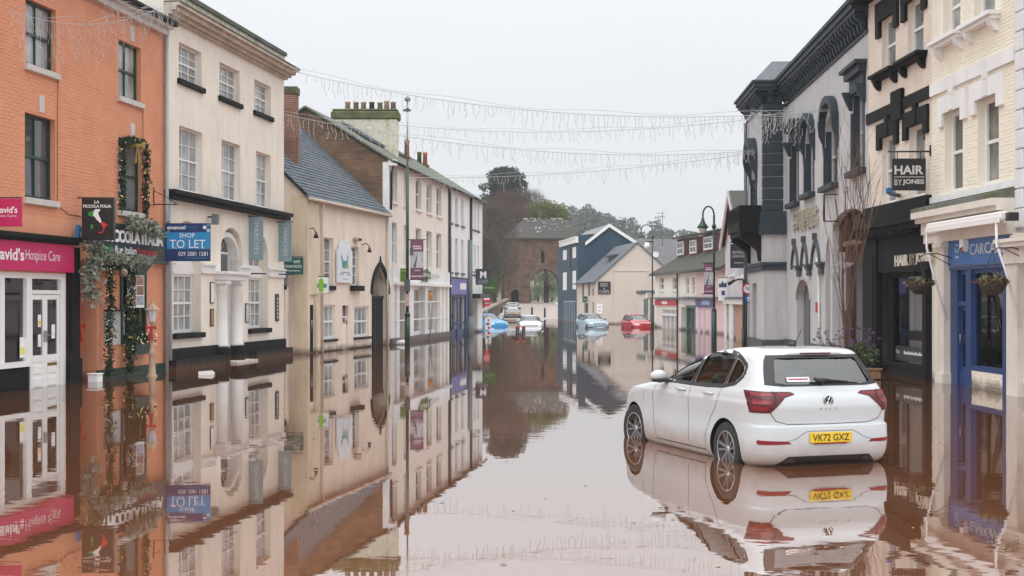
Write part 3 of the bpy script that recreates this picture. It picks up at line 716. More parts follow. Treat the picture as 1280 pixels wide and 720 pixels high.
window(B2, o['u0'] + .05, o['u1'] - .05, 2.52, 3.92, .4, M_wpaint, M_pane, 2, 1, .1, .03, arch=.66, sash=False)
b = MB()
P = arch_pts(dict(u0=o['u0'] - .12, u1=o['u1'] + .12, z1=4.12 - .25, arch=.8, pt=False)); Q = arch_pts(dict(u0=o['u0'] + .02, u1=o['u1'] - .02, z1=4.0 - .27, arch=.7, pt=False))
for i in range(len(P) - 1): b.prism([P[i], Q[i], Q[i + 1], P[i + 1]], .12, .36)
b.build('arch_moulding', M_wpaint, B2)
for c in (u(277.5, .1), u(296.5, .1)):
    b = MB(); b.lathe([(.2, .5), (.2, .56), (.165, .62), (.16, 1.4), (.14, 2.12), (.17, 2.16), (.14, 2.22), (.19, 2.32)], 20, (c, -.1, 0)); b.box(c - .22, c + .22, -.3, .04, 2.32, 2.42); b.build('column', M_wpaint, B2)
    b = MB(); b.lathe([(.24, -.8), (.24, .3), (.22, .42), (.2, .5)], 16, (c, -.1, 0)); b.build('column_base', M_bplinth, B2)
b = MB(); b.box(u(277.5, .1) - .26, u(296.5, .1) + .26, -.32, .04, 2.43, 2.6); b.box(u(277.5, .1) - .34, u(296.5, .1) + .34, -.4, .04, 2.6, 2.68); b.build('entablature', M_wpaint, B2)
b = MB()
for a, c in ((0.02, gr[0]['u0']), (gr[0]['u1'], u(277.5, .1) - .36), (u(296.5, .1) + .36, gr[2]['u0']), (gr[2]['u1'], L2)): b.box(a, c, -.06, .02, 2.6, 2.82); b.box(a, c, -.1, .02, 2.82, 2.88)
b.build('impost_band', M_wpaint, B2)
b = MB(); b.box(0, o['u0'] - .02, -.07, .02, -.8, .56); b.box(o['u1'] + .02, L2 + .03, -.07, .02, -.8, .56); b.box(0, o['u0'] - .4, -.3, .02, -.8, .27); b.box(o['u1'] + .42, L2 + .03, -.3, .02, -.8, .27); b.build('plinth', M_bplinth, B2)
b = MB(); b.box(o['u0'], o['u1'], -.5, .45, -.8, .06); b.build('doorstep', M_stone, B2)
b = MB(); b.box(-.02, L2 + .06, -.22, .02, 4.5, 4.62); b.box(-.04, L2 + .1, -.3, .02, 4.62, 4.74); b.build('string_course', M_bplinth, B2)
b = MB(); M_corn = mat('stained_cornice_render', (.52, .44, .36), .85, .15, 3, .2, 30, .6, (.2, .18, .15))
for k, (y, z0_, z1_) in enumerate(((-.10, 9.22, 9.3), (-.2, 9.3, 9.4), (-.32, 9.4, 9.52), (-.42, 9.52, 9.6))): b.box(-.05, L2 + .02 - y * .9, y, .02, z0_, z1_)
b.build('cornice', M_corn, B2)
b = MB(); b.box(-.05, L2 + .04, -.10, .3, 10.0, 10.12); b.box(-.05, L2 + .44, -.44, .02, 9.6, 9.64); b.build('coping', mossy('mossy_coping', (.11, .11, .095), (.06, .065, .03), .5), B2)
MB().box(-.02, L2 + .01, -.03, .01, 9.64, 10.0).build('parapet', mossy('stained_parapet', (.6, .56, .47), (.24, .23, .16), .3), B2)
MB().box(1.6, 3.0, 3.0, 4.2, 9.6, 11.9).build('chimney', M_cream, B2)
MB().quad((0, 0.3, 9.7), (L2, .3, 9.7), (L2, 9, 9.7), (0, 9, 9.7)).build('roof', M_lead, B2)
b = MB(); b.tube([(.08, -.1, 4.4), (.08, -.1, -.6)], .06, 8); b.build('downpipe', M_pipe_g, B2)
b = MB(); b.box(.0, .12, -.09, -.02, 1.85, 2.6); b.build('vent_grille', M_silver, B2)
for px, z0_, z1_, w_, m_, lab in ((262, 1.75, 2.36, .28, M_wlet, 'white framed notice beside the arched white doorway'), (262, 1.1, 1.6, .28, mat('varnished_board', (.34, .17, .07), .5, .2, 4), 'varnished wooden notice board beside the arched white doorway'), (306, 1.15, 1.75, .3, M_silver, 'grey metal plate right of the arched white doorway'), (343.5, 1.15, 2.05, .36, M_signdk, 'charcoal vertical name board at the far corner of the cream building')):
    t = framed_thing(F2, u(px), .03, z0_, 'notice_board', lab, 'notice board'); MB().bevbox(0, w_, 0, .03, 0, z1_ - z0_, .008).build('frame', M_signdk, t); MB().box(.035, w_ - .035, -.006, 0, .035, z1_ - z0_ - .035).build('panel', m_, t)
    if m_ is M_signdk:
        b = MB()
        for k in range(6): b.box(.12, .24, -.01, -.006, .1 + k * .12, .17 + k * .12)
        b.build('print', M_silver, t)
# agents board
Yk = 33.6; t = thing('to_let_board', 'blue SHOP TO LET board projecting from the cream wall', 'sign', ((206 - CX) * Yk / FPX, Yk, H + (375 - 326.5) * Yk / FPX))
w_, h_ = 57 * Yk / FPX, 47.5 * Yk / FPX
MB().box(0, w_, 0, .03, 0, h_).build('board', mat('board_navy', (.008, .03, .13), .4, 0), t)
MB().box(.05, w_ - .01, -.003, 0, h_ * .32, h_ * .76).build('panel', mat('board_sky_blue', (.012, .24, .52), .4, 0), t)
text(t, 'emanuel', .06, h_ * .84, w_ * .4, h_ * .1, M_wlet, bold=.02); text(t, 'jones', .06 + w_ * .41, h_ * .84, w_ * .25, h_ * .1, mat('board_teal', (.03, .2, .32), .4, 0))
def slab_serif(par, s, x, z, w, h, y):
    """SHOP TO LET in narrow serif capitals"""
    text(par, s, x, z, w, h, M_wlet, y)
text(t, 'SHOP', w_ * .32, h_ * .62, w_ * .34, h_ * .12, M_wlet, -.006); text(t, 'TO LET', w_ * .11, h_ * .345, w_ * .78, h_ * .22, M_wlet, -.006, bold=.0)
b = MB()
for (fx, fz, fw) in ((.105, .345, .0), (.17, .345, .09), (.5, .345, .0), (.66, .345, .0), (.79, .345, .09)):
    if fw: b.box(w_ * fx + .02, w_ * (fx + fw) - .0, -.006, -.005, h_ * fz - .004, h_ * fz + .008)
b.build('serif', M_wlet, t)
text(t, '029 2081 1581', w_ * .3, h_ * .14, w_ * .64, h_ * .11, M_wlet)
MB().box(w_ * .45, w_ * .93, -.003, 0, h_ * .075, h_ * .095).build('print', mat('board_teal', (.03, .2, .32)), t)
for fx, fz, m_ in ((.84, .85, M_wlet), (.92, .91, mat('board_teal', (.03, .2, .32))), (.92, .77, mat('board_pale_blue', (.3, .6, .75), .4, 0))): MB().box(w_ * fx, w_ * (fx + .07), -.003, 0, h_ * fz, h_ * (fz + .08)).build('logo_square', m_, t)
b = MB(); b.box(.05, .1, .03, .08, -.1, h_ + .05); b.build('post', M_wood, t)
# banners
for px0, px1, y0_, y1_, lab in ((311, 329, 271, 325, 'grey teal vertical banner nearer the arched white doorway'), (348, 364.5, 278, 327, 'grey teal vertical banner at the far corner of the cream building')):
    Yk = F2.Y(px0 - 1.5); w_ = (px1 - px0) * Yk / FPX; h_ = (y1_ - y0_) * Yk / FPX
    t = thing('banner', lab, 'banner', ((px0 - CX) * Yk / FPX, Yk, H + (375 - y1_) * Yk / FPX), 0, 'hanging banners on the cream building')
    MB().box(0, w_, 0, .012, 0, h_).build('cloth', M_teal, t)
    T = Matrix.Translation((w_ * .62, -.004, h_ * .9)) @ Matrix.Rotation(R(90), 4, 'Y')
    vs, fs = glyphs('MARCHES', h_ * .72, w_ * .3, -.01); big = MB(); big.T = Matrix.Translation((w_ * .38, -.004, h_ * .86)) @ Matrix.Rotation(R(90), 4, 'Y'); big.add(vs, fs); big.build('lettering', mat('faded_white', (.55, .6, .6), .6, 0), t)
    b = MB(); b.tube([(-.1, .006, h_ + .02), (w_ + .05, .006, h_ + .02)], .02, 6); b.tube([(-.1, .006, -.42), (w_ + .08, .006, -.42)], .025, 6); b.box(-.12, -.07, -.02, .03, -.5, -.3); b.build('bracket', M_iron, t)
Yk = 44.6; w_, h_ = 27 * Yk / FPX, 21 * Yk / FPX
t = thing('hanging_sign', 'dark green veterinary practice sign behind the second teal banner', 'sign', ((351 - CX) * Yk / FPX, Yk + .15, H + (375 - 343) * Yk / FPX)); MB().bevbox(0, w_, 0, .08, 0, h_, .01).build('board', M_vetgreen, t)
text(t, 'GATE', w_ * .55, h_ * .68, w_ * .3, h_ * .17, M_wlet, bold=.03); text(t, 'VETERINARY PRACTICE', .06, h_ * .4, w_ * .84, h_ * .17, M_wlet, bold=.02); MB().box(.06, w_ - .1, -.003, 0, h_ * .2, h_ * .24).build('print', M_wlet, t)
b = MB(); b.tube([(-.3, .04, h_ + .03), (w_, .04, h_ + .03)], .02, 6); b.build('bracket', M_iron, t)
t = framed_thing(F2, u(258), .2, 3.98, 'floodlight', 'grey floodlight on a bracket above the to let board', 'floodlight'); MB().prism([(0, 0), (.14, 0), (.2, .28), (.02, .3)], -.12, .06).build('housing', mat('lamp_grey', (.16, .18, .19), .5, 0), t); MB().box(.08, .12, .0, .22, .2, .24).build('arm', M_iron, t)
# floating litter
t = thing('floating_board', 'white plastic board drifting on the water before the black plinth', 'board', ((248 - CX) * 32.6 / FPX, 32.6, -.02), R(8)); MB().prism([(0, .0), (.33, 0), (.4, .05), (.33, .12), (0, .1)], 0, .12).build('panel', M_wlet, t)
t = thing('sandbag', 'white sandbag slumped at the waterline beside the green post', 'sandbag', (-4.55, 55.0, -.03), R(20)); b = MB(); b.lathe([(.05, 0), (.28, .03), (.33, .1), (.22, .19), (.05, .22)], 10, (0, 0, 0)); b.build('sack', M_wlet, t)

# --- tan veterinary building with the slate roof
F3 = Frame((-7.10, 45.3), (-5.17, 54.55)); B3 = F3.root('tan_rendered_building', 'tan rendered two storey building with slate roof and pointed black archway', 'building', 'terraced buildings along the left side')
u = F3.u; z = F3.z; L3 = F3.L
def rc(F, a, c, t_, b_, d=.14, **k): return op(F.u(a), F.u(c), F.z(a, b_), F.z(a, t_), d, **k)
w3 = [rc(F3, 402.5, 416.5, 296, 357), rc(F3, 439, 448.5, 308, 357), rc(F3, 402.5, 419, 381, 425), rc(F3, 443, 461, 383, 422)]
d3 = [rc(F3, 428, 435.5, 382, 440, .12), op(u(464.5), u(484.5), -.8, z(464.5, 332), .12, 1.15, True), rc(F3, 384.5, 391.5, 381, 452, .2)]
for o in d3: o['z0'] = -.8
EZ3 = 5.42
facade(B3, L3, -.8, EZ3, w3 + d3, M_tan, 7.2)
gables(B3, L3, 7.2, EZ3, EZ3 + 3.35, M_tan, 3.55)
gable_roof(B3, L3 - .1, 7.2, EZ3 + .02, EZ3 + 3.37, M_slate, .2, .05, -.12, L3 - .06, ridge=3.55)
# slates laid course by course on the street slope
b = MB(); sl = Vector((3.55 + .2, 3.35 * (1 + .2 / 3.55))); n_ = int(sl.length / .2); dsl = sl.normalized(); nr = Vector((-dsl.y, dsl.x))
for k in range(n_ + 1):
    y0, z0_ = -.2 + dsl.x * k * .2, EZ3 - .15 + dsl.y * k * .2
    x = -.12 - (k % 2) * .15
    while x < L3 - .06:
        a, c = max(x + .006, -.12), min(x + .294, L3 - .06); j = rnd.uniform(0, .006)
        if c - a > .05:
            p0 = (y0 + nr.x * (.075 + j), z0_ + nr.y * (.075 + j)); p1 = (y0 + dsl.x * .2 + nr.x * .052, z0_ + dsl.y * .2 + nr.y * .052); pb = (y0 + nr.x * .05, z0_ + nr.y * .05)
            b.m = rnd.choice((0, 0, 1, 2)); b.quad((a, p0[0], p0[1] + .05), (c, p0[0], p0[1] + .05), (c, p1[0], p1[1] + .05), (a, p1[0], p1[1] + .05)); b.quad((a, pb[0], pb[1] + .05), (c, pb[0], pb[1] + .05), (c, p0[0], p0[1] + .05), (a, p0[0], p0[1] + .05))
        x += .3
b.build('slates', [mossy('slate_a', (.105, .125, .142), (.06, .07, .04), .12), mossy('slate_b', (.085, .1, .115), (.05, .06, .03), .12), mossy('slate_c', (.125, .14, .155), (.06, .07, .04), .1)], B3, kind='stuff')
b = MB(); b.tube([(-.14, -.22, EZ3 - .1), (L3 - .1, -.22, EZ3 - .1)], .06, 8); b.build('gutter', M_pipe_w, B3)
b = MB(); b.tube([(u(398), -.2, EZ3 - .1), (u(400), -.07, EZ3 - .5), (u(401), -.06, 3.9), (u(401), -.06, -.6)], .045, 8); b.tube([(L3 - .12, -.06, EZ3 - .1), (L3 - .12, -.06, -.5)], .045, 8); b.build('downpipe', M_pipe_w, B3)
b = MB(); b.box(-.06, u(393.5), -.1, .4, -.8, z(383, 247)); b.box(-.1, u(394), -.14, .45, z(383, 247), z(383, 245)); 
# corner pier has the dark side door let into it
pier = MB(); pier.box(-.02, u(384.5), -.1, .45, 2.0, z(383, 247)); pier.box(u(384.5), u(395), -.1, .0, 2.05, z(383, 247)); pier.box(-.02, u(395), -.14, .45, z(383, 247), z(383, 247) + .08); pier.box(-.02, u(384), -.1, .4, -.8, 2.0); pier.box(u(392), u(395), -.1, 0, -.8, 2.05); pier.build('corner_pier', mat('weathered_cream_render', (.66, .56, .42), .85, .1, 1.5, .15, 30, .6, (.42, .34, .24)), B3)
window(B3, w3[0]['u0'], w3[0]['u1'], w3[0]['z0'], w3[0]['z1'], .14, M_wpaint, M_pane, 2, 4, .05, .022, M_bplinth, sillh=.16, sillo=.1, split=True)
window(B3, w3[1]['u0'], w3[1]['u1'], w3[1]['z0'], w3[1]['z1'], .14, M_wpaint, M_pane, 2, 4, .05, .022, M_bplinth, sillh=.2, sillo=.15, silld=.2)
for o in w3[2:]: window(B3, o['u0'], o['u1'], o['z0'], o['z1'], .10, M_wpaint, M_pane_l, 3, 2, .08, .03, M_bplinth, sillh=.08, sillo=.12)
o = d3[0]; b = MB(); b.box(o['u0'], o['u1'], .08, .14, -.8, o['z1'] - .45); b.box(o['u0'], o['u1'], .06, .14, o['z1'] - .45, o['z1'] - .4); b.bevbox(o['u0'] + .15, o['u1'] - .15, .06, .09, .2, .9, .02); dr = b.build('door', M_cream, B3); pane_mesh(o['u0'] + .1, o['u1'] - .1, o['z1'] - .38, o['z1'] - .05, .1).build('fanlight', M_pane_d, dr); pane_mesh(o['u0'] + .2, o['u1'] - .2, 1.0, 1.45, .07).build('pane', M_pane, dr); b = MB(); b.tube([(o['u1'] - .12, .04, .95), (o['u1'] - .12, .04, 1.1)], .02, 6); b.build('handle', M_iron, dr)
o = d3[2]; b = MB(); b.box(o['u0'], o['u1'], .0, .06, -.8, o['z1']); dr = b.build('side_door', M_black, B3); b = MB(); b.tube([(o['u1'] - .25, -.04, .75), (o['u1'] - .25, -.04, 1.15)], .02, 6); b.build('handle', M_metal, dr)
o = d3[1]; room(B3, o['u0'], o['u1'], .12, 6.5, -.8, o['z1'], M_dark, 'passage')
P = arch_pts(dict(u0=o['u0'] - .16, u1=o['u1'] + .16, z1=o['z1'] + .2, arch=1.3, pt=True)); Q = arch_pts(o); b = MB()
for i in range(len(P) - 1): b.prism([P[i], Q[i], Q[i + 1], P[i + 1]], -.06, .05)
b.tube([((o['u0'] + o['u1']) / 2, -.03, o['z1'] + .15), ((o['u0'] + o['u1']) / 2, -.03, o['z1'] + .42)], [.06, .02], 6); b.build('hood_mould', M_bplinth, B3)
b = MB(); zt = o['z1'] - 1.3
b.box(o['u0'] + .02, o['u1'] - .02, .17, .25, -.8, zt); b.box(o['u0'] + .02, o['u1'] - .02, .13, .28, zt, zt + .1)
for k in range(7): b.box(o['u0'] + .06 + k * .28, o['u0'] + .09 + k * .28, .145, .171, -.8, zt)
b.build('gate', mat('near_black_timber', (.012, .013, .015), .6, .2, 3), B3)
b = MB(); b.box(0, d3[0]['u0'] - .05, -.03, .02, -.8, -.02 + .06); b.box(d3[0]['u1'] + .05, o['u0'] - .2, -.03, .02, -.8, .06); b.build('plinth', M_bplinth, B3)
t = framed_thing(F3, u(419), .1, z(419, 353), 'wall_sign', 'white shaped veterinary wall sign with a dog and cat emblem', 'sign')
w_ = u(437.5) - u(419); h_ = z(419, 312) - z(419, 353)
pts = [(0, 0), (w_, 0), (w_, h_), (w_ * .86, h_ + .03)]
for k in range(9): a = math.pi * k / 8; pts.append((w_ / 2 + w_ * .36 * math.cos(a), h_ + .04 + .36 * math.sin(a)))
pts += [(w_ * .14, h_ + .03), (0, h_)]
MB().prism(pts, 0, .06).build('board', mat('pale_blue_white_board', (.70, .74, .78), .5, .03), t)
flat(t, 'dog_emblem', [(.3, .45), (.66, .45), (.7, .85), (.64, .85), (.62, .68), (.38, .68), (.3, .75), (.25, .88), (.2, .78), (.27, .66)], mat('teal_print', (.06, .30, .34), .5, 0), -.006, w_, h_)
flat(t, 'cat_emblem', [(.5, .45), (.72, .45), (.7, .6), (.6, .66), (.56, .58)], mat('lime_print', (.28, .42, .08), .5, 0), -.009, w_, h_)
b = MB(); b.box(.2 * w_, .8 * w_, -.004, 0, .30 * h_, .33 * h_); b.box(.1 * w_, .4 * w_, -.004, 0, .24 * h_, .27 * h_); b.box(.6 * w_, .9 * w_, -.004, 0, .24 * h_, .27 * h_); b.box(.35 * w_, .65 * w_, -.004, 0, .1 * h_, .12 * h_); b.build('print', M_teal, t)
Yk = 46.2; t = thing('pharmacy_sign', 'white square pharmacy sign with green and teal cross, projecting from tan wall', 'sign', ((391 - CX) * Yk / FPX, Yk, H + (375 - 367) * Yk / FPX)); w_ = 20 * Yk / FPX; h_ = 20.5 * Yk / FPX
MB().bevbox(0, w_, 0, .1, 0, h_, .01).build('box', M_silver, t); MB().box(.02, w_ - .02, -.006, 0, .02, h_ - .02).build('panel', M_wlet, t)
def pill(x0, x1, z0, z1, y, m, nm):
    r = min(x1 - x0, z1 - z0) / 2; pts = []
    for k in range(16):
        a = 2 * math.pi * (k + .5) / 16; pts.append(((x1 - r if math.cos(a) > 0 else x0 + r) + r * math.cos(a), (z1 - r if math.sin(a) > 0 else z0 + r) + r * math.sin(a)))
    MB().prism(pts, y, y + .004).build(nm, m, t)
pill(w_ * .1, w_ * .9, h_ * .35, h_ * .62, -.01, mat('cross_teal', (.05, .3, .36), .5, 0), 'cross_bar'); pill(w_ * .37, w_ * .67, h_ * .08, h_ * .93, -.014, mat('cross_green', (.22, .48, .01), .5, 0), 'cross_bar')
b = MB(); b.tube([(-.3, .05, h_ + .03), (w_, .05, h_ + .03)], .015, 6); b.build('bracket', M_iron, t)
for px, py, lab in ((384, 296, 'black wall lamp on the corner pier of the tan building'), (452, 314, 'black swan neck lamp left of the pointed archway')):
    t = framed_thing(F3, u(px), .12, z(px, py), 'wall_lamp', lab, 'lamp'); b = MB(); b.tube([(0, .12, .25), (0, -.1, .3), (0, -.2, .15)], .02, 6); b.build('arm', M_iron, t); b = MB(); b.lathe([(.1, -.05), (.03, .16)], 8, (0, -.2, 0)); b.build('shade', M_iron, t)
t = framed_thing(F3, u(441), .05, z(441, 301), 'floodlight', 'small brass floodlight above the right upper window of the tan building', 'floodlight'); MB().bevbox(0, .5, -.15, .05, 0, .12, .03).build('housing', M_buff, t); MB().box(.05, .45, -.16, -.15, .02, .1).build('lens', M_pane, t)
# old brick chimney and the lean-to in the alley
bx = MB(); b = bx
t = thing('brick_chimney', 'red brick chimney stack rising behind the slate roof ridge', 'chimney', ((361 - CX) * 48 / FPX, 48.2, 6.5))
MB().box(-.28, .28, -.3, .3, -.5, 2.85).build('stack', M_redbrick, t); MB().box(-.32, .32, -.34, .34, 2.85, 3.1).build('cap', M_moss, t); MB().box(-.5, .32, -.2, .25, -.5, 1.3).build('shoulder', M_redbrick, t)
t = thing('lean_to', 'small slate roofed lean-to in the alley beside the cream building', 'outhouse', (-9.4, 44.85, -.3))
MB().box(0, 1.75, -.3, .4, 0, 2.6).build('wall', M_tan, t); MB().prismx([(-.35, 2.6), (.4, 3.7), (.4, 3.78), (-.35, 2.68)], 0, 1.8).build('roof', M_slate_tex, t); MB().box(0, 1.8, -.36, -.3, 2.5, 2.62).build('fascia_board', M_black, t)

# --- long white row
def LPr(px): return LP(13, px)
ROOFR = 3.55; E4 = 7.62
def row_wins(F, spec): return [rc(F, a, c, t_, b_, .14) for a, c, t_, b_ in spec]
F4 = Frame(LPr(486), LPr(560)); B4 = F4.root('ivory_terrace_building', 'ivory three storey building with rubble stone gable and mossy slate roof', 'building', 'terraced buildings along the left side')
u = F4.u; L4 = F4.L
za = lambda p: 1.85 + p
w4 = []
for a, c in ((490, 496.3), (505, 509.5), (519.6, 526.6), (533.2, 539.7), (545.6, 551.8)):
    w4.append(op(u(a), u(c), 5.98, 7.42, .16)); w4.append(op(u(a), u(c), 3.35, 5.12, .16))
sh4 = [op(u(497), u(507.5), -.8, 2.45, .6), op(u(514.5), u(530), -.8, 2.45, .25), op(u(533), u(547), -.8, 2.45, .35)]
facade(B4, L4, -.8, E4, w4 + sh4, M_ivory, 7.2)
for o in w4: window(B4, o['u0'], o['u1'], o['z0'], o['z1'], .16, M_wpaint, M_pane, 2, 2, .05, .02, M_ivory, sillh=.1, split=False)
b = MB(); ap = (-.002, 3.55, E4 + 2.22)
b.poly([(-.002, 0.02, -.8), (-.002, 0.02, E4), ap, (-.002, 7.2, E4), (-.002, 7.2, -.8)]); b.build('gable_wall', M_rubble, B4)
b = MB(); b.box(-.03, .42, -.025, .25, -.8, E4 - .05); b.build('corner_strip', M_white, B4)
def rowroof(par, L, m, x0=-.12, x1=None): return gable_roof(par, L, 7.2, E4 + .05, E4 + 2.27, m, .22, .09, x0, x1 if x1 is not None else L, ridge=3.55)
rowroof(B4, L4, M_slate_moss)
b = MB(); b.tube([(-.1, -.26, E4 - .05), (L4, -.26, E4 - .05)], .065, 8); b.tube([(.06, -.24, E4 - .05), (.1, -.08, E4 - .5), (.1, -.08, 5.6)], .045, 8); b.build('gutter', M_iron, B4)
b = MB(); b.box(-.1, .3, -.3, 0, E4 - .2, E4 + .05); b.build('eaves_box', M_white, B4)
b = MB(); ys_, ye = 1.6, 3.5
for k in range(9): b.prismx([(1.9 + .0, E4 + .2 + 1.2), (3.2, E4 + .2 + 2.0), (3.2, E4 + .3 + 2.0), (1.9, E4 + .3 + 1.2)], 4.2 + k * 1.0, 5.1 + k * 1.0)
b.build('ridge_lead', M_lead, B4)
# shopfront: grey fascia band, square columns, dark doorway
b = MB(); b.box(.45, L4, -.1, .02, 2.62, 3.25); b.box(.4, L4, -.22, .02, 2.5, 2.62); b.build('fascia_band', M_white, B4)
b = MB()
for px in (488, 495.5, 511, 513.5, 531, 549, 553.5, 558.5): b.box(u(px) - .22, u(px) + .22, -.09, .02, .25, 2.5)
for zz in (.95, 1.75): b.box(u(487), L4 - .1, -.05, .02, zz, zz + .05)
b.build('column', M_white, B4)
b = MB(); b.box(u(486.5), u(496.5), -.14, .02, -.8, .25); b.box(u(508), L4, -.14, .02, -.8, .25); b.build('plinth', mat('grey_plinth', (.12, .12, .125), .7, .2, 3, .1, 20, .3), B4)
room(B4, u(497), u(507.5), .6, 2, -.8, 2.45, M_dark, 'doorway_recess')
for o in sh4[1:]:
    b = MB(); b.box(o['u0'], o['u1'], .2, .3, 2.3, 2.45); b.box(o['u0'], o['u0'] + .1, .2, .3, .4, 2.3); b.box(o['u1'] - .1, o['u1'], .2, .3, .4, 2.3); c = (o['u0'] + o['u1']) / 2; b.box(c - .05, c + .05, .2, .3, .4, 2.3); b.box(o['u0'], o['u1'], .15, .3, -.8, .4); b.box(o['u0'], o['u1'], .21, .29, 1.72, 1.8)
    f = b.build('shop_window', M_white, B4); pane_mesh(o['u0'] + .1, c - .05, .4, 2.3, .26).build('pane', M_pane_l, f); pane_mesh(c + .05, o['u1'] - .1, .4, 2.3, .26).build('pane', M_pane_l, f)
t = framed_thing(F4, u(497.5), .12, 3.0, 'hanging_sign', 'plain leaf green sign projecting left of the green post', 'sign'); t.rotation_euler = (0, 0, 0); t.location.z = H + (375 - 353) * 57.3 / FPX; t.location.x -= .2
w_, h_ = 16 * 57 / FPX, 17 * 57 / FPX
MB().bevbox(0, w_, 0, .06, 0, h_, .01).build('board', M_signgreen, t); MB().box(.08, w_ - .1, -.004, 0, h_ * .8, h_ * .85).build('print', mat('pale_lime', (.4, .5, .25), .5, 0), t); b = MB(); b.tube([(-.3, .03, h_ * .5), (0, .03, h_ * .5)], .02, 6); b.build('bracket', M_iron, t)
t = framed_thing(F4, u(519), .16, 2.72, 'fascia_emblem', 'green leafy emblem on the white shop fascia', 'shop sign'); w_ = u(535) - u(519)
b = MB(); rr = random.Random(3)
for k in range(16): x_, z_ = rr.uniform(.3, w_ - .3), rr.uniform(.12, .48); b.lathe([(.0, -.02), (.19, -.02), (.19, 0), (0, 0)], 8, (x_, 0, z_), 'y', False)
b.build('leaves', mat('emblem_green', (.09, .22, .05), .5, .2, 5), t)
b = MB()
for k in range(9): b.box(.4 + k * .5, .7 + k * .5, -.03, -.022, .2, .36)
b.build('print', M_silver, t)

F5 = Frame(LPr(560), LPr(587)); B5 = F5.root('white_terrace_house', 'white three storey building above the blue shopfront', 'building', 'terraced buildings along the left side')
u = F5.u; L5 = F5.L; w5 = []
for a, c in ((562, 564.8), (569, 572), (576.5, 579.5)):
    w5.append(op(u(a), u(c), 5.85, 7.3, .12)); w5.append(op(u(a), u(c), 3.3, 5.1, .12))
s5 = [op(u(561.5), u(570.5), -.8, 2.0, .2), op(u(572.5), u(580.5), -.8, 2.0, .2)]
facade(B5, L5, -.8, E4, w5 + s5, M_white, 7.2, back=True)
for o in w5: window(B5, o['u0'], o['u1'], o['z0'], o['z1'], .12, M_wpaint, M_pane, 2, 2, .05, .02, M_lead, split=False)
rowroof(B5, L5, M_slate_moss, 0)
b = MB(); b.tube([(0, -.26, E4 - .05), (L5, -.26, E4 - .05)], .065, 8); b.tube([(.1, -.08, E4 - .05), (.1, -.08, -.6)], .07, 8); b.build('gutter', M_iron, B5)
b = MB(); b.box(.4, L5 - .8, -.05, .02, 2.0, 2.15); b.box(.25, u(561.5), -.08, .02, -.8, 2.1); b.box(u(570.5), u(572.5), -.05, .18, -.8, 2.0); b.box(u(580.5), u(583), -.08, .02, -.8, 2.1); b.box(u(561.5), u(570.5), .0, .2, -.8, .28); b.box(u(572.5), u(580.5), .0, .2, -.8, .28); b.box(u(561.5), u(580.5), .02, .15, .60, .68); f = b.build('shopfront_frame', M_blue, B5)
for o in s5: pane_mesh(o['u0'], o['u1'], .28, 2.0, .1).build('pane', M_pane, f)
t = framed_thing(F5, u(560.8), .12, 2.0, 'shop_fascia', 'violet blue fascia over the blue shopfront', 'shop sign'); w_ = u(583) - u(560.8); MB().box(0, w_, 0, .1, .15, 1.0).build('board', mat('violet_blue_board', (.16, .17, .42), .45, .1, 1), t)
b = MB(); b.box(w_ * .5, w_ * .85, -.006, 0, .42, .75); b.build('print', M_wlet, t); MB().box(w_ * .9, w_ * 1.0, -.012, 0, .15, 1.0).build('end_panel', M_blue, t)
MB().box(0, L5, -.12, .02, 2.95, 3.05).build('string_course', M_lead, B5)

F6 = Frame(LPr(587), LPr(603)); B6 = F6.root('white_terrace_house', 'white end house of the left row with the black M sign', 'building', 'terraced buildings along the left side')
u = F6.u; L6 = F6.L; w6 = []
for a, c in ((588.8, 590.8), (592.6, 594.4), (596.6, 598.6)): w6.append(op(u(a), u(c), 5.85, 7.3, .12)); w6.append(op(u(a), u(c), 3.3, 5.0, .12))
s6 = [op(u(590.5), u(597), -.8, 1.95, .5)]
facade(B6, L6, -.8, E4, w6 + s6, M_white, 7.2)
gables(B6, L6, 7.2, E4, E4 + 2.22, M_white, 3.55)
for o in w6: window(B6, o['u0'], o['u1'], o['z0'], o['z1'], .12, M_wpaint, M_pane, 2, 2, .05, .02, M_lead, split=False)
rowroof(B6, L6, M_slate_moss, 0, L6 + .1)
b = MB(); b.tube([(0, -.26, E4 - .05), (L6, -.26, E4 - .05)], .065, 8); b.tube([(.1, -.08, E4 - .05), (.1, -.08, -.6)], .07, 8); b.build('gutter', M_iron, B6)
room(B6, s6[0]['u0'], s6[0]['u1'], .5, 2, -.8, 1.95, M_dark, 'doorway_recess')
MB().box(.6, L6, -.5, .02, 1.95, 2.2).build('door_canopy', M_iron, B6)
b = MB(); b.box(0, s6[0]['u0'], -.03, .02, -.8, .1); b.box(s6[0]['u1'], L6, -.03, .02, -.8, .1); b.build('plinth', M_lead, B6)
Yk = 73; t = thing('hanging_sign', 'charcoal sign with a white letter M at the end of the white row', 'sign', ((594.5 - CX) * Yk / FPX, Yk, H + (375 - 356) * Yk / FPX)); w_, h_ = 18.5 * Yk / FPX, 20 * Yk / FPX
MB().bevbox(0, w_, 0, .08, 0, h_, .01).build('board', M_signdk, t); text(t, 'M', w_ * .3, h_ * .42, w_ * .42, h_ * .42, M_wlet, bold=.05)
b = MB(); b.box(w_ * .12, w_ * .85, -.005, 0, h_ * .28, h_ * .3); b.box(w_ * .12, w_ * .88, -.005, 0, h_ * .18, h_ * .2); b.box(w_ * .12, w_ * .8, -.005, 0, h_ * .1, h_ * .12); b.build('print', M_silver, t)
b = MB(); b.tube([(-.35, .04, h_ * .8), (0, .04, h_ * .8)], .03, 6); b.build('bracket', M_iron, t)
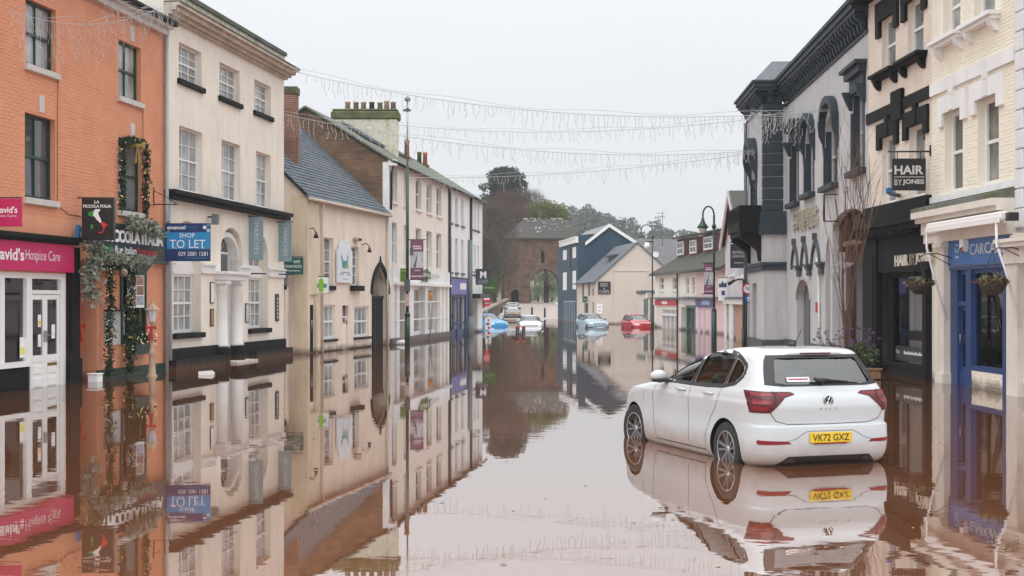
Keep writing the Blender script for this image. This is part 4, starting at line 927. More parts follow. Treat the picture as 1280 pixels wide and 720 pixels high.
Yk = 77; t = thing('hanging_sign', 'dark green sign below and behind the charcoal M sign', 'sign', ((603 - CX) * Yk / FPX, Yk, H + (375 - 365) * Yk / FPX)); w_, h_ = 17 * Yk / FPX, 17 * Yk / FPX
MB().bevbox(0, w_, 0, .06, 0, h_, .01).build('board', mat('grass_green_board', (.035, .12, .012), .5, .05), t); MB().box(.1, w_ - .1, -.004, 0, h_ * .28, h_ * .33).build('print', M_silver, t); b = MB(); b.tube([(-.35, .03, h_), (w_, .03, h_)], .02, 6); b.build('bracket', M_iron, t)
# chimneys on the row
def pots(t, spots, ms, z0, hs=(.35, .5)):
    for k, (x_, y_) in enumerate(spots):
        h_ = rnd.uniform(*hs); b = MB(); b.lathe([(.13, 0), (.115, h_ * .8), (.135, h_ * .82), (.135, h_), (.09, h_), (.09, h_ - .1)], 10, (x_, y_, z0)); b.build('chimney_pot', ms[k % len(ms)], t)
Yk = 62; t = thing('chimney_stack', 'broad whitewashed chimney stack with moss cap and seven pots', 'chimney', ((415 - CX) * Yk / FPX, Yk, 6.5)); w_ = 83 * Yk / FPX; zt = H + (375 - 149) * Yk / FPX - 6.5
MB().box(.06, w_ - .06, .0, .85, -.2, zt).build('stack', M_chimw, t)
b = MB(); b.bevbox(-.06, w_ + .04, -.08, .95, zt, zt + .38, .06); b.bevbox(.0, w_ - .03, -.02, .88, zt + .38, zt + .5, .05); b.build('cap', M_moss, t)
pots(t, [(w_ * f, .42) for f in (.22, .345, .46, .585, .71, .81, .91)], [M_buff, mat('dirty_clay', (.3, .22, .16), .8, .2, 4), M_buff, mat('sooty_clay', (.09, .07, .065), .8, .2), mat('mossy_clay', (.3, .28, .15), .8, .2)], zt + .48)
for px, pxw, yt, Yk, n_, lab in ((505, 6, 197, 66, 1, 'small brick chimney with one terracotta pot right of the big stack'), (519, 16, 208, 74, 2, 'brick chimney with two tall pots farthest along the ridge')):
    t = thing('chimney_stack', lab, 'chimney', ((px - CX) * Yk / FPX, Yk, 8.3)); w_ = pxw * Yk / FPX; zt = H + (375 - yt) * Yk / FPX - 8.3
    MB().box(0, w_, 0, .5, -.6, zt).build('stack', M_redbrick, t); MB().box(-.04, w_ + .04, -.04, .54, zt, zt + .1).build('cap', M_redbrick, t)
    pots(t, [(w_ * f, .25) for f in ((.5,) if n_ == 1 else (.3, .75))], [M_terra] if n_ == 1 else [M_moss, M_terra], zt + .08, (.7, .9))

# --- street furniture on the left
xp = (509.3 - CX) * 54.4 / FPX
t = thing('camera_post', 'tall dark green post with a thin mast and camera, before the ivory shop', 'post', (xp, 54.4, -.4))
b = MB(); b.tube([(0, 0, 0), (0, 0, 1.6)], .11, 12); b.tube([(0, 0, 1.6), (0, 0, 1.75)], [.13, .08], 12); b.tube([(0, 0, 1.75), (0, 0, H + (375 - 205) * 54.4 / FPX + .4)], .062, 12); b.build('post', M_greenpost, t)
b = MB(); zt = H + (375 - 124) * 54.4 / FPX + .4; b.tube([(0, 0, 7.8), (0, 0, zt)], .035, 8); b.build('mast', M_metal, t)
b = MB(); b.lathe([(.02, 0), (.12, .04), (.12, .12), (.05, .2)], 10, (0, 0, zt - .1)); b.box(-.18, .14, -.05, .05, zt - .5, zt - .42); b.lathe([(.05, 0), (.08, .08), (.04, .16)], 8, (0, 0, zt - .5)); b.build('camera', M_lead, t)
b = MB(); b.box(-.12, .12, -.16, -.08, 2.6, 3.1); b.box(.1, .25, -.08, .1, 4.1, 4.4); b.build('junction_box', M_lead, t); MB().box(-.08, .08, -.125, -.1, 2.0, 2.5).build('poster', mat('faded_poster', (.5, .38, .32), .6, .3, 12), t)
Yk = 54.3; t = thing('banner', 'purple banner with a grey photograph of walkers, on the tall green post', 'banner', (xp + .12, 54.35, H + (375 - 349.5) * Yk / FPX)); w_, h_ = 16.5 * Yk / FPX, 50 * Yk / FPX
def purple_banner(t, w_, h_):
    MB().box(0, w_, 0, .012, 0, h_).build('cloth', M_purple, t); MB().box(0, w_, -.004, 0, h_ * .29, h_ * .70).build('photograph', mat('grey_photo', (.42, .43, .46), .6, .15, 4), t)
    flat(t, 'figure', [(.2, .3), (.42, .3), (.5, .5), (.58, .66), (.5, .6), (.4, .5)], mat('photo_dark', (.09, .09, .11), .6, .2), -.007, w_, h_); flat(t, 'figure', [(.56, .3), (.62, .3), (.6, .52), (.74, .44), (.86, .3), (.9, .3), (.78, .5), (.62, .66)], mat('photo_pale', (.6, .6, .6), .6, .1), -.009, w_, h_)
    b = MB(); b.box(w_ * .2, w_ * .8, -.004, 0, h_ * .82, h_ * .85); b.box(w_ * .15, w_ * .85, -.004, 0, h_ * .76, h_ * .80); b.box(w_ * .3, w_ * .75, -.004, 0, h_ * .22, h_ * .24); b.box(.03, w_ - .03, -.004, 0, h_ * .07, h_ * .1); b.build('print', mat('pale_mauve', (.55, .5, .55), .6, 0), t)
    b = MB(); b.tube([(-.12, .006, h_), (w_ + .1, .006, h_)], .02, 6); b.tube([(-.12, .006, 0), (w_ + .02, .006, 0)], .02, 6); b.build('bracket', M_iron, t)
purple_banner(t, w_, h_)
def post_thing(name, lab, cat, px, Y, ztop, r, m, z0=-.6, group=None):
    t = thing(name, lab, cat, ((px - CX) * Y / FPX, Y, z0), 0, group); b = MB(); b.tube([(0, 0, 0), (0, 0, ztop - z0)], r, 10); b.build('post', m, t); return t
t = post_thing('street_post', 'grey lamp standard close to the white end house of the left row', 'post', 587.5, 69.6, H + (375 - 300) * 69.6 / FPX, .13, mat('grey_green_post', (.12, .15, .155), .5, .1, 4)); b = MB(); b.tube([(0, 0, 0), (0, 0, 1.6)], .19, 10); b.build('base', mat('grey_green_post', (.12, .15, .155)), t)
t = post_thing('globe_beacon', 'thin grey pole with an orange beacon before the ivory shop', 'beacon', 538, 62, 2.0, .04, M_metal); b = MB(); b.lathe([(.03, 2.45), (.07, 2.5), (.1, 2.6), (.08, 2.7), (.05, 2.78), (.02, 2.82)], 10); b.build('globe', mat('beacon_orange', (.55, .22, .03), .5, .1), t)
# no entry sign, keep left plate
def disc(t, r, y, z, m, name, x=0, n=24): b = MB(); b.lathe([(0.001, -.012), (r, -.012), (r, 0), (0.001, 0)], n, (x, y, z), 'y', False); return b.build(name, m, t)
t = post_thing('road_sign', 'round red no entry sign on a grey pole by the left parapet', 'road sign', 608.5, 86, 2.15, .04, M_metal, -.7); disc(t, .24, -.05, 2.62, M_red, 'disc'); MB().box(-.17, .17, -.068, -.063, 2.57, 2.67).build('bar', M_wlet, t); MB().box(-.2, .2, -.06, -.05, 2.15, 2.3).build('plate', M_red, t)
t = post_thing('marker_board', 'small white and red chequered marker board at the waterline left', 'road sign', 610.3, 80, .45, .04, M_metal, -.7)
MB().box(-.18, .18, -.06, -.03, .75, 1.5 - .02).build('board', M_wlet, t)
for k in range(3):
    MB().box(-.12 if k == 1 else -.04, .12 if k == 0 else .06, -.064, -.06, .80 + k * .23, .93 + k * .23).build('marking', M_red if k != 1 else M_signdk, t)
for px, lab in ((646.7, 'left one of two black bollards with red tops standing in the water'), (654.6, 'right one of two black bollards with red tops standing in the water')):
    t = thing('bollard', lab, 'bollard', ((px - CX) * 72 / FPX, 72, -.6), 0, 'red topped bollards in the flood'); b = MB(); b.lathe([(.10, 0), (.095, .88)], 12); b.build('post', M_iron, t); b = MB(); b.lathe([(.1, .881), (.1, 1.0), (.07, 1.05)], 12); b.build('cap', mat('dull_red', (.30, .05, .045), .6, .1), t)
for px, Y, y_t, lab in ((627, 138, 385, 'black bollard on the bridge approach left of the parked white car'), (665, 132, 384, 'black bollard on the bridge approach, middle of three'), (681, 131, 385, 'black bollard on the bridge approach, rightmost of three')):
    t = thing('bollard', lab, 'bollard', ((px - CX) * Y / FPX, Y, ground_z(Y)), 0, 'black bollards on the bridge approach'); b = MB(); h_ = H + (375 - y_t) * Y / FPX - ground_z(Y); b.lathe([(.10, 0), (.09, h_ * .93), (.11, h_ * .94), (.10, h_)], 10); b.build('post', M_iron, t)

# ------------------------------------------------------------------ FAR END: gatehouse, bridge parapet, navy and chip shop buildings
Yg = 165.0; gx = lambda px: (px - CX) * Yg / FPX; gz = lambda py: H + (375 - py) * Yg / FPX
FG = Frame((gx(630.5), Yg), (gx(722), Yg)); BG = FG.root('stone_gatehouse', 'medieval brown stone gatehouse on the bridge with a hipped roof', 'gatehouse')
LG = FG.L; g0 = gz(383)
og = [op(gx(662.5) - gx(630.5), gx(699) - gx(630.5), 0, gz(336.5), 1.2, 2.1), op(gx(639) - gx(630.5), gx(648.5) - gx(630.5), 0, gz(362), 2.5, .4), op(gx(676.3) - gx(630.5), gx(680.3) - gx(630.5), gz(329), gz(314), .5)]
facade(BG, LG, 0, gz(299), og, M_gate, 5, back=False)
b = MB(); b.quad((0, 5, 0), (0, 0, 0), (0, 0, gz(299)), (0, 5, gz(299))); b.quad((LG, 0, 0), (LG, 5, 0), (LG, 5, gz(299)), (LG, 0, gz(299)))
o = og[0]; b.quad((0, 5, 0), (o['u0'], 5, 0), (o['u0'], 5, gz(299)), (0, 5, gz(299))); b.quad((o['u1'], 5, 0), (LG, 5, 0), (LG, 5, gz(299)), (o['u1'], 5, gz(299))); b.quad((o['u0'], 5, o['z1']), (o['u1'], 5, o['z1']), (o['u1'], 5, gz(299)), (o['u0'], 5, gz(299)))
P = arch_pts(o); b.quad((o['u0'], 1.2, 0), (o['u0'], 5, 0), (o['u0'], 5, o['z1'] - 2.1), (o['u0'], 1.2, o['z1'] - 2.1)); b.quad((o['u1'], 1.2, 0), (o['u1'], 5, 0), (o['u1'], 5, o['z1'] - 2.1), (o['u1'], 1.2, o['z1'] - 2.1))
for i in range(len(P) - 1): b.quad((P[i][0], 1.2, P[i][1]), (P[i + 1][0], 1.2, P[i + 1][1]), (P[i + 1][0], 5, P[i + 1][1]), (P[i][0], 5, P[i][1]))
b.build('rear_wall', M_gate, BG)
P = arch_pts(dict(u0=o['u0'] - .45, u1=o['u1'] + .45, z1=o['z1'] + .4, arch=2.4, pt=False)); b = MB()
Q = arch_pts(o)
for i in range(len(P) - 1):
    b.prism([P[i], Q[i], Q[i + 1], P[i + 1]], -.07, .05)
b.build('voussoirs', mat('paler_sandstone', (.13, .085, .062), .95, .3, 2, .4, 8), BG)
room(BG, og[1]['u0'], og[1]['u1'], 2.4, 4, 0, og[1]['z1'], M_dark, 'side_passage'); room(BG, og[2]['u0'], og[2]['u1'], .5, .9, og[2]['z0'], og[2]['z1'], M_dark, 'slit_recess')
ze = gz(297.5); zr = gz(272.5); e = .35
x0, x1 = -e, LG + e; ra, rb = gx(655) - gx(630.5), gx(706) - gx(630.5)
b = MB(); b.quad((x0, -e, ze), (x1, -e, ze), (rb, 2.5, zr), (ra, 2.5, zr)); b.quad((x1, 5 + e, ze), (x0, 5 + e, ze), (ra, 2.5, zr), (rb, 2.5, zr)); b.poly([(x0, 5 + e, ze), (x0, -e, ze), (ra, 2.5, zr)]); b.poly([(x1, -e, ze), (x1, 5 + e, ze), (rb, 2.5, zr)]); b.quad((x0, -e, ze), (x0, 5 + e, ze), (x1, 5 + e, ze), (x1, -e, ze)); b.box(x0, x1, -e + .01, 0, ze - .18, ze - .005)
b.build('roof', mossy('gatehouse_roof_slates', (.058, .048, .047), (.045, .054, .024), .42, scale=.35), BG)
# birds
def bird_mesh():
    b = MB(); b.lathe([(.01, -.16), (.07, -.1), (.09, 0), (.07, .09), (.03, .15)], 7, (0, 0, .12), 'y'); b.lathe([(.01, -.03), (.045, 0), (.01, .045)], 6, (0, .14, .22)); b.prism([(-.05, .1), (.05, .1), (.03, .13), (-.03, .13)], -.3, -.12); return b
bm_w = mat('pale_feathers', (.62, .62, .62), .7, .1, 9); bm_g = mat('grey_feathers', (.3, .31, .34), .7, .2, 9)
b0 = bird_mesh().build('pigeon', bm_w, None); b1m = bird_mesh().build('pigeon', bm_g, None)
slots_ = []
for k in range(54):
    v = rnd.random() ** 1.5 * .8
    if k < 16: v = 0
    a = ra + (x0 - ra) * v; c = rb + (x1 - rb) * v; xx = rnd.uniform(a, min(c, LG - .5)); yy = 2.5 + (-e - 2.5) * v; zz = zr + (ze - zr) * v
    if k < 52 or True:
        o = (b0, b1m)[k % 3 == 0] if k < 2 else (b0 if k % 3 else b1m).copy()
        if k >= 2: COL.objects.link(o)
        o['label'] = '%s pigeon perched %s of the gatehouse' % ('small pale' if k % 3 else 'small grey', 'along the roof ridge' if k < 16 else 'on the slates of the front roof slope'); o['category'] = 'bird'; o['group'] = 'pigeons on the gatehouse roof'
        o.location = (FG.P0.x + xx, Yg + yy, zz - .02); o.rotation_euler = (0, 0, rnd.uniform(0, 6.28)); o.scale = (.72, .72, .72)
M_rubble2 = brickmat('parapet_stone', (.16, .115, .08), (.10, .075, .055), (.11, .09, .07), .45, .2, .02, .95, .35)
# stone parapets of the bridge approach
def parapet(name, lab, A, C, th, hs, m):
    t = thing(name, lab, 'wall', (A[0], A[1], 0)); n_ = 8; b = MB(); c_ = MB()
    d = Vector((C[0] - A[0], C[1] - A[1])); nn = Vector((d.y, -d.x)).normalized() * th
    for k in range(n_):
        f0, f1 = k / n_, (k + 1) / n_; p, q_ = d * f0, d * f1; h0, h1 = hs[0] + (hs[1] - hs[0]) * f0, hs[0] + (hs[1] - hs[0]) * f1
        A0, A1, B0, B1 = p, p + nn, q_, q_ + nn
        b.add([(A0.x, A0.y, -1), (A1.x, A1.y, -1), (B1.x, B1.y, -1), (B0.x, B0.y, -1), (A0.x, A0.y, h0), (A1.x, A1.y, h0), (B1.x, B1.y, h1), (B0.x, B0.y, h1)], [(0, 1, 5, 4), (1, 2, 6, 5), (2, 3, 7, 6), (3, 0, 4, 7), (4, 5, 6, 7)])
        e0, e1 = -nn * .15, nn * 1.15
        c_.add([(*(A0 + e0), h0), (*(A0 + e1), h0), (*(B0 + e1), h1), (*(B0 + e0), h1), (*(A0 + e0), h0 + .14), (*(A0 + e1), h0 + .14), (*(B0 + e1), h1 + .14), (*(B0 + e0), h1 + .14)], [(0, 3, 2, 1), (4, 5, 6, 7), (0, 1, 5, 4), (1, 2, 6, 5), (2, 3, 7, 6), (3, 0, 4, 7)])
    b.build('wall', m, t); c_.build('coping', mat('pale_coping', (.20, .165, .13), .9, .2, 2, .3, 10), t)
parapet('bridge_parapet', 'brown stone parapet wall sloping up to the gatehouse on the left', (-2.9, 96), (gx(631), 164.5), .5, (.75, 1.9), M_rubble2)
parapet('bridge_parapet', 'brown stone parapet wall right of the gatehouse arch beyond the navy house', (gx(721), 164.5), (8.5, 122), .5, (2.2, 1.4), M_rubble2)

# navy building
FN = Frame((5.55, 112.3), (4.5, 122)); 
D_ = Vector((-.108, .994)).normalized()
# as seen from the street its left end is the far one
FN = Frame((4.55, 121.6), (5.57, 112.2)); BN = FN.root('navy_building', 'navy blue three storey building with white panelled windows and gabled wing', 'building')
u = FN.u; z = FN.z; LN = FN.L
wn_ = [op(u(703.6), u(708.5), z(704, 325.5), z(704, 313), .12), op(u(715.6), u(720), z(716, 323), z(716, 309), .12), op(u(703.6), u(708.5), z(704, 363), z(704, 340.5), .12), op(u(715.6), u(720), z(716, 362), z(716, 338.5), .12), op(u(704), u(719.5), -.8, z(704, 376), .2)]
zt = z(710, 298)
facade(BN, LN, -.8, zt, wn_, M_navy, 2.6)
for o in wn_[:4]: b = MB(); b.box(o['u0'] + .02, o['u1'] - .02, .0, .1, o['z0'] + .02, o['z1'] - .02); b.box((o['u0'] + o['u1']) / 2 - .03, (o['u0'] + o['u1']) / 2 + .03, -.02, .0, o['z0'] + .03, o['z1'] - .03); b.build('white_shutter', mat('white_shutter_panel', (.74, .75, .76), .5, .05), BN)
o = wn_[4]; b = MB(); n_ = 8
for k in range(n_ + 1): x_ = o['u0'] + (o['u1'] - o['u0']) * k / n_; b.box(x_ - .07, x_ + .07, .02, .1, -.3, o['z1'])
b.box(o['u0'], o['u1'], .01, .12, o['z1'] - .1, o['z1']); f = b.build('shop_window', mat('pale_blue_frame', (.34, .40, .46), .5, 0), BN); pane_mesh(o['u0'], o['u1'], -.3, o['z1'], .14).build('pane', mat('navy_glass', (.02, .04, .07), .06, .2), f)
b = MB(); b.box(-.1, LN + .1, -.2, .05, zt - .62, zt - .2); b.box(-.12, LN + .12, -.26, .05, zt - .2, zt - .08); b.build('fascia_board', M_wpaint, BN)
b = MB(); b.quad((0, 0, zt), (LN, 0, zt), (LN, 2.6, zt + .25), (0, 2.6, zt + .25)); b.build('roof', M_slate_tex, BN)
MB().box((u(712) - .6), u(713) + .25, -.06, .02, z(711, 337), z(711, 310)).build('wall_emblem', mat('dark_emblem', (.05, .04, .035), .6, .3, 5), BN)
# gabled wing behind, its gable end towards the car park
gxY = 112.15; wx = lambda px: (px - CX) * gxY / FPX; wz = lambda py: H + (375 - py) * gxY / FPX
FW = Frame((wx(729), gxY + .1), (wx(792), gxY + .7)); BW = BN
t = thing('navy_gabled_house', 'navy blue gable end with white bargeboards behind the chip shop', 'building', (wx(729), gxY, 0))
X_ = lambda px: wx(px) - wx(729)
pk = X_(761.5); Lw = X_(794); ze = wz(301)
b = MB(); b.poly([(X_(722.5), 0, -.8), (Lw, 0, -.8), (Lw, 0, ze), (pk, 0, wz(281)), (X_(733), 0, ze), (X_(722.5), 0, ze)]); dd = Vector((-.108 * 12, 12, 0))
for p_, q_ in (((Lw, 0), (Lw, 1)),): b.quad((Lw, 0, -.8), (Lw + dd.x, 12, -.8), (Lw + dd.x, 12, ze), (Lw, 0, ze))
b.quad((X_(722.5), 0, -.8), (X_(722.5) + dd.x, 12, -.8), (X_(722.5) + dd.x, 12, ze), (X_(722.5), 0, ze)); b.build('wall', M_navy, t)
b = MB(); b.quad((X_(731), -.15, ze - .1), (pk, -.15, wz(280)), (pk + dd.x, 12, wz(280)), (X_(731) + dd.x, 12, ze - .1)); b.quad((pk, -.15, wz(280)), (Lw + .2, -.15, ze - .1), (Lw + .2 + dd.x, 12, ze - .1), (pk + dd.x, 12, wz(280))); b.build('roof', mat('grey_slates', (.20, .20, .205), .8, .15, 3, .3, 8), t)
b = MB()
for (xa, za_), (xb, zb_) in (((X_(731.5), ze - .12), (pk, wz(280) + .03)), ((pk, wz(280) + .03), (Lw + .2, ze - .12))): b.prism([(xa, za_ - .3), (xb, zb_ - .3), (xb, zb_), (xa, za_)], -.24, -.15)
b.build('bargeboard', M_wpaint, t)

# chip shop
Yc = 102.0; cx_ = lambda px: (px - CX) * Yc / FPX; cz = lambda py: H + (375 - py) * Yc / FPX
t = thing('chip_shop', 'pinkish beige chip shop building with tall blank gable wall', 'building', (cx_(745), Yc, 0)); BC_ = t
X_ = lambda px: cx_(px) - cx_(745); dx = -.108
pk = X_(797); zE = cz(350); zP = cz(303); Lc = X_(850)
b = MB(); b.poly([(0, 0, -.8), (Lc, 0, -.8), (Lc, 0, cz(352)), (pk, 0, zP), (0, 0, zE)]); b.quad((Lc, 0, -.8), (Lc + dx * 9, 9, -.8), (Lc + dx * 9, 9, cz(352)), (Lc, 0, cz(352))); b.build('gable_wall', M_chip, t)
b = MB(); b.box(X_(768), X_(809), -.07, .02, -.8, cz(339)); b.box(X_(767), X_(810), -.12, .02, cz(339), cz(338)); b.build('wall_panel', M_chip, t)
FC = Frame((cx_(745) + dx * 9.4, Yc + 9.4), (cx_(745), Yc)); 
sub = FC
fw = link('front_wall', None, t); fw.location = (FC.P0.x - cx_(745), FC.P0.y - Yc, 0); fw.rotation_euler = (0, 0, FC.a)
u = FC.u; z = FC.z; LC = FC.L
wc = [op(u(727.3), u(730), z(728, 370), z(728, 354), .12), op(u(734.8), u(737.6), z(736, 370), z(736, 353), .12), op(u(740.2), u(742.4), z(741, 369.5), z(741, 361), .12), op(u(730), u(735), -.8, z(732, 379), .2), op(u(740.5), u(742.5), -.2, z(741, 378), .2)]
for i_, o in enumerate(wc):
    o['u1'] = max(o['u1'], o['u0'] + .3)
bpy.data.objects.remove(fw)
def facade_at(F, par_loc, par, L, z0, z1, ops, m):
    """front wall placed along another line of the same house"""
    o_ = facade(par, L, z0, z1, ops, m, 1, 'front_wall', back=False); return o_
o_ = facade_at(FC, None, t, LC, -.8, zE, wc, M_chip); o_.location = (FC.P0.x - cx_(745), FC.P0.y - Yc, 0); o_.rotation_euler = (0, 0, FC.a); fwl = o_
for o in wc[:3] + wc[4:]: pane_mesh(o['u0'], o['u1'], o['z0'], o['z1'], .1).build('window_pane', M_pane_d, fwl)
o = wc[3]; MB().box(o['u0'], o['u1'], .15, .2, -.8, o['z1']).build('doorway', M_dark, fwl)
b = MB(); b.quad((-.25, -.12, zE - .2), (pk, -.12, zP + .05), (pk + dx * 9.4, 9.4, zP + .05), (-.25 + dx * 9.4, 9.4, zE - .2)); b.quad((pk, -.12, zP + .05), (Lc + .2, -.12, cz(352) - .1), (Lc + .2 + dx * 9.4, 9.4, cz(352) - .1), (pk + dx * 9.4, 9.4, zP + .05))
b.quad((-.25, -.12, zE - .32), (pk, -.12, zP - .07), (pk, -.12, zP + .05), (-.25, -.12, zE - .2)); b.quad((pk, -.12, zP - .07), (Lc + .2, -.12, cz(352) - .22), (Lc + .2, -.12, cz(352) - .1), (pk, -.12, zP + .05))
b.build('roof', mossy('chip_shop_slates', (.10, .11, .125), (.06, .065, .05), .2), t)
b = MB(); b.tube([(-.3, -.1, zE - .2), (-.3 + dx * 9.4, 9.4, zE - .2)], .06, 6); b.build('gutter', M_iron, t)
for f0, f1 in ((.42, .66),):
    yb = 3.0
    b = MB(); xs_ = 1.45; b.box(xs_ - .2, xs_ + .25, 2.6, 4.4, zE + .9, zE + 1.95); d1 = b.build('dormer', M_lead, t); MB().prism([(xs_ - .4, zE + 1.9), (xs_ + 1.6, zE + 2.15), (xs_ + 1.6, zE + 2.25), (xs_ - .4, zE + 2.0)], 2.4, 5.6).build('dormer_roof', M_lead, d1)
    MB().box(xs_ - .22, xs_ - .2, 2.8, 3.4, zE + 1.1, zE + 1.8).build('dormer_pane', M_pane, d1)
t = thing('wall_sign', 'black FISH & CHIPS board on the beige gable wall', 'sign', (cx_(747.5), Yc - .09, cz(367.5))); w_, h_ = X_(762.8) - X_(747.2), 15.6 * Yc / FPX
MB().bevbox(0, w_, 0, .06, 0, h_, .01).build('board', mat('sign_black', (.012, .012, .013)), t); MB().box(w_ * .18, w_ * .78, -.004, 0, h_ * .84, h_ * .87).build('print', M_silver, t)
text(t, 'FISH', w_ * .2, h_ * .58, w_ * .58, h_ * .2, M_silver); text(t, '&', w_ * .42, h_ * .34, w_ * .14, h_ * .16, M_silver); text(t, 'CHIPS', w_ * .1, h_ * .06, w_ * .78, h_ * .24, M_silver)
t = thing('notice_board', 'white notice low on the beige gable wall behind the pale blue car', 'notice board', (cx_(746), Yc - .05, cz(392))); MB().box(0, .42, 0, .04, 0, .75).build('panel', M_wlet, t); MB().box(.12, .3, -.005, 0, .15, .3).build('print', M_silver, t); MB().box(.12, .3, -.005, 0, .45, .6).build('print', M_silver, t)
t = thing('hanging_sign', 'small dark green sign over the chip shop side doorway', 'sign', (cx_(731), 105.3, H + 5.5 * 105.3 / FPX - .55)); MB().bevbox(0, .4, 0, .06, 0, .5, .01).build('board', M_vetgreen, t); MB().box(.08, .32, -.005, 0, .2, .26).build('print', M_silver, t)
# slate roofed house and aerial behind
t = thing('slate_roofed_house', 'grey slate roof with a skylight rising behind the chip shop', 'building', ((800 - CX) * 125 / FPX, 125, 0)); hz_ = lambda py: H + (375 - py) * 125 / FPX
MB().box(0, 7, 0, 6, -.8, hz_(336)).build('wall', M_chip, t); MB().prismx([(-.2, hz_(337)), (3, hz_(297)), (6.2, hz_(337))], -.4, 6).build('roof', mat('purple_grey_slates', (.13, .125, .13), .8, .15, 3, .3, 8), t)
s_ = MB(); k1 = (hz_(297) - hz_(337)) / 3.2; s_.prismx([(.95, hz_(337) + k1 * 1.15 + .06), (1.5, hz_(337) + k1 * 1.7 + .06), (1.5, hz_(337) + k1 * 1.7 + .14), (.95, hz_(337) + k1 * 1.15 + .14)], 1.3, 1.9); s_.build('skylight', M_pane_l, t)
t = thing('tv_aerial', 'television aerial on a tall pole above the slate roofs', 'aerial', ((828 - CX) * 124 / FPX, 124, hz_(300) - .3)); b = MB(); b.tube([(0, 0, -.3), (0, 0, 2.9)], .03, 6); b.build('mast', M_lead, t)
b = MB(); b.tube([(-.75, 0, 2.35), (.25, 0, 2.5)], .025, 5); b.tube([(-.5, 0, 2.75), (.2, 0, 2.8)], .025, 5)
for k in range(6): b.tube([(-.65 + k * .16, -.25, 2.36 + k * .025), (-.65 + k * .16, .25, 2.36 + k * .025)], .015, 4); b.tube([(-.65 + k * .16, 0, 2.2), (-.65 + k * .16, 0, 2.55)], .015, 4)
b.tube([(-.3, 0, 1.6), (.1, 0, 1.7)], .02, 4); b.build('elements', M_lead, t)

# ------------------------------------------------------------------ RIGHT SIDE
# --- buttercream and peach pair (hair salon, car care)
def RB(px): return RP(10.6, 590, px)
def heads(par, wins, m, L, z0=6.52, z1=6.80, name='window_head'):
    b = MB(); b.box(0.02, L - .02, -.07, .02, z0, z1)
    for o in wins:
        a, c = o['u0'], o['u1']; mm = (a + c) / 2
        b.box(a - .30, c + .30, -.075, .02, o['z1'] + .0, o['z1'] + .38); b.box(a - .30, a, -.075, .02, o['z1'] - .28, o['z1']); b.box(c, c + .30, -.075, .02, o['z1'] - .28, o['z1']); b.box(mm - .13, mm + .13, -.09, .02, o['z1'] + .38, z0)
        b.box(mm - .13, mm + .13, -.095, .02, o['z1'] + .02, o['z1'] + .36)
    b.build(name, m, par)
def bracket_sill(par, o, m):
    b = MB(); a, c, z_ = o['u0'] - .3, o['u1'] + .3, o['z0']
    b.box(a, c, -.28, .05, z_ - .09, z_ - .01); b.box(a + .05, c - .05, -.2, .02, z_ - .17, z_ - .09)
    for x in (a + .12, c - .30): b.prismx([(-.2, z_ - .17), (.02, z_ - .17), (.02, z_ - .42), (-.08, z_ - .38), (-.16, z_ - .28)], x, x + .18)
    b.build('bracketed_sill', m, par)
F7 = Frame(RB(1085), RB(1165)); B7 = F7.root('peach_brick_building', 'peach painted brick building with black trim above the black hair salon', 'building', 'terraced buildings along the right side')
u = F7.u; z = F7.z; L7 = F7.L
w7 = [op(u(1102), u(1119.5), 7.68, 9.05, .17), op(u(1134.5), u(1154.5), 7.68, 9.05, .17), op(u(1102.5), u(1119.5), 4.3, 6.02, .17), op(u(1136), u(1156.5), 4.3, 6.02, .17)]
s7 = [op(u(1100), u(1163), -.8, 2.55, .05)]
facade(B7, L7, -.8, 10.3, w7 + s7, M_peach, 9)
for o in w7: window(B7, o['u0'], o['u1'], o['z0'], o['z1'], .17, M_wpaint, M_pane, 1, 2, .07)
for o in w7[:2]:
    bracket_sill(B7, o, M_black)
    b = MB(); a, c = o['u0'], o['u1']; b.box(a - .3, c + .3, -.09, .02, o['z1'], o['z1'] + .5); b.box(a - .3, a, -.085, .02, o['z1'] - .4, o['z1']); b.box(c, c + .3, -.085, .02, o['z1'] - .4, o['z1']); b.build('window_head', M_black, B7)
heads(B7, w7[2:], M_black, L7)
b = MB(); b.box(u(1118), u(1131), -.11, .02, 6.3, 7.05); b.build('keystone', M_black, B7)
b = MB(); b.box(0, L7, -.5, .02, 9.75, 10.0); b.box(0, L7, -.7, .02, 10.0, 10.3); b.build('eaves_cornice', M_black, B7)
gable_roof(B7, L7, 9, 10.3, 12.5, M_slate_tex, .5)
bricks(B7, L7, 2.9, 9.7, w7 + s7, M_peach, (0.02, L7 - .02), (4.4, 9.7), npart=0)
b = MB()
for k, (y, a, c) in enumerate(((-.2, 3.42, 3.55), (-.3, 3.55, 3.68), (-.42, 3.68, 3.8), (-.3, 3.8, 4.0), (-.14, 4.0, 4.28))): b.box(-.02, L7 - .01, y, .02, a, c)
b.build('shop_cornice', M_black, B7)
b = MB()
for k in range(22): b.box(.1 + k * (L7 - .4) / 22, .2 + k * (L7 - .4) / 22, -.34, -.2, 3.44, 3.54)
b.build('dentils', M_black, B7, kind='stuff')
b = MB(); b.box(0, u(1102), -.15, .02, -.8, 3.42); b.box(u(1102), L7, -.1, .02, 2.55, 3.42); b.box(u(1160.5), L7, -.15, .3, -.8, 2.55); b.box(u(1105), u(1111), .1, .22, .26, 2.55); b.box(u(1111), u(1160.5), .1, .22, 2.42, 2.55); b.box(u(1103), u(1160.5), .06, .3, -.8, .2); b.box(u(1103), u(1160.5), .0, .22, .2, .28); b.box(0, u(1100), -.2, .0, -.8, .5); f = b.build('shopfront_frame', M_black, B7)
b = MB(); b.bevbox(.1, u(1099), -.175, -.14, .7, 3.0, .02); b.build('pilaster_panel', M_black, B7)
pane_mesh(u(1111), u(1160.5), .28, 2.42, .16).build('pane', M_shopglass, f)
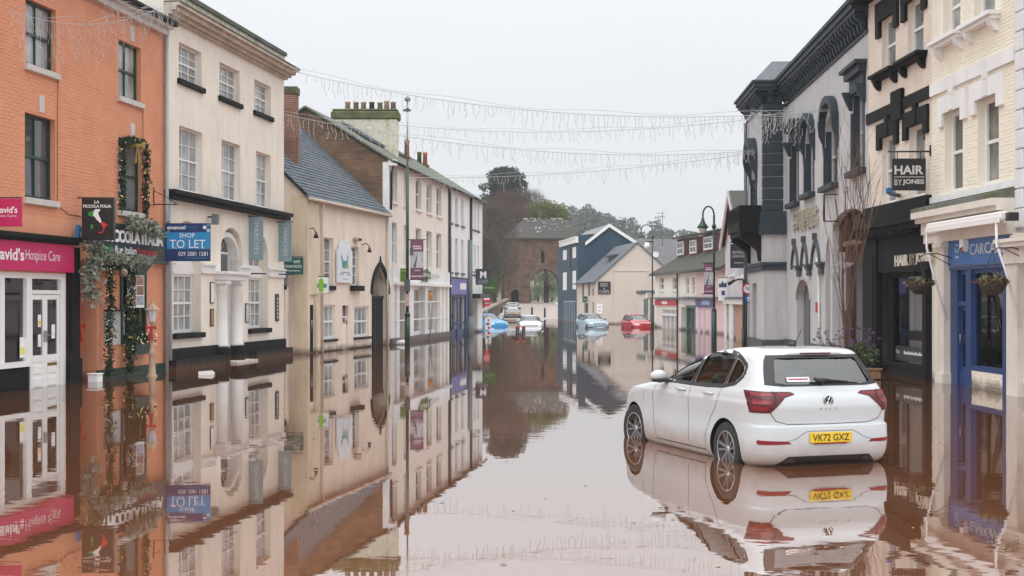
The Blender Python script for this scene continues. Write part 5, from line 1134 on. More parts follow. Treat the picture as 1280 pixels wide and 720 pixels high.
room(B7, u(1102), u(1162), .5, 3.4, -.2, 2.55)
pane_x = F7
t = framed_thing(F7, u(1119, .1), .1, 2.68, 'shop_lettering', 'pale raised lettering on the black salon fascia', 'shop sign'); w_ = u(1164.5, .1) - u(1119, .1)
text(t, 'HAIR', .02, 0, w_ * .38, .27, mat('pale_gold_lettering', (.68, .62, .52), .5, 0), 0, .02, .03); text(t, 'BY', w_ * .43, 0, w_ * .14, .27, mat('dull_gold_lettering', (.3, .27, .2), .5, 0), 0, -.01, .02); text(t, 'JONES', w_ * .6, 0, w_ * .42, .27, mat('pale_gold_lettering', (.68, .62, .52)), 0, .02, .03)
t = framed_thing(F7, u(1112.5), -.14, .36, 'window_lettering', 'white telephone lettering low on the salon window', 'lettering'); w_ = u(1159) - u(1112.5)
MB().box(0, w_, 0, .004, -.02, .34).build('film', mat('black_film', (.02, .02, .02), .3, 0), t)
text(t, 'Tel:', .05, .15, w_ * .1, .085, M_wlet)
b = MB(); 
for k in range(-9, 12): b.box(w_ * .55 + k * w_ * .034, w_ * .55 + k * w_ * .034 + w_ * .025, -.005, -.001, .15, .15 + (.05 if k % 3 else .08))
b.build('print', M_wlet, t)
for px, w_, h_, z_, k, lab in ((1124, .34, .78, 1.0, 0, 'poster of a dark haired model on grey, left in the salon window'), (1138, .42, 1.0, .92, 1, 'white poster of a round dark hairstyle, middle of the salon window'), (1155.5, .3, .8, 1.0, 2, 'narrow poster at the right edge of the salon window')):
    t = framed_thing(F7, u(px, -.4), -.4, z_, 'poster', lab, 'poster', 'posters hanging in the salon window'); MB().box(0, w_, 0, .01, 0, h_).build('sheet', mat('poster_paper_%d' % k, ((.25, .25, .25), (.72, .75, .78), (.5, .5, .5))[k], .5, .1), t)
    pts = [(.5 + .26 * math.cos(a / 8 * math.pi), .66 + .16 * math.sin(a / 8 * math.pi)) for a in range(16)]
    flat(t, 'hair_print', pts, mat('hair_print_dark', (.06, .055, .06), .6, .2, 9), -.005, w_, h_); flat(t, 'shoulder_print', [(.2, .1), (.55, .08), (.7, .3), (.55, .5), (.4, .48), (.3, .3)], mat('shoulder_print_grey', (.4, .4, .42), .6, .2), -.004, w_, h_)
t = framed_thing(F7, u(1130, -1.4), -1.4, .1, 'salon_chair', 'dark salon chair inside the black hair salon', 'chair'); b = MB(); b.bevbox(-.3, .3, -.3, .3, .45, .58, .04); b.build('seat', M_black, t); MB().bevbox(-.28, .28, .25, .35, .58, 1.15, .04).build('backrest', M_black, t); b = MB(); b.lathe([(.28, 0), (.26, .04), (.05, .06), (.05, .45)], 12); b.build('pedestal', M_metal, t)
Yk = 30.45; t = thing('hanging_sign', 'square black hair salon sign hanging from a bar on the peach wall', 'sign', ((1115.5 - CX) * Yk / FPX, Yk, H + (375 - 238) * Yk / FPX)); w_, h_ = 42 * Yk / FPX, 40 * Yk / FPX
MB().bevbox(0, w_, 0, .05, 0, h_, .01).build('board', mat('sign_black', (.012, .012, .013)), t); gl = mat('grey_lettering', (.55, .55, .55), .5, 0)
text(t, 'HAIR', w_ * .06, h_ * .5, w_ * .86, h_ * .28, gl, bold=.03); MB().box(w_ * .05, w_ * .95, -.004, 0, h_ * .41, h_ * .43).build('rule', gl, t); text(t, 'BY', w_ * .06, h_ * .16, w_ * .22, h_ * .19, gl); text(t, 'JONES', w_ * .3, h_ * .16, w_ * .64, h_ * .19, gl, bold=.03)
b = MB(); zz = h_ + .16; xb = w_ + .12; b.tube([(-.1, .025, zz), (xb, .025, zz)], .022, 6); b.tube([(.12, .025, h_), (.12, .025, zz)], .012, 5); b.tube([(w_ - .12, .025, h_), (w_ - .12, .025, zz)], .012, 5); b.box(xb - .03, xb + .03, -.0, .05, zz - .1, zz + .15); b.build('bracket', M_iron, t)
t = framed_thing(F7, u(1127), .14, 4.42, 'security_camera', 'small blue lensed camera on the black band under the hair sign', 'camera'); b = MB(); b.tube([(0, .1, 0), (0, -.2, .08)], .05, 8); b.build('housing', M_lead, t); MB().bevbox(-.08, .06, -.24, -.1, .06, .2, .02).build('lens', mat('alarm_blue', (.02, .14, .35)), t)

F8 = Frame(RB(1165), RB(1271)); B8 = F8.root('buttercream_brick_building', 'buttercream painted brick building with white trim over the blue car care shop', 'building', 'terraced buildings along the right side')
u = F8.u; z = F8.z; L8 = F8.L
w8 = [op(u(1179), u(1200.5), 7.68, 9.05, .2), op(u(1217.5), u(1244), 7.68, 9.05, .2), op(u(1181), u(1203.5), 4.22, 6.02, .2), op(u(1222), u(1248.5), 4.22, 6.02, .2)]
s8 = [op(u(1188), u(1264.5), -.8, 2.5, .05)]
facade(B8, L8, -.8, 10.4, w8 + s8, M_butter, 9)
for o in w8: window(B8, o['u0'], o['u1'], o['z0'], o['z1'], .2, M_wpaint, M_pane_l if o['z0'] > 7 else M_pane, 1, 2, .08)
for o in w8[:2]: bracket_sill(B8, o, M_wpaint)
heads(B8, w8[2:], M_white, L8)
b = MB(); b.box(0, L8, -.06, .02, 4.06, 4.2); b.build('sill_band', M_white, B8)
b = MB(); b.box(0, L8, -.5, .02, 10.1, 10.4); b.build('eaves_cornice', M_wpaint, B8)
gable_roof(B8, L8, 9, 10.4, 12.6, M_slate_tex, .5)
bricks(B8, L8, 2.9, 10, w8 + s8, M_butter, (0.02, L8 - .02), (4.22, 10), npart=300, mpart=mat('buttercream_brick_paint', (.82, .765, .64), .8, .04, 1.5, .15, 50), key=lambda c: (c[0] - L8) ** 2 + (c[2] - 5.3) ** 2 * .4)
b = MB(); b.prismx([(-.5, 3.93), (.0, 4.05), (0, 3.84), (-.5, 3.84)], -.0, L8); b.build('lead_flashing', mossy('mossy_lead', (.15, .16, .14), (.09, .11, .05), .5), B8)
M_wcorn = mat('cream_white_moulding', (.70, .65, .58), .7, .06, 2, .1, 20, .4, (.4, .35, .28))
b = MB()
for y, a, c in ((-.5, 3.7, 3.84), (-.4, 3.6, 3.7), (-.26, 3.34, 3.6), (-.2, 3.14, 3.34)): b.box(0, L8, y, .02, a, c)
b.build('shop_cornice', M_wcorn, B8)
for a, c in ((1169, 1187), (1264.5, 1280)):
    b = MB(); x0, x1 = u(a + (2 if a < 1200 else 5), .15), min(u(c + 1), L8 + .5); b.box(x0, x1, -.15, .02, .22, 2.95); b.box(x0 - .04, x1 + .04, -.19, .02, -.8, .22); b.box(x0 - .02, x1 + .02, -.18, .02, 2.95, 3.02); b.box(x0 - .06, x1 + .06, -.24, .02, 3.02, 3.1); b.box(x0 - .04, x1 + .04, -.2, .02, 3.1, 3.14); b.build('pilaster', M_wcorn, B8)
b = MB()
for a, c in ((1188, 1196.5), (1207, 1213.5), (1253, 1264.5)): b.box(u(a), u(c), .0, .2, -.8, 2.5)
b.box(u(1188), u(1264.5), -.03, .2, 2.5, 2.58); b.box(u(1196.5), u(1207), .02, .18, 1.72, 1.82); b.box(u(1213.5), u(1253), .0, .22, .36, .46); b.box(u(1196.5), u(1207), .06, .16, -.8, .3); b.box(u(1196.5), u(1207), .06, .16, 2.4, 2.5); b.box(u(1213.5), u(1253), .04, .16, 2.42, 2.5); f = b.build('shopfront_frame', M_blue, B8)
pane_mesh(u(1213.5), u(1253), .46, 2.42, .12).build('pane', M_shopglass, f); pane_mesh(u(1196.5), u(1207), 1.82, 2.4, .12).build('pane', M_shopglass, f); 
b = MB(); b.box(u(1196.5) + .01, u(1207) - .01, .08, .13, .3, .4); b.box(u(1196.5) + .01, u(1198), .08, .13, .4, 1.7); b.box(u(1205.5), u(1207) - .01, .08, .13, .4, 1.7); b.box(u(1196.5) + .01, u(1207) - .01, .08, .13, 1.62, 1.71); dr = b.build('door', M_blue, B8); pane_mesh(u(1198), u(1205.5), .4, 1.62, .1).build('pane', M_shopglass, dr); b = MB(); b.tube([(u(1197.4), .05, .9), (u(1197.4), .05, 1.1)], .015, 6); b.build('handle', M_metal, dr)
b = MB(); b.box(u(1213.5), u(1253), .02, .2, -.8, .36); b.build('stall_riser', M_butter, B8)
for r_ in range(7):
    for k in range(12):
        x_ = u(1213.5) + .02 + k * .235 + (r_ % 2) * .1
        if x_ + .22 < u(1253): MB().box(x_, x_ + .222, .008, .03, -.16 + r_ * .0745, -.16 + r_ * .0745 + .066).build('brick', M_butter, B8)
room(B8, u(1188), u(1264), .4, 3.6, -.2, 2.5)
t = framed_thing(F8, u(1188.5), .06, 2.6, 'shop_fascia', 'blue shop fascia with pale lettering and a white emblem', 'shop sign'); w_ = u(1264.5) - u(1188.5)
MB().box(0, w_, 0, .06, 0, .55).build('board', M_fasblue, t)
silver = mat('silver_lettering', (.62, .66, .7), .35, 0, metal=.3); a = u(1213, .06) - u(1188.5); c = u(1256, .06) - u(1188.5)
text(t, 'CAR', a, .2, (c - a) * .43, .23, silver, 0, -.012, .02); text(t, 'CARE', a + (c - a) * .45, .2, (c - a) * .55, .23, silver, 0, .008, .02); MB().box(a + .05, c - .4, -.003, 0, .1, .125).build('print', mat('dim_blue_print', (.08, .2, .42), .5, 0), t)
ex = u(1196, .06) - u(1188.5)
for k in range(3):
    aa = R(90 + 120 * k); b = MB()
    for q_ in range(5): a0 = aa + R(-38 + q_ * 15); a1 = a0 + R(15); b.prism([(ex + .075 * math.cos(a0), .36 + .075 * math.sin(a0)), (ex + .105 * math.cos(a0), .36 + .105 * math.sin(a0)), (ex + .105 * math.cos(a1), .36 + .105 * math.sin(a1)), (ex + .075 * math.cos(a1), .36 + .075 * math.sin(a1))], -.004, 0)
    b.build('emblem', mat('pale_blue_print', (.5, .65, .8), .5, 0), t)
MB().box(ex - .08, ex + .08, -.003, 0, .16, .2).build('print', mat('pale_blue_print', (.5, .65, .8)), t)
t = framed_thing(F8, u(1202.5, .12), .12, 2.87, 'alarm_box', 'white and maroon alarm box on the blue fascia', 'alarm'); MB().prism([(0, .08), (.06, 0), (.16, 0), (.21, .08), (.21, .28), (0, .28)], -.06, .06).build('housing', M_wlet, t); MB().prism([(.02, .08), (.06, -.003), (.16, -.003), (.205, .08), (.205, .12)], -.064, -.01).build('base', mat('maroon', (.18, .01, .03), .4, 0), t)
# awning
a0 = F8.pt(u(1157.5, .5), .5); a1 = F8.pt(u(1250, .5), .5)
t = thing('shop_awning', 'white rolled awning box with two bent folding arms over the blue shop', 'awning', (a0.x, a0.y, 3.38), F8.a); La = (a1 - a0).length; M_aw = mat('awning_white', (.78, .75, .73), .5, .03)
MB().bevbox(0, La, 0, .2, 0, .17, .03).build('cassette', M_aw, t); MB().bevbox(.0, La, -.03, .0, -.05, .08, .01).build('front_bar', M_aw, t)
for x, pts in ((.05, [(0, .0, 0), (0, .0, -.42), (.13, .1, -1.0), (.32, .32, -2.0)]), (La - .17, [(0, .0, 0), (0, .0, -.5), (.18, .1, -1.0), (.42, .3, -2.1)])):
    b = MB(); b.tube([(x + p[0], p[1], p[2] + .05) for p in pts], .028, 6); b.build('arm', M_aw, t)
b = MB(); b.box(La + .02, La + .16, .1, .3, -.02, .14); b.build('end_bracket', M_iron, t)
# things in the window
for px, o_, z_, w_, h_, col, lab, nm in ((1199.2, -.2, 1.86, .22, .5, (.62, .08, .03), 'orange red poster above the car care door', 'poster'), (1199.5, -.125, .62, .2, .62, (.05, .12, .35), 'blue and white notices on the car care door', 'notice'), (1215, -.14, 1.5, .12, .34, (.75, .75, .75), 'white slip at the top left of the car care window', 'notice'), (1215, -.14, 1.18, .14, .28, (.6, .1, .1), 'white and red badge sticker on the car care window', 'notice')):
    t = framed_thing(F8, u(px), o_, z_, nm, lab, nm); MB().box(0, w_, 0, .004, 0, h_).build('sheet', M_wlet if nm == 'notice' else mat('orange_print', (.62, .1, .03), .5, .1), t)
    b = MB(); b.box(w_ * .1, w_ * .9, -.003, 0, h_ * .55, h_ * .85); b.box(w_ * .1, w_ * .9, -.003, 0, h_ * .15, h_ * .35); b.build('print', mat('print_%s' % lab[:6].replace(' ', '_'), col if nm == 'notice' else (.7, .6, .5), .5, .1), t)
t = framed_thing(F8, u(1234, -1.2), -1.2, -.1, 'office_chair', 'dark office chair inside the car care shop window', 'chair'); b = MB(); b.bevbox(-.26, .26, -.26, .26, .45, .56, .04); b.build('seat', M_dark, t); MB().prism([(-.26, .56), (.2, .56), (.28, 1.2), (-.1, 1.2)], .2, .3).build('backrest', mat('dark_blue_cloth', (.03, .05, .09), .8, .1), t); b = MB(); b.lathe([(.28, 0), (.05, .06), (.05, .45)], 10); b.build('pedestal', M_iron, t)
t = framed_thing(F8, u(1236, -2.2), -2.2, -.1, 'shelf_unit', 'pale shelf unit with boxes at the back of the car care shop', 'shelf'); b = MB(); b.box(-.9, .9, 0, .05, 0, 2.1); b.build('back_panel', M_silver, t)
for k in range(5):
    MB().box(-.9, .9, -.4, 0, .1 + k * .45, .14 + k * .45).build('shelf', M_silver, t); b = MB()
    for q_ in range(6): b.m = rnd.randrange(6); x_ = -.85 + q_ * .29; b.box(x_, x_ + rnd.uniform(.1, .24), -.36, -.1, .142 + k * .45, .142 + k * .45 + rnd.uniform(.12, .3))
    b.build('boxes', BC, t, kind='stuff')
# hanging baskets
M_coir = mat('coir', (.045, .033, .026), .95, .3, 12, .6, 40); M_leafd = mat('winter_leaf', (.10, .095, .035), .7, .4, 8); M_leafr = mat('russet_leaf', (.16, .06, .035), .7, .4, 8)
def leafcloud(b, c, rad, n, s, rr, flat_=1.0):
    for k in range(n):
        v = Vector((rr.gauss(0, 1), rr.gauss(0, 1), rr.gauss(0, 1))); v = v.normalized() * rr.random() ** .45
        p = Vector(c) + Vector((v.x * rad[0], v.y * rad[1], v.z * rad[2])); a = Vector((rr.uniform(-1, 1), rr.uniform(-1, 1), rr.uniform(-1, 1))).normalized(); d = a.cross(Vector((rr.uniform(-1, 1), rr.uniform(-1, 1), rr.uniform(-1, 1)))).normalized(); q_ = s * rr.uniform(.6, 1.4)
        b.quad(p - a * q_, p - d * q_ * .5, p + a * q_, p + d * q_ * .5)
for k, (F_, px, py, lab) in enumerate(((F7, 1150, 357, 'hanging basket of wintry leaves before the black salon'), (F8, 1241, 356, 'hanging basket of wintry leaves before the blue shop'))):
    o_ = .75; p = F_.pt(F_.u(px, o_), o_); zz = H + (375 - py) * p.y / FPX
    t = thing('hanging_basket', lab, 'hanging basket', (p.x, p.y, zz), F_.a, 'hanging baskets on the right side shops')
    b = MB(); b.lathe([(.02, -.2), (.14, -.17), (.24, -.05), (.28, .06)], 14); b.build('basket', M_coir, t)
    b = MB(); rr = random.Random(k + 5); leafcloud(b, (0, 0, .08), (.3, .3, .1), 220, .05, rr); b.build('leaves', M_leafd, t); b = MB(); leafcloud(b, (0, 0, .05), (.36, .36, .07), 110, .045, rr); b.build('trailing_leaves', M_leafr, t)
    b = MB()
    for q_ in range(3): b.tube([(.26 * math.cos(q_ * 2.1), .26 * math.sin(q_ * 2.1), .06), (0, 0, .62)], .006, 4)
    b.build('chain', M_iron, t); b = MB(); b.tube([(0, 0, .62), (0, .1, .7), (0, .4, .7), (0, .72, .6)], .012, 5); b.tube([(0, .2, .7), (0, .68, .45)], .01, 5); b.build('bracket', M_iron, t)

F9 = Frame(RB(1271), RB(1420)); B9 = F9.root('quoined_white_building', 'pale building with white quoins beyond the buttercream shop', 'building', 'terraced buildings along the right side')
u = F9.u; L9 = F9.L
w9 = [op(.55, 2.2, .35, 2.45, .15), op(1.6, 2.6, 4.3, 6.1, .15), op(1.6, 2.6, 7.6, 9.1, .15)]
facade(B9, L9, -.8, 10.4, w9, M_stone, 9)
window(B9, .55, 2.2, .35, 2.45, .1, M_wpaint, M_pane, 2, 2, .1, .05, M_wpaint)
for o in w9[1:]: window(B9, o['u0'], o['u1'], o['z0'], o['z1'], .15, M_wpaint, M_pane, 1, 2, .07, .03, M_stone)
for k in range(19):
    w_ = .62 if k % 2 == 0 else .38; b = MB(); b.bevbox(.0, w_, -.05, .02, 3.25 + k * .38, 3.25 + k * .38 + .362, .015); b.build('quoin', mat('white_quoin_paint', (.70, .70, .71), .8, .05, 3, .15, 30, .2), B9)
b = MB()
for y, a, c in ((-.45, 2.95, 3.02), (-.4, 2.86, 2.95), (-.25, 2.55, 2.86)): b.box(-.05, L9, y, .02, a, c)
b.box(-.02, .5, -.2, .02, -.8, 2.55); b.build('shop_cornice', M_wcorn, B9)
gable_roof(B9, L9, 9, 10.4, 12.6, M_slate_tex, .5)

# --- grey hotel-like building with dark blue trim
def RH(px): return RP(7.87, 717, px)
F10 = Frame(RH(983), RH(1085)); B10 = F10.root('grey_bracketed_building', 'grey rendered building with dark blue bracketed cornice and hooded windows', 'building', 'terraced buildings along the right side')
u = F10.u; z = F10.z; L10 = F10.L
wh = [op(u(1066.5), u(1080.5), 5.44, 7.6, .22), op(u(1032), u(1046.5), 5.36, 7.55, .22, .45), op(u(1007), u(1017.5), 5.4, 7.55, .22, .4), op(u(989.3), u(998.3), 5.3, 7.45, .22)]
dh = [op(u(996), u(1013), -.8, 2.55, .3, .7), op(u(1040.5), u(1082), -.8, 4.45, .2, .5), op(u(1031.5), u(1038), -.5, 3.75, .35, .9, True)]
facade(B10, L10, -.8, 9.0, wh + dh, M_grey, 10, mrev=None)
for k, o in enumerate(wh):
    window(B10, o['u0'], o['u1'], o['z0'], o['z1'] - (0 if not o['arch'] else 0), .22, M_silver, M_pane, 2, 2, .09, .03, M_slate_p, sillh=.16, sillo=.22, silld=.22, split=True, arch=o['arch'])
    b = MB(); a, c = o['u0'], o['u1']; zt = o['z1'] - o['arch']
    b.box(c - .001, c + .05, -.03, .02, o['z0'] + .05, zt); b.box(a - .16, a + .0, -.05, .18, o['z0'] + .05, zt - .5); b.box(a - .0, a + .02, .0, .18, o['z0'], zt)
    b.build('architrave', M_slate_p, B10)
    b = MB()
    if not o['arch']:
        b.box(a - .26, c + .26, -.22, .02, o['z1'] + .42, o['z1'] + .62); b.box(a - .36, c + .36, -.34, .02, o['z1'] + .62, o['z1'] + .72); b.box(a - .18, c + .18, -.08, .02, o['z1'], o['z1'] + .42)
        for x in (a - .2, c + .04): b.prismx([(-.3, o['z1'] + .1), (.02, o['z1'] + .1), (.02, o['z1'] - .42), (-.08, o['z1'] - .4), (-.2, o['z1'] - .15)], x, x + .16)
    else:
        P = arch_pts(dict(u0=a - .24, u1=c + .24, z1=o['z1'] + .52, arch=.8, pt=False)); Q = arch_pts(dict(u0=a - .02, u1=c + .02, z1=o['z1'] + .3, arch=.6, pt=False))
        for i in range(len(P) - 1): b.prism([P[i], Q[i], Q[i + 1], P[i + 1]], -.22, .02)
        b.prism([(x, z_) for x, z_ in arch_pts(dict(u0=a - .03, u1=c + .03, z1=o['z1'] + .31, arch=.6, pt=False))] , -.06, .0) if False else None
        for x in (a - .22, c + .08): b.prismx([(-.22, zt + .22), (.02, zt + .22), (.02, zt - .75), (-.05, zt - .72), (-.07, zt - .4), (-.19, zt - .12)], x, x + .14)
    b.build('hood', M_slate_p, B10)
def bracket_cornice(par, F0, L, zb, d0=0.0, x0=0.0, n=None):
    """deep eaves on paired consoles"""
    b = MB()
    for y, a, c in ((-.05, 0, .1), (-.08, .42, .56), (-.36, .56, .68), (-.43, .68, .84), (-.50, .84, .92)): b.box(x0 - .02, L + .02, d0 + y, d0 + .02, zb + a, zb + c)
    b.build('cornice', M_slate_p, par)
    n = n or max(2, int((L - x0) / .42))
    for k in range(n):
        x = x0 + .1 + (L - x0 - .4) * k / max(1, n - 1)
        b = MB(); b.prismx([(d0 - .34, zb + .555), (d0 - .07, zb + .555), (d0 - .05, zb + .1), (d0 - .1, zb + .1), (d0 - .14, zb + .16), (d0 - .17, zb + .32), (d0 - .31, zb + .42), (d0 - .34, zb + .5)], x, x + .17); b.build('console', M_slate_p, par)
bracket_cornice(B10, F10, L10, 9.0, 0, 0)
MB().quad((0, -.5, 9.95), (L10, -.5, 9.95), (L10, 10, 10.6), (0, 10, 10.6)).build('roof', M_slate_tex, B10)
# doors, niche, porch
o = dh[0]; b = MB(); b.prism([(o['u0'] + .02, -.8)] + [(x, zz) for x, zz in arch_pts(dict(u0=o['u0'] + .02, u1=o['u1'] - .02, z1=o['z1'] - .02, arch=.68, pt=False))] + [(o['u1'] - .02, -.8)], .24, .32); dr = b.build('door', mat('dark_grey_door', (.11, .115, .12), .5, .1), B10)
b = MB(); c = (o['u0'] + o['u1']) / 2; b.box(c - .02, c + .02, .2, .24, -.5, o['z1'] - .1); b.bevbox(o['u0'] + .25, c - .15, .215, .24, .1, 1.7, .03); b.bevbox(c + .15, o['u1'] - .25, .215, .24, .1, 1.7, .03); b.build('panelling', mat('dark_grey_door', (.11, .115, .12)), dr)
b = MB(); P = arch_pts(dict(u0=o['u0'] - .12, u1=o['u1'] + .12, z1=o['z1'] + .14, arch=.8, pt=False)); Q = arch_pts(o)
for i in range(len(P) - 1): b.prism([P[i], Q[i], Q[i + 1], P[i + 1]], -.04, .04)
b.build('door_arch', mat('mid_grey_render', (.40, .40, .405), .8, .05), B10)
o = dh[2]; b = MB(); b.box(o['u0'], o['u1'], .34, .36, -.8, o['z1']); b.build('niche_back', mat('brown_plaster', (.25, .17, .13), .8, .1), B10)
o = dh[1]; M_brown = mat('brown_porch_plaster', (.17, .085, .058), .8, .12, 2, .2, 30)
b = MB(); b.quad((o['u0'] - .02, 3.2, -.8), (o['u1'] + .02, 3.2, -.8), (o['u1'] + .02, 3.2, 4.5), (o['u0'] - .02, 3.2, 4.5)); b.quad((o['u1'] + .001, .2, -.8), (o['u1'] + .001, 3.2, -.8), (o['u1'] + .001, 3.2, 4.5), (o['u1'] + .001, .2, 4.5)); b.quad((o['u0'] - .001, .2, -.8), (o['u0'] - .001, 3.2, -.8), (o['u0'] - .001, 3.2, 4.5), (o['u0'] - .001, .2, 4.5)); b.quad((o['u0'], .2, 4.46), (o['u1'], .2, 4.46), (o['u1'], 3.2, 4.45), (o['u0'], 3.2, 4.45)); b.build('porch', M_brown, B10); MB().box(o['u0'] - .0, o['u0'] + .05, .21, 3.1, -.8, 3.3).build('porch_side', M_grey, B10); MB().box(o['u0'] + .05, o['u0'] + .35, 1.1, 1.3, -.8, 4.3).build('porch_pier', M_grey, B10)
b = MB(); b.box(o['u0'] + .02, o['u1'] - .02, .25, .7, 3.45, 3.6); b.box(o['u0'] + .5, o['u0'] + .62, .3, .6, 0, 3.45); b.build('porch_beam', M_brown, B10); MB().box(o['u1'] - 2.0, o['u1'] - .02, .9, 1.0, -.8, 2.3).build('porch_screen', mat('mid_grey_render', (.40, .40, .405)), B10)
MB().box(o['u0'] + .62, o['u1'] - 2.02, 1.3, 1.34, -.8, 3.3).build('porch_door', M_dark, B10)
for a, c in ((990.5, 998.5), (1002.5, 1010.5), (1015.5, 1026)):
    x0, x1 = u(a), u(c); z0_ = 3.05; zt_ = 3.86; pp = arch_pts(dict(u0=x0, u1=x1, z1=zt_, arch=.93, pt=True), 12); b = MB(); q_ = arch_pts(dict(u0=x0 + .075, u1=x1 - .075, z1=zt_ - .2, arch=.73, pt=True), 12)
    for i in range(len(pp) - 1): b.prism([pp[i], q_[i], q_[i + 1], pp[i + 1]], -.08, .02)
    c_ = (x0 + x1) / 2; b.box(c_ - .09, c_ + .09, -.14, .02, zt_ - .06, zt_ + .16); b.build('gothic_hood', mat('worn_slate_paint', (.06, .068, .075), .7, .2, 4), B10)
for a in (1000.5, 1013, 1028.5):
    x0 = u(a); b = MB(); b.box(x0 - .36, x0 + .36, -.2, .02, 2.97, 3.05); b.box(x0 - .3, x0 + .3, -.15, .02, 2.88, 2.97); b.box(x0 - .24, x0 + .24, -.11, .02, 2.66, 2.88); b.build('corbel', mat('worn_slate_paint', (.06, .068, .075)), B10)
t = framed_thing(F10, u(990.5, .08), .0, 4.25, 'wall_lettering', 'two rows of raised gold lettering on the grey wall', 'sign'); w_ = u(1021.5, .08) - u(990.5, .08); rr = random.Random(2); gold = mat('gold_lettering', (.42, .39, .29), .45, .3, 6, metal=.2)
for row in (0, 1):
    n_ = 8 if row else 7
    for k in range(n_):
        x_ = w_ * (k + .1) / n_; ww = w_ / n_ * .72; zz = .0 if row == 0 else .36; b = MB(); hh = .3
        b.box(x_, x_ + ww * .28, -.08, 0, zz, zz + hh)
        if rr.random() < .6: b.box(x_ + ww * .72, x_ + ww, -.08, 0, zz, zz + hh)
        for f in (0, .42, .84):
            if rr.random() < .6: b.box(x_ + ww * .28, x_ + ww * (.72 if rr.random() < .5 else 1), -.079, 0, zz + hh * f, zz + hh * (f + .16))
        b.build('letter', gold, t)
b = MB(); b.tube([(u(1030, .4) - u(990.5, .08), -.4, -.05), (u(1030, .4) - u(990.5, .08), -.4, .75)], .03, 6); b.tube([(u(1030, .4) - u(990.5, .08), -.4, .75), (u(1030, .4) - u(990.5, .08), 0, .75)], .02, 5); b.tube([(u(1030, .4) - u(990.5, .08), -.4, -.05), (u(1030, .4) - u(990.5, .08), 0, -.05)], .02, 5); b.build('bracket', M_iron, t)
b = MB(); b.box(0, dh[0]['u0'] - .05, -.1, .02, -.8, .42); b.box(dh[0]['u1'] + .05, dh[2]['u0'] - .05, -.1, .02, -.8, .42); b.build('plinth', mat('dark_grey_plinth', (.07, .075, .08), .7, .2, 3), B10)
b = MB(); b.tube([(u(1026), -.06, 2.6), (u(1026), -.06, -.6)], .04, 8); b.tube([(u(1026), -.06, 2.6), (u(1024), -.06, 3.2)], .04, 8); b.build('downpipe', mat('white_pipe', (.6, .6, .6), .5, .05), B10)
MB().box(u(1024.5), u(1026), -.14, -.1, 1.45, 1.78).build('red_notice', M_red, B10)
# projecting bay with rusticated pilaster and balcony
X0b = RH(983); bd = .82
dirH = F10.d; 
PB1 = F10.P0 + F10.n * bd; PB0 = PB1 - dirH * 4.6
FB = Frame(PB0, PB1); tB = B10
def bb(name, m, fn, **k):
    b = MB(); fn(b); o_ = b.build(name, m, B10, **k); return o_
# in building coordinates the bay occupies x -4.6..0, y -bd..0
o_b = [op(-3.3 + 4.6, -2.0 + 4.6, 5.3, 7.55, .22, .45), op(-3.2 + 4.6, -2.0 + 4.6, -.8, 2.5, .3)]
bw = facade(B10, 4.6, -.8, 9.0, o_b, M_grey, bd, 'bay_wall', True); bw.location = (-4.6, -bd, 0)
o = o_b[0]; w_ = window(B10, o['u0'], o['u1'], o['z0'], o['z1'], .22, M_slate_p, M_pane, 2, 2, .09, .03, M_slate_p, arch=.45); w_.location = (-4.6, -bd, 0)
b = MB(); P = arch_pts(dict(u0=o['u0'] - .28, u1=o['u1'] + .28, z1=o['z1'] + .62, arch=.85, pt=False)); Q = arch_pts(dict(u0=o['u0'] - .02, u1=o['u1'] + .02, z1=o['z1'] + .3, arch=.6, pt=False))
for i in range(len(P) - 1): b.prism([P[i], Q[i], Q[i + 1], P[i + 1]], -.34, .02)
for x in (o['u0'] - .26, o['u1'] + .08): b.prismx([(-.34, 7.3), (.02, 7.3), (.02, 6.35), (-.06, 6.38), (-.1, 6.7), (-.28, 7.0)], x, x + .18)
b.box(o['u0'] - .16, o['u0'], -.05, .18, 5.3, 6.6); b.box(o['u1'], o['u1'] + .16, -.05, .18, 5.3, 6.6); h_ = b.build('hood', M_slate_p, B10); h_.location = (-4.6, -bd, 0)
# quoins on the side of the bay that faces up the street
for k in range(9):
    MB().bevbox(-.3, .05, -bd - .05, -.12, 5.15 + k * .43, 5.15 + k * .43 + .405, .03).build('quoin', M_slate_p, B10)
b = MB(); b.box(-.35, .10, -bd - .10, -.02, 4.72, 5.13); b.box(-.4, .14, -bd - .14, .0, 4.28, 4.72); b.box(-.32, .06, -bd - .04, -.1, 8.96, 9.0); b.build('pilaster_base', M_slate_p, B10)
b = MB(); b.box(-4.6, .08, -bd - .08, .0, 2.95, 3.25); b.box(-4.62, .12, -bd - .12, .0, 3.14, 3.25); b.build('band', M_slate_p, B10)
b = MB(); b.box(-4.62, .1, -bd - .1, .0, -.8, .38); b.build('bay_plinth', mat('dark_grey_plinth', (.07, .075, .08)), B10)
b = MB()
for y, a, c in ((.05, 0, .1), (.08, .42, .56), (.36, .56, .68), (.43, .68, .84), (.50, .84, .92)): b.box(-4.6 - y, y, -bd - y, .0, 9.0 + a + .003, 9.0 + c + .003)
b.build('bay_cornice', M_slate_p, B10)
for k in range(9): MB().prismx([(-bd - .34, 9.555), (-bd - .07, 9.555), (-bd - .05, 9.1), (-bd - .14, 9.16), (-bd - .17, 9.32), (-bd - .31, 9.42), (-bd - .34, 9.5)], -4.5 + k * .53, -4.5 + k * .53 + .17).build('console', M_slate_p, B10)
for k in range(2): MB().prism([(.34, 9.555), (.07, 9.555), (.05, 9.1), (.14, 9.16), (.17, 9.32), (.31, 9.42), (.34, 9.5)], -bd + .1 + k * .38, -bd + .27 + k * .38).build('console', M_slate_p, B10)
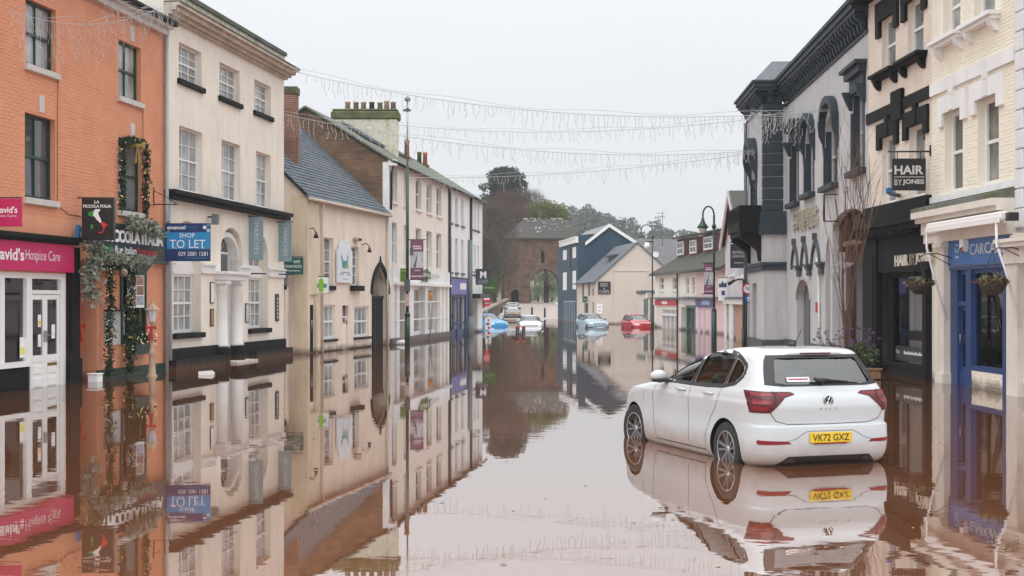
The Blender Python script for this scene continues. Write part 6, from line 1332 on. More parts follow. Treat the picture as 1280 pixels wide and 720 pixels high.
b = MB(); b.add([(-5.0, -bd - .4, 9.94), (.4, -bd - .4, 9.94), (.4, 2.2, 9.94), (-5.0, 2.2, 9.94), (-4.2, -bd + .35, 10.75), (-.4, -bd + .35, 10.75), (-.4, 2.2, 10.75), (-4.2, 2.2, 10.75)], [(0, 1, 5, 4), (1, 2, 6, 5), (2, 3, 7, 6), (3, 0, 4, 7), (4, 5, 6, 7)]); b.build('bay_roof', M_lead, B10)
b = MB(); b.box(-4.1, -.55, -bd - .85, -bd, 4.45, 4.7); b.box(-4.0, -.65, -bd - .78, -bd, 4.28, 4.45)
b.build('balcony_floor', M_black, B10)
b = MB(); b.box(-4.1, -.55, -bd - .85, -bd - .78, 5.3, 5.4); b.box(-4.1, -.55, -bd - .85, -bd - .78, 4.7, 4.8); b.box(-.62, -.55, -bd - .85, -bd, 5.3, 5.4); b.box(-4.1, -4.03, -bd - .85, -bd, 5.3, 5.4)
b.box(-4.07, -.58, -bd - .82, -bd - .80, 4.78, 5.32); b.box(-.60, -.58, -bd - .8, -bd, 4.7, 5.32)
for k in range(24): b.box(-4.08 + k * .15, -4.03 + k * .15, -bd - .84, -bd - .79, 4.8, 5.3)
for k in range(6): b.box(-.61, -.56, -bd - .78 + k * .13, -bd - .73 + k * .13, 4.7, 5.3)
b.build('balcony_rail', M_black, B10)
for x in (-3.9, -.95): MB().prismx([(-bd - .75, 4.28), (-bd, 4.28), (-bd, 3.3), (-bd - .1, 3.3), (-bd - .16, 3.7), (-bd - .5, 4.0), (-bd - .75, 4.15)], x, x + .22).build('balcony_bracket', M_black, B10)
b = MB(); b.tube([(-4.55, -bd - .1, 9), (-4.55, -bd - .1, -.5)], .06, 6); b.tube([(-4.3, -bd - .1, 9), (-4.3, -bd - .1, -.5)], .05, 6); b.build('downpipe', M_lead, B10)

# --- lilac and pink building beyond the bay
F11 = Frame(((906.5 - CX) * 68 / FPX, 68), ((943 - CX) * 53.4 / FPX, 53.4)); B11 = F11.root('lilac_gabled_building', 'lilac building with a pink gable and boarded terracotta shopfront', 'building', 'terraced buildings along the right side')
u = F11.u; z = F11.z; L11 = F11.L; M_lilac = mat('lilac_render', (.55, .53, .57), .8, .05, 1.5, .1, 30, .2)
zt = 4.95
w11 = [op(u(912.5), u(918), z(914, 344), z(914, 320), .15), op(u(923), u(929), z(925, 346), z(925, 322), .15)]
s11 = [op(u(917), u(929), -.8, z(917, 381), .25), op(u(908.5), u(913), -.8, z(909, 378), .2)]
facade(B11, L11, -.8, zt, w11 + s11, M_lilac, 8)
for o in w11: window(B11, o['u0'], o['u1'], o['z0'], o['z1'], .15, M_wpaint, M_pane, 2, 2, .08, .03, M_wpaint, split=False)
MB().box(s11[0]['u0'], s11[0]['u1'], .1, .2, -.8, s11[0]['z1']).build('boarding', mat('terracotta_boarding', (.42, .25, .18), .8, .08), B11)
MB().box(s11[1]['u0'], s11[1]['u1'], .1, .2, -.8, s11[1]['z1']).build('door', M_wpaint, B11)
b = MB(); b.box(0, L11, -.12, .02, z(915, 380), z(915, 374)); b.box(0, u(908.5), -.06, .02, -.8, z(915, 380)); b.box(u(913), u(917), -.06, .02, -.8, z(915, 380)); b.build('shopfront_frame', M_wpaint, B11)
MB().box(0, L11, -.2, .02, z(915, 374) + .01, z(915, 374) + .1).build('shop_cornice', M_lead, B11)
pk = u(917); b = MB(); g0, g1 = 0, u(928); pm = (g0 + g1) / 2; zp = 7.0; b.poly([(g0, -.003, zt), (g1, -.003, zt), (pm, -.003, zp)]); b.build('pink_gable', mat('pink_render', (.62, .40, .40), .8, .05), B11)
b = MB()
for (xa, za_), (xb, zb_) in (((g0 - .3, zt - .3), (pm, zp + .1)), ((pm, zp + .1), (g1 + .3, zt - .3))): b.prism([(xa, za_ - .25), (xb, zb_ - .25), (xb, zb_), (xa, za_)], -.3, -.2)
b.build('bargeboard', M_wpaint, B11)
b = MB(); b.quad((g0 - .3, -.3, zt - .3), (pm, -.3, zp + .1), (pm, 6, zp + .1), (g0 - .3, 6, zt - .3)); b.quad((pm, -.3, zp + .1), (g1 + .3, -.3, zt - .3), (g1 + .3, 6, zt - .3), (pm, 6, zp + .1)); b.quad((g1, -.25, zt), (L11, -.25, zt), (L11, 4, 7.2), (g1, 4, 7.2)); b.build('roof', M_tile_moss, B11)
Yk = 55.5; t = thing('hanging_sign', 'charcoal lounge bar sign hanging beside the dark balcony', 'sign', ((913 - CX) * Yk / FPX, Yk, H + (375 - 335) * Yk / FPX)); w_, h_ = 20.5 * Yk / FPX, 30 * Yk / FPX
MB().bevbox(0, w_, 0, .06, 0, h_, .01).build('board', M_signdk, t); text(t, 'ESTERO', w_ * .13, h_ * .6, w_ * .72, h_ * .11, M_silver, bold=.02); text(t, 'LOUNGE', w_ * .1, h_ * .44, w_ * .78, h_ * .11, M_silver, bold=.02); MB().box(w_ * .22, w_ * .78, -.004, 0, h_ * .2, h_ * .23).build('print', M_silver, t); b = MB(); b.tube([(-.05, .03, h_ + .06), (w_ + .3, .03, h_ + .06)], .02, 6); b.build('bracket', M_iron, t)
Yk = 66; t = thing('hanging_sign', 'white sign with a dark blue emblem beyond the purple banner', 'sign', ((898 - CX) * Yk / FPX, Yk, H + (375 - 376) * Yk / FPX)); w_, h_ = 11 * Yk / FPX, 28 * Yk / FPX
MB().bevbox(0, w_, 0, .06, 0, h_, .01).build('board', M_wlet, t); flat(t, 'emblem', [(.05, .6), (.95, .6), (.95, .75), (.8, .85), (.7, .75), (.4, .9), (.3, .75), (.05, .78)], mat('navy_print', (.03, .06, .15), .5, 0), -.004, w_, h_); flat(t, 'emblem', [(.35, .25), (.75, .25), (.75, .45), (.35, .45)], mat('indigo_print', (.06, .05, .25), .5, 0), -.004, w_, h_); b = MB(); b.tube([(0, .03, h_ + .03), (w_ + .5, .03, h_ + .03)], .02, 6); b.build('bracket', M_iron, t)

# --- cottages with dormers
F12 = Frame(((818.5 - CX) * 90 / FPX, 90), ((908 - CX) * 70.5 / FPX, 70.5)); B12 = F12.root('cottage_row', 'cream cottages with mossy tiled roof and maroon dormers above small shops', 'building')
u = F12.u; z = F12.z; L12 = F12.L; EZ = 3.72
M_cot = mat('cottage_render', (.76, .72, .65), .85, .04, 1, .1, 30, .2)
w12 = [op(u(824.5), u(830), z(825, 363), z(825, 346), .12), op(u(840.5), u(846.5), z(842, 363), z(842, 346), .12), op(u(857), u(861), z(858, 369), z(858, 346), .12), op(u(864.5), u(868.5), z(866, 369), z(866, 345), .12)]
s12 = [op(u(827.5), u(848), -.8, z(830, 385), .3), op(u(851), u(857.5), -.8, z(852, 384), .8), op(u(858), u(869.5), -.8, z(860, 382), .3), op(u(873), u(895), -.8, z(874, 384), .2)]
facade(B12, L12, -.8, EZ, w12 + s12, M_cot, 8, back=True)
gables(B12, L12, 8, EZ, 6.1, M_cot, 4)
for o in w12: window(B12, o['u0'], o['u1'], o['z0'], o['z1'], .12, M_wpaint, M_pane, 2, 2, .08, .04, M_wpaint, split=False)
gable_roof(B12, L12, 8, EZ + .02, 6.12, M_tile_moss, .35, .09, -.15, L12 + .1, ridge=4)
b = MB(); b.box(u(870), L12, -.02, .0, -.8, EZ); b.build('pink_wall', mat('pale_pink_render', (.66, .50, .48), .85, .05), B12)
b = MB(); b.tube([(-.1, -.36, EZ - .2), (L12, -.36, EZ - .2)], .06, 6); b.tube([(u(848.5), -.1, EZ - .2), (u(848.5), -.1, -.5)], .05, 6); b.build('gutter', M_iron, B12)
M_maroon = mat('maroon_hung_tiles', (.10, .032, .035), .7, .2, 4)
sl = (6.1 - EZ) / 4
for a, c, yt_, yb_ in ((847.5, 855, 303, 319.5), (863.5, 871, 301, 317.5), (881, 892, 297, 313)):
    dp = 1.5; ua, ub = u(a, -dp), u(c, -dp); za_, zb_ = z(a, yb_, -dp), z(a, yt_, -dp)
    zb_ = max(zb_, za_ + .7)
    b = MB(); b.box(ua - .25, ub + .25, dp, 4.0, EZ + .3, zb_ + .2); d1 = b.build('dormer', M_maroon, B12)
    b = MB(); b.prismx([(dp - .35, zb_ + .2), (4.2, zb_ + .75), (4.2, zb_ + .85), (dp - .35, zb_ + .3)], ua - .4, ub + .4); b.build('dormer_roof', M_tile_moss, d1)
    ww = window(B12, ua, ub, za_, zb_, dp - .06, M_wpaint, M_pane, 2, 2, .08, .04, split=False); 
# shopfronts
o = s12[0]; b = MB(); n_ = 4
for k in range(n_ + 1): x_ = o['u0'] + (o['u1'] - o['u0']) * k / n_; b.box(x_ - .1, x_ + .1, .0, .2, -.8, o['z1'])
b.box(o['u0'], o['u1'], .0, .2, o['z1'] - .5, o['z1'] - .35); b.box(o['u0'], o['u1'], .0, .2, o['z1'] - .1, o['z1']); f = b.build('shop_window', M_wpaint, B12); pane_mesh(o['u0'], o['u1'], -.5, o['z1'], .2).build('pane', mat('brown_interior_glass', (.13, .085, .05), .06, .4, 1.5), f)
MB().box(s12[1]['u0'], s12[1]['u1'], .7, .8, -.8, s12[1]['z1']).build('alley_shade_sheet', M_dark, B12)  # dark sheet stands in for the shade down the alley
o = s12[2]; b = MB(); b.box(o['u0'], o['u0'] + .2, -.02, .2, -.8, o['z1']); b.box(o['u1'] - .25, o['u1'], -.02, .2, -.8, o['z1']); b.box(o['u0'], o['u1'], -.02, .2, o['z1'] - .15, o['z1']); f = b.build('shop_window', mat('sea_green_frame', (.02, .15, .11), .45, .1), B12); pane_mesh(o['u0'], o['u1'], -.5, o['z1'], .12).build('pane', mat('shop_glass_display', (.10, .09, .08), .06, .7, 2.5), f)
o = s12[3]; b = MB(); M_lav = mat('lavender_frame', (.52, .40, .52), .5, .05)
for a, c in ((873, 876), (879.5, 882), (888, 890.5), (893, 895.5)): b.box(u(a), u(c), -.05, .15, -.8, o['z1'])
b.box(o['u0'], o['u1'], -.05, .15, -.8, .0); f = b.build('shop_window', M_lav, B12); pane_mesh(o['u0'], o['u1'], -.0, o['z1'], .1).build('pane', M_pane_d, f)
for a, c, y0_, y1_, m_, lab, wh_ in ((820.5, 847.5, 375, 381.5, M_red, 'red shop fascia on the cream cottages', 1), (855, 871.5, 374.5, 381, M_silver, 'grey white fascia over the sea green shop', 0), (872.5, 894, 373, 383.5, mat('deep_violet_board', (.07, .05, .2), .5, .05), 'deep violet shop fascia on the pink end cottage', 2)):
    zz0, zz1 = z(a, y1_), z(a, y0_); t = framed_thing(F12, u(a), .12, zz0, 'shop_fascia', lab, 'shop sign'); w_ = u(c) - u(a); MB().box(0, w_, 0, .12, 0, zz1 - zz0).build('board', m_, t)
    if wh_: MB().box(w_ * .35, w_ * (.6 if wh_ == 1 else .8), -.006, 0, (zz1 - zz0) * .25, (zz1 - zz0) * .75).build('print', M_wlet if wh_ == 1 else mat('sky_print', (.25, .4, .65), .5, 0), t)
b = MB(); b.box(0, L12, -.3, .02, z(822, 374) + .02, z(822, 374) + .12); b.build('shop_cornice', M_lead, B12)
# glazed lean-to between the chip shop and the cottages
t = thing('glazed_porch', 'flat roofed glazed shop porch between the beige gable and the cottages', 'porch', ((802.5 - CX) * 97 / FPX, 97, -.8)); z_ = lambda py: H + (375 - py) * 97 / FPX + .8; w_ = 14.5 * 97 / FPX
MB().box(-.1, w_ + .25, -.1, 3.5, z_(367.5), z_(363)).build('roof', M_lead, t); b = MB(); b.box(0, .12, 0, 3, 0, z_(368)); b.box(w_ * .55, w_ * .55 + .1, 0, .2, 0, z_(368)); b.box(w_ - .1, w_, 0, 3, 0, z_(368)); b.box(.12, w_ - .1, 0.01, .2, z_(374), z_(368)); f = b.build('frame', mat('grey_white_frame', (.55, .55, .52), .6, .05), t); pane_mesh(.12, w_ - .1, 0, z_(374), .1).build('pane', mat('green_grey_glass', (.19, .21, .19), .06, .4, .8), f)
t = framed_thing(F12, -.6, .3, z(820, 374), 'wall_light_box', 'small grey box lantern at the far corner of the cottages', 'lamp'); MB().prism([(0, 0), (.5, .1), (.5, .45), (-.1, .4)], -.2, .1).build('box', M_silver, t); MB().box(.05, .4, -.21, -.2, .12, .38).build('panel', M_wlet, t)

# --- lamp standards on the right
def swan_lamp(px, Y, ytop, lab, lean=1, head_dx=.75):
    zt = H + (375 - ytop) * Y / FPX; t = thing('street_lamp', lab, 'street lamp', ((px - CX) * Y / FPX, Y, -.6), 0, 'swan neck street lamps along the right side'); h_ = zt + .6
    b = MB(); b.tube([(0, 0, 0), (0, 0, 2.0)], .11, 10); b.tube([(0, 0, 2.0), (0, 0, 2.15)], [.11, .06], 10); b.tube([(0, 0, 2.15), (0, 0, h_ - .35)], .047, 10); b.build('post', M_greenpost, t)
    b = MB(); pts = [(0, 0, h_ - .75)]
    for k in range(11): a = math.pi * k / 10; pts.append((-head_dx / 2 + head_dx / 2 * math.cos(a), 0, h_ - .35 + .35 * math.sin(a)))
    pts.append((-head_dx, 0, h_ - .45)); b.tube(pts, .035, 7); b.lathe([(.07, 0), (.1, .1), (.05, .2)], 8, (0, 0, h_ - .9)); b.build('swan_neck', M_greenpost, t)
    b = MB(); z_ = h_ - .62; b.lathe([(.24, -.24), (.2, -.16), (.12, -.06), (.07, .06), (.04, .2)], 14, (-head_dx, 0, z_)); b.build('lamp_hood', M_greenpost, t)
    b = MB(); b.lathe([(.05, -.44), (.13, -.4), (.17, -.3), (.17, -.24)], 12, (-head_dx, 0, z_)); b.build('lantern_glass', mat('pale_lamp_glass', (.55, .58, .58), .2, 0), t)
    return t, h_
t, h_ = swan_lamp(892.5, 53, 258, 'tall swan neck lamp carrying the right hand purple banner', 1, .45)
Yk = 52.9; t = thing('banner', 'purple banner with a figure photograph on the right hand lamp', 'banner', ((880 - CX) * Yk / FPX, Yk, H + (375 - 367.5) * Yk / FPX)); purple_banner(t, 11.5 * Yk / FPX, 39 * Yk / FPX)
swan_lamp(815.5, 88.5, 281, 'swan neck lamp with a camera by the glazed porch', 1, .75)
t = thing('cctv_camera', 'white dome camera high on the farther swan neck lamp', 'camera', ((812 - CX) * 88.5 / FPX, 88.3, H + 68 * 88.5 / FPX)); b = MB(); b.lathe([(.02, -.25), (.16, -.2), (.2, 0), (.1, .2)], 10, (-.2, 0, 0)); b.build('dome', M_wlet, t); b = MB(); b.box(-.25, .25, .05, .12, .22, .3); b.build('arm', M_iron, t)
t = post_thing('sign_post', 'black post with a small curved lamp and two round signs, by the dark balcony', 'road sign', 929.5, 53, 2.6, .05, M_iron, -.6)
b = MB(); b.tube([(0, 0, 3.1), (0, 0, 3.25), (-.2, 0, 3.3), (-.5, 0, 3.15)], .035, 6); b.tube([(-.35, 0, 3.25), (-.62, 0, 3.08)], [.05, .08], 8); b.build('lamp_arm', M_iron, t); b = MB(); b.tube([(0, 0, 0), (0, 0, 1.3)], .08, 8); b.build('base', M_iron, t)
disc(t, .23, -.08, 2.9, M_red, 'sign_ring', .15); disc(t, .17, -.086, 2.9, M_wlet, 'sign_face', .15); text(t, "7'6\"", .05, 2.84, .2, .12, M_signdk, -.1, .02)
disc(t, .16, -.08, 2.48, mat('road_sign_blue', (.02, .12, .4), .4, 0), 'blue_disc', .18); flat(t, 'arrow', [(.16, 2.38), (.2, 2.38), (.2, 2.5), (.26, 2.5), (.18, 2.6), (.1, 2.5), (.16, 2.5)], M_wlet, -.096)
Yk = 31; t = thing('path_lamp', 'slim dark lamp post with a flat grey head beside the bare tree', 'street lamp', ((1072 - CX) * Yk / FPX, Yk + .4, -.3)); zt = H + (375 - 330) * Yk / FPX + .3
b = MB(); b.tube([(0, 0, 0), (0, 0, zt)], .05, 8); b.tube([(0, 0, 0), (0, 0, 1.2)], .075, 8); b.build('post', M_iron, t); b = MB(); b.prism([(-.5, -.1), (-.05, 0), (-.02, .07), (-.25, .08), (-.5, .0)], -.1, .1); lh = b.build('lamp_head', mat('lamp_head_grey', (.32, .34, .35), .4, .05), t); lh.location = (0, 0, zt - .03)
# planter, shrub, bare tree
Yp = 30.6; px0 = (1030 - CX) * Yp / FPX; px1 = (1100 - CX) * Yp / FPX
t = thing('timber_planter', 'brown timber planter at the waterline holding the purple flowered shrub', 'planter', (px0, Yp, -.4), R(-4)); wl_ = px1 - px0
for k in range(3): MB().bevbox(0, wl_, 0, .06, .02 + k * .2, .2 + k * .2, .01).build('plank', M_wood, t)
for k in range(3): MB().bevbox(wl_ - .06, wl_ + .002, .062, 1.2, .02 + k * .2, .2 + k * .2, .01).build('plank', M_wood, t)
MB().box(.05, wl_ - .07, .06, 1.15, .02, .56).build('soil', mat('soil', (.05, .035, .025), .95, .3, 8), t); MB().bevbox(-.03, wl_ + .04, -.04, .1, .62, .67, .01).build('rim', M_wood, t)
t = thing('flowering_shrub', 'green shrub with purple flower heads in the timber planter', 'shrub', (px0 + wl_ * .5, Yp + .55, .2)); t.scale = (1.2, 1.1, 1.2); rr = random.Random(8)
M_shr = mat('shrub_leaf', (.045, .075, .025), .6, .5, 3); M_shr2 = mat('shrub_leaf_light', (.10, .13, .045), .6, .4, 3); M_vio = mat('purple_flower', (.14, .075, .19), .7, .3, 5)
b = MB()
for k in range(26): leafcloud(b, (rr.uniform(-.52, .55), rr.uniform(-.4, .4), rr.uniform(.05, .42)), (.2, .2, .17), 85, .038, rr)
b.build('foliage', M_shr, t)
b = MB()
for k in range(16): leafcloud(b, (rr.uniform(-.55, .55), rr.uniform(-.45, .2), rr.uniform(.1, .5)), (.16, .16, .14), 50, .032, rr)
b.build('young_foliage', M_shr2, t)
b = MB(); c_ = MB()
for k in range(60):
    x_, y_ = rr.uniform(-.6, .6), rr.uniform(-.4, .4); h_ = rr.uniform(.45, .82); p0 = Vector((x_ * .7, y_ * .7, .2)); p1 = Vector((x_ + rr.uniform(-.12, .12), y_, h_)); b.tube([p0, (p0 + p1) / 2 + Vector((.02, 0, .03)), p1], .004, 3); leafcloud(c_, p1, (.045, .045, .025), 14, .018, rr)
b.build('stems', mat('dark_stem', (.08, .06, .04), .8, .2), t, kind='stuff'); c_.build('flower_heads', M_vio, t)

def limb(b, p, d, ln, r, depth, rr, spread=.5, up=.25, nseg=4, kids=(2, 4), rmin=.004, fac=.62):
    pts = [p]; q_ = Vector(p); dd = Vector(d).normalized()
    for k in range(nseg):
        dd = (dd + Vector((rr.uniform(-1, 1), rr.uniform(-1, 1), rr.uniform(-.6, 1))) * .13 + Vector((0, 0, up * .12))).normalized(); q_ = q_ + dd * ln / nseg; pts.append(q_.copy())
    b.tube(pts, [max(rmin, r * (1 - .55 * k / nseg)) for k in range(nseg + 1)], 5 if r > .02 else 3, False)
    if depth > 0:
        for k in range(rr.randint(*kids)):
            f = rr.uniform(.35, 1); i = min(nseg - 1, int(f * nseg)); base = pts[i].lerp(pts[i + 1], f * nseg - i); side = Vector((rr.uniform(-1, 1), rr.uniform(-1, 1), rr.uniform(-.2, .6))).normalized()
            limb(b, base, dd * (1 - spread) + side * spread + Vector((0, 0, up)), ln * rr.uniform(.45, .8) * fac / .62, r * .5, depth - 1, rr, spread, up, max(2, nseg - 1), kids, rmin, fac)
t = thing('bare_tree', 'slender leafless reddish tree standing before the porch of the grey building', 'tree', ((1059 - CX) * 31 / FPX, 31.2, .1)); rr = random.Random(21); M_bark = mat('reddish_bark', (.125, .07, .052), .85, .25, 6)
b = MB(); b.tube([(0, 0, -.4), (.02, 0, .7), (0, .02, 1.5)], [.05, .04, .032], 7)
b.build('trunk', M_bark, t); b = MB()
for k in range(7):
    a = rr.uniform(0, 6.28); limb(b, Vector((0, 0, rr.uniform(.5, 1.5))), (math.cos(a) * .42, math.sin(a) * .3, 1), rr.uniform(1.7, 3.0), .021, 2, rr, .42, .5, 6, (3, 4), .0035, .6)
b.build('branches', M_bark, t)

# ------------------------------------------------------------------ TREES, HILL, AIR
def crown(name, m, par, parts, n, s, seed, kind=None, elong=1.0):
    rr = random.Random(seed); b = MB()
    for (c, rad, w) in parts: leafcloud(b, c, rad, int(n * w), s, rr)
    return b.build(name, m, par, kind=kind)
def leafmat(name, c, var=.5, vs=.5):
    return mat(name, c, .75, var, vs)
# dark evergreen behind the gatehouse
Yt = 190; tx = (631 - CX) * Yt / FPX; tz = lambda py: H + (375 - py) * Yt / FPX
t = thing('evergreen_tree', 'tall dark evergreen tree rounded at the top behind the gatehouse', 'tree', (tx, Yt, 1.5)); rr = random.Random(4)
b = MB(); b.tube([(0, 0, -.3), (.1, 0, 8), (0, 0, 19)], [.55, .4, .12], 8); b.build('trunk', M_bark, t)
parts = []; zt = tz(203) - 1.5
for k in range(130):
    v = rr.random(); z_ = zt * (.56 + .40 * v); w_ = 4.3 * math.sqrt(max(.03, 1 - max(0, (v - .25) / .78) ** 2)); a = rr.uniform(0, 6.28); q_ = math.sqrt(rr.random()) * w_ * .85
    parts.append(((q_ * math.cos(a), q_ * math.sin(a), z_ - .3), (1.0, 1.0, .7), .010))
crown('crown', leafmat('evergreen_leaf', (.014, .030, .014), .6, .45), t, parts, 13000, .2, 5)
# leafless brown trees either side
def bare_tree(name, lab, px, Y, pyt, wpx, seed, m, group, dens=1.0, base=None, low=.15):
    h_ = H + (375 - pyt) * Y / FPX - (ground_z(Y) if base is None else base); w_ = wpx * Y / FPX / 2; rr = random.Random(seed)
    t = thing(name, lab, 'tree', ((px - CX) * Y / FPX, Y, ground_z(Y) if base is None else base), 0, group)
    b = MB(); b.tube([(0, 0, -.5), (rr.uniform(-.3, .3), 0, h_ * .3), (0, 0, h_ * .62)], [.3, .22, .1], 7)
    for k in range(14):
        a = rr.uniform(0, 6.28); z_ = h_ * rr.uniform(.18, .6); ln = rr.uniform(.5, 1) * w_; b.tube([(0, 0, z_), (math.cos(a) * ln * .5, math.sin(a) * ln * .5, z_ + h_ * .13), (math.cos(a) * ln * .8, math.sin(a) * ln * .8, z_ + h_ * .3)], [.1, .06, .025], 4, False)
    b.build('trunk', mat('grey_brown_bark', (.075, .06, .05), .9, .3, 1), t)
    b = MB(); n_ = int(2600 * dens)
    for k in range(n_):   # fine twigs: thin upright slivers gathered in fans
        v = rr.random() ** .8; z_ = h_ * (low + (1 - low) * v); lim = w_ * math.sqrt(max(.02, 1 - ((v - .42) / .60) ** 2)) if v > .42 else w_ * (.72 + .28 * v / .42); a = rr.uniform(0, 6.28); q_ = math.sqrt(rr.random()) * lim
        p = Vector((q_ * math.cos(a), q_ * math.sin(a), z_)); d = Vector((math.cos(a) * q_ / max(.1, w_) * .9 + rr.uniform(-.5, .5), math.sin(a) * .4 + rr.uniform(-.4, .4), rr.uniform(.3, 1.2))).normalized(); ln = rr.uniform(.45, 1.25); sd_ = d.cross(Vector((rr.uniform(-1, 1), rr.uniform(-1, 1), .2))).normalized()
        e = p + d * ln; w2 = .018 * Y / 160
        b.add([p - sd_ * w2, p + sd_ * w2, e], [(0, 1, 2)])
        for q2 in range(2): f = p + d * ln * rr.uniform(.3, .8); e2 = f + (d + Vector((rr.uniform(-.8, .8), rr.uniform(-.8, .8), rr.uniform(-.3, .5)))).normalized() * ln * .55; b.add([f - sd_ * w2 * .7, f + sd_ * w2 * .7, e2], [(0, 1, 2)])
    b.build('twigs', m, t)
    return t
M_tw1 = leafmat('brown_twigs', (.085, .06, .042), .35, .3); M_tw2 = leafmat('red_brown_twigs', (.10, .056, .038), .35, .3); M_tw3 = leafmat('olive_twigs', (.075, .065, .036), .35, .3)
for k, (px, Y, pyt, w_, m, lab) in enumerate(((618, 150, 262, 62, M_tw1, 'leafless grey brown tree at the end of the white row'), (634, 172, 244, 74, M_tw2, 'leafless reddish brown tree behind the left corner of the gatehouse'), (662, 180, 243, 70, M_tw2, 'leafless reddish brown tree above the gatehouse roof'), (612, 185, 252, 60, M_tw3, 'leafless olive brown tree behind the white row'), (603, 140, 300, 46, M_tw3, 'low tangled bare tree above the left parapet wall'))):
    bare_tree('bare_tree', lab, px, Y, pyt, w_, 30 + k, m, 'leafless trees around the gatehouse', 1.7)
# lime green tree right of it
Yt = 176; t = thing('lime_tree', 'yellow green tree showing over the gatehouse roof', 'tree', ((683 - CX) * Yt / FPX, Yt, 1.5)); hh = H + (375 - 250) * Yt / FPX - 1.5; rr = random.Random(6)
b = MB(); b.tube([(0, 0, -.3), (0, 0, hh * .7)], [.35, .12], 7); b.build('trunk', M_bark, t)
crown('crown', leafmat('yellow_green_leaf', (.13, .15, .03), .45, .5), t, [((rr.uniform(-2.3, 2.3), rr.uniform(-2, 2), hh * rr.uniform(.62, .95)), (1.1, 1.1, .8), .04) for k in range(30)], 7000, .15, 9)
# greenery seen through the arch
for k, (px, Y, pyt, w_, c, lab) in enumerate(((672, 215, 338, 20, (.40, .45, .30), 'pale green willow beyond the gatehouse arch'), (690, 200, 330, 26, (.28, .34, .2), 'green tree beyond the right side of the arch'), (660, 230, 350, 24, (.04, .07, .045), 'dark green bush beyond the left side of the arch'), (700, 225, 320, 30, (.3, .34, .22), 'grey green tree beyond the bridge on the right'))):
    h_ = H + (375 - pyt) * Y / FPX - 1.5; w2 = w_ * Y / FPX / 2; rr = random.Random(60 + k)
    t = thing('riverside_tree', lab, 'tree', ((px - CX) * Y / FPX, Y, 1.5), 0, 'green trees beyond the bridge'); b = MB(); b.tube([(0, 0, -.3), (.1, 0, h_ * .4), (0, 0, h_ * .8)], [.22, .16, .05], 6)
    for q_ in range(6): a = rr.uniform(0, 6.28); b.tube([(0, 0, h_ * .35), (math.cos(a) * w2 * .7, math.sin(a) * w2 * .5, h_ * .8)], [.08, .02], 4, False)
    b.build('trunk', mat('pale_willow_bark', (.16, .15, .11), .9, .2), t)
    crown('crown', leafmat('riverside_leaf_%d' % k, c, .5, .6), t, [((rr.uniform(-w2, w2), rr.uniform(-w2, w2), h_ * rr.uniform(.15, .92)), (w2 * .4, w2 * .4, h_ * .12), .045) for q_ in range(24)], 4200, .12, 70 + k)
t = bare_tree('riverside_tree', 'thin bare sapling seen through the gatehouse arch', 683, 175, 345, 18, 90, M_tw1, 'green trees beyond the bridge', .05)
# wooded hill on the skyline: one mass of bare and ivy grown trees
rr = random.Random(14); M_wood1 = leafmat('winter_wood', (.075, .085, .065), .4, .12); M_wood2 = leafmat('ivy_wood', (.055, .085, .035), .4, .12); M_wood3 = leafmat('grey_wood', (.08, .08, .07), .3, .12)
b = MB(); top = [(690, 250), (735, 258), (762, 262), (790, 272), (815, 276), (840, 284), (862, 282), (900, 285), (960, 275), (1030, 270), (1120, 262)]
def skyline(px):
    for (a, c), (d, e) in zip(top, top[1:]):
        if a <= px <= d: return c + (e - c) * (px - a) / (d - a)
    return top[0][1] if px < top[0][0] else top[-1][1]
for k in range(520):
    Y = rr.uniform(380, 450); px = rr.uniform(560, 1130); x_ = (px - CX) * Y / FPX; zt = H + (375 - skyline(px)) * Y / FPX + rr.uniform(-1.2, 1.8)
    z0_ = hill_fall(x_, Y); h_ = rr.uniform(7, 10.5); zt = zt - (455 - Y) * .16 * rr.uniform(.6, 1.2); zb = zt - h_
    b.m = rr.choice((0, 0, 1, 2)); b.tube([(x_, Y, min(z0_, zb) - .5), (x_, Y, zt - 1)], [.3, .08], 4, False)
    for q_ in range(7):
        v = rr.random(); c = (x_ + rr.gauss(0, 1.3), Y + rr.gauss(0, 1), zb + h_ * (.35 + .6 * v)); leafcloud(b, c, (1.5, 1.0, 1.3), 30, .55, rr)
b.build('wooded_hillside', [M_wood1, M_wood2, M_wood3], None, kind='stuff')
# low hedge scrub hiding the foot of the hill
b = MB()
for k in range(240):
    Y = rr.uniform(250, 345); x_ = rr.uniform(-60, 120); leafcloud(b, (x_, Y, 2 + rr.uniform(0, 2.5)), (1.8, 1.2, 1.6), 24, .35, rr); 
    b.m = rr.choice((0, 1, 2))
b.build('riverside_scrub', [M_wood1, M_wood2, M_wood3], None, kind='stuff')

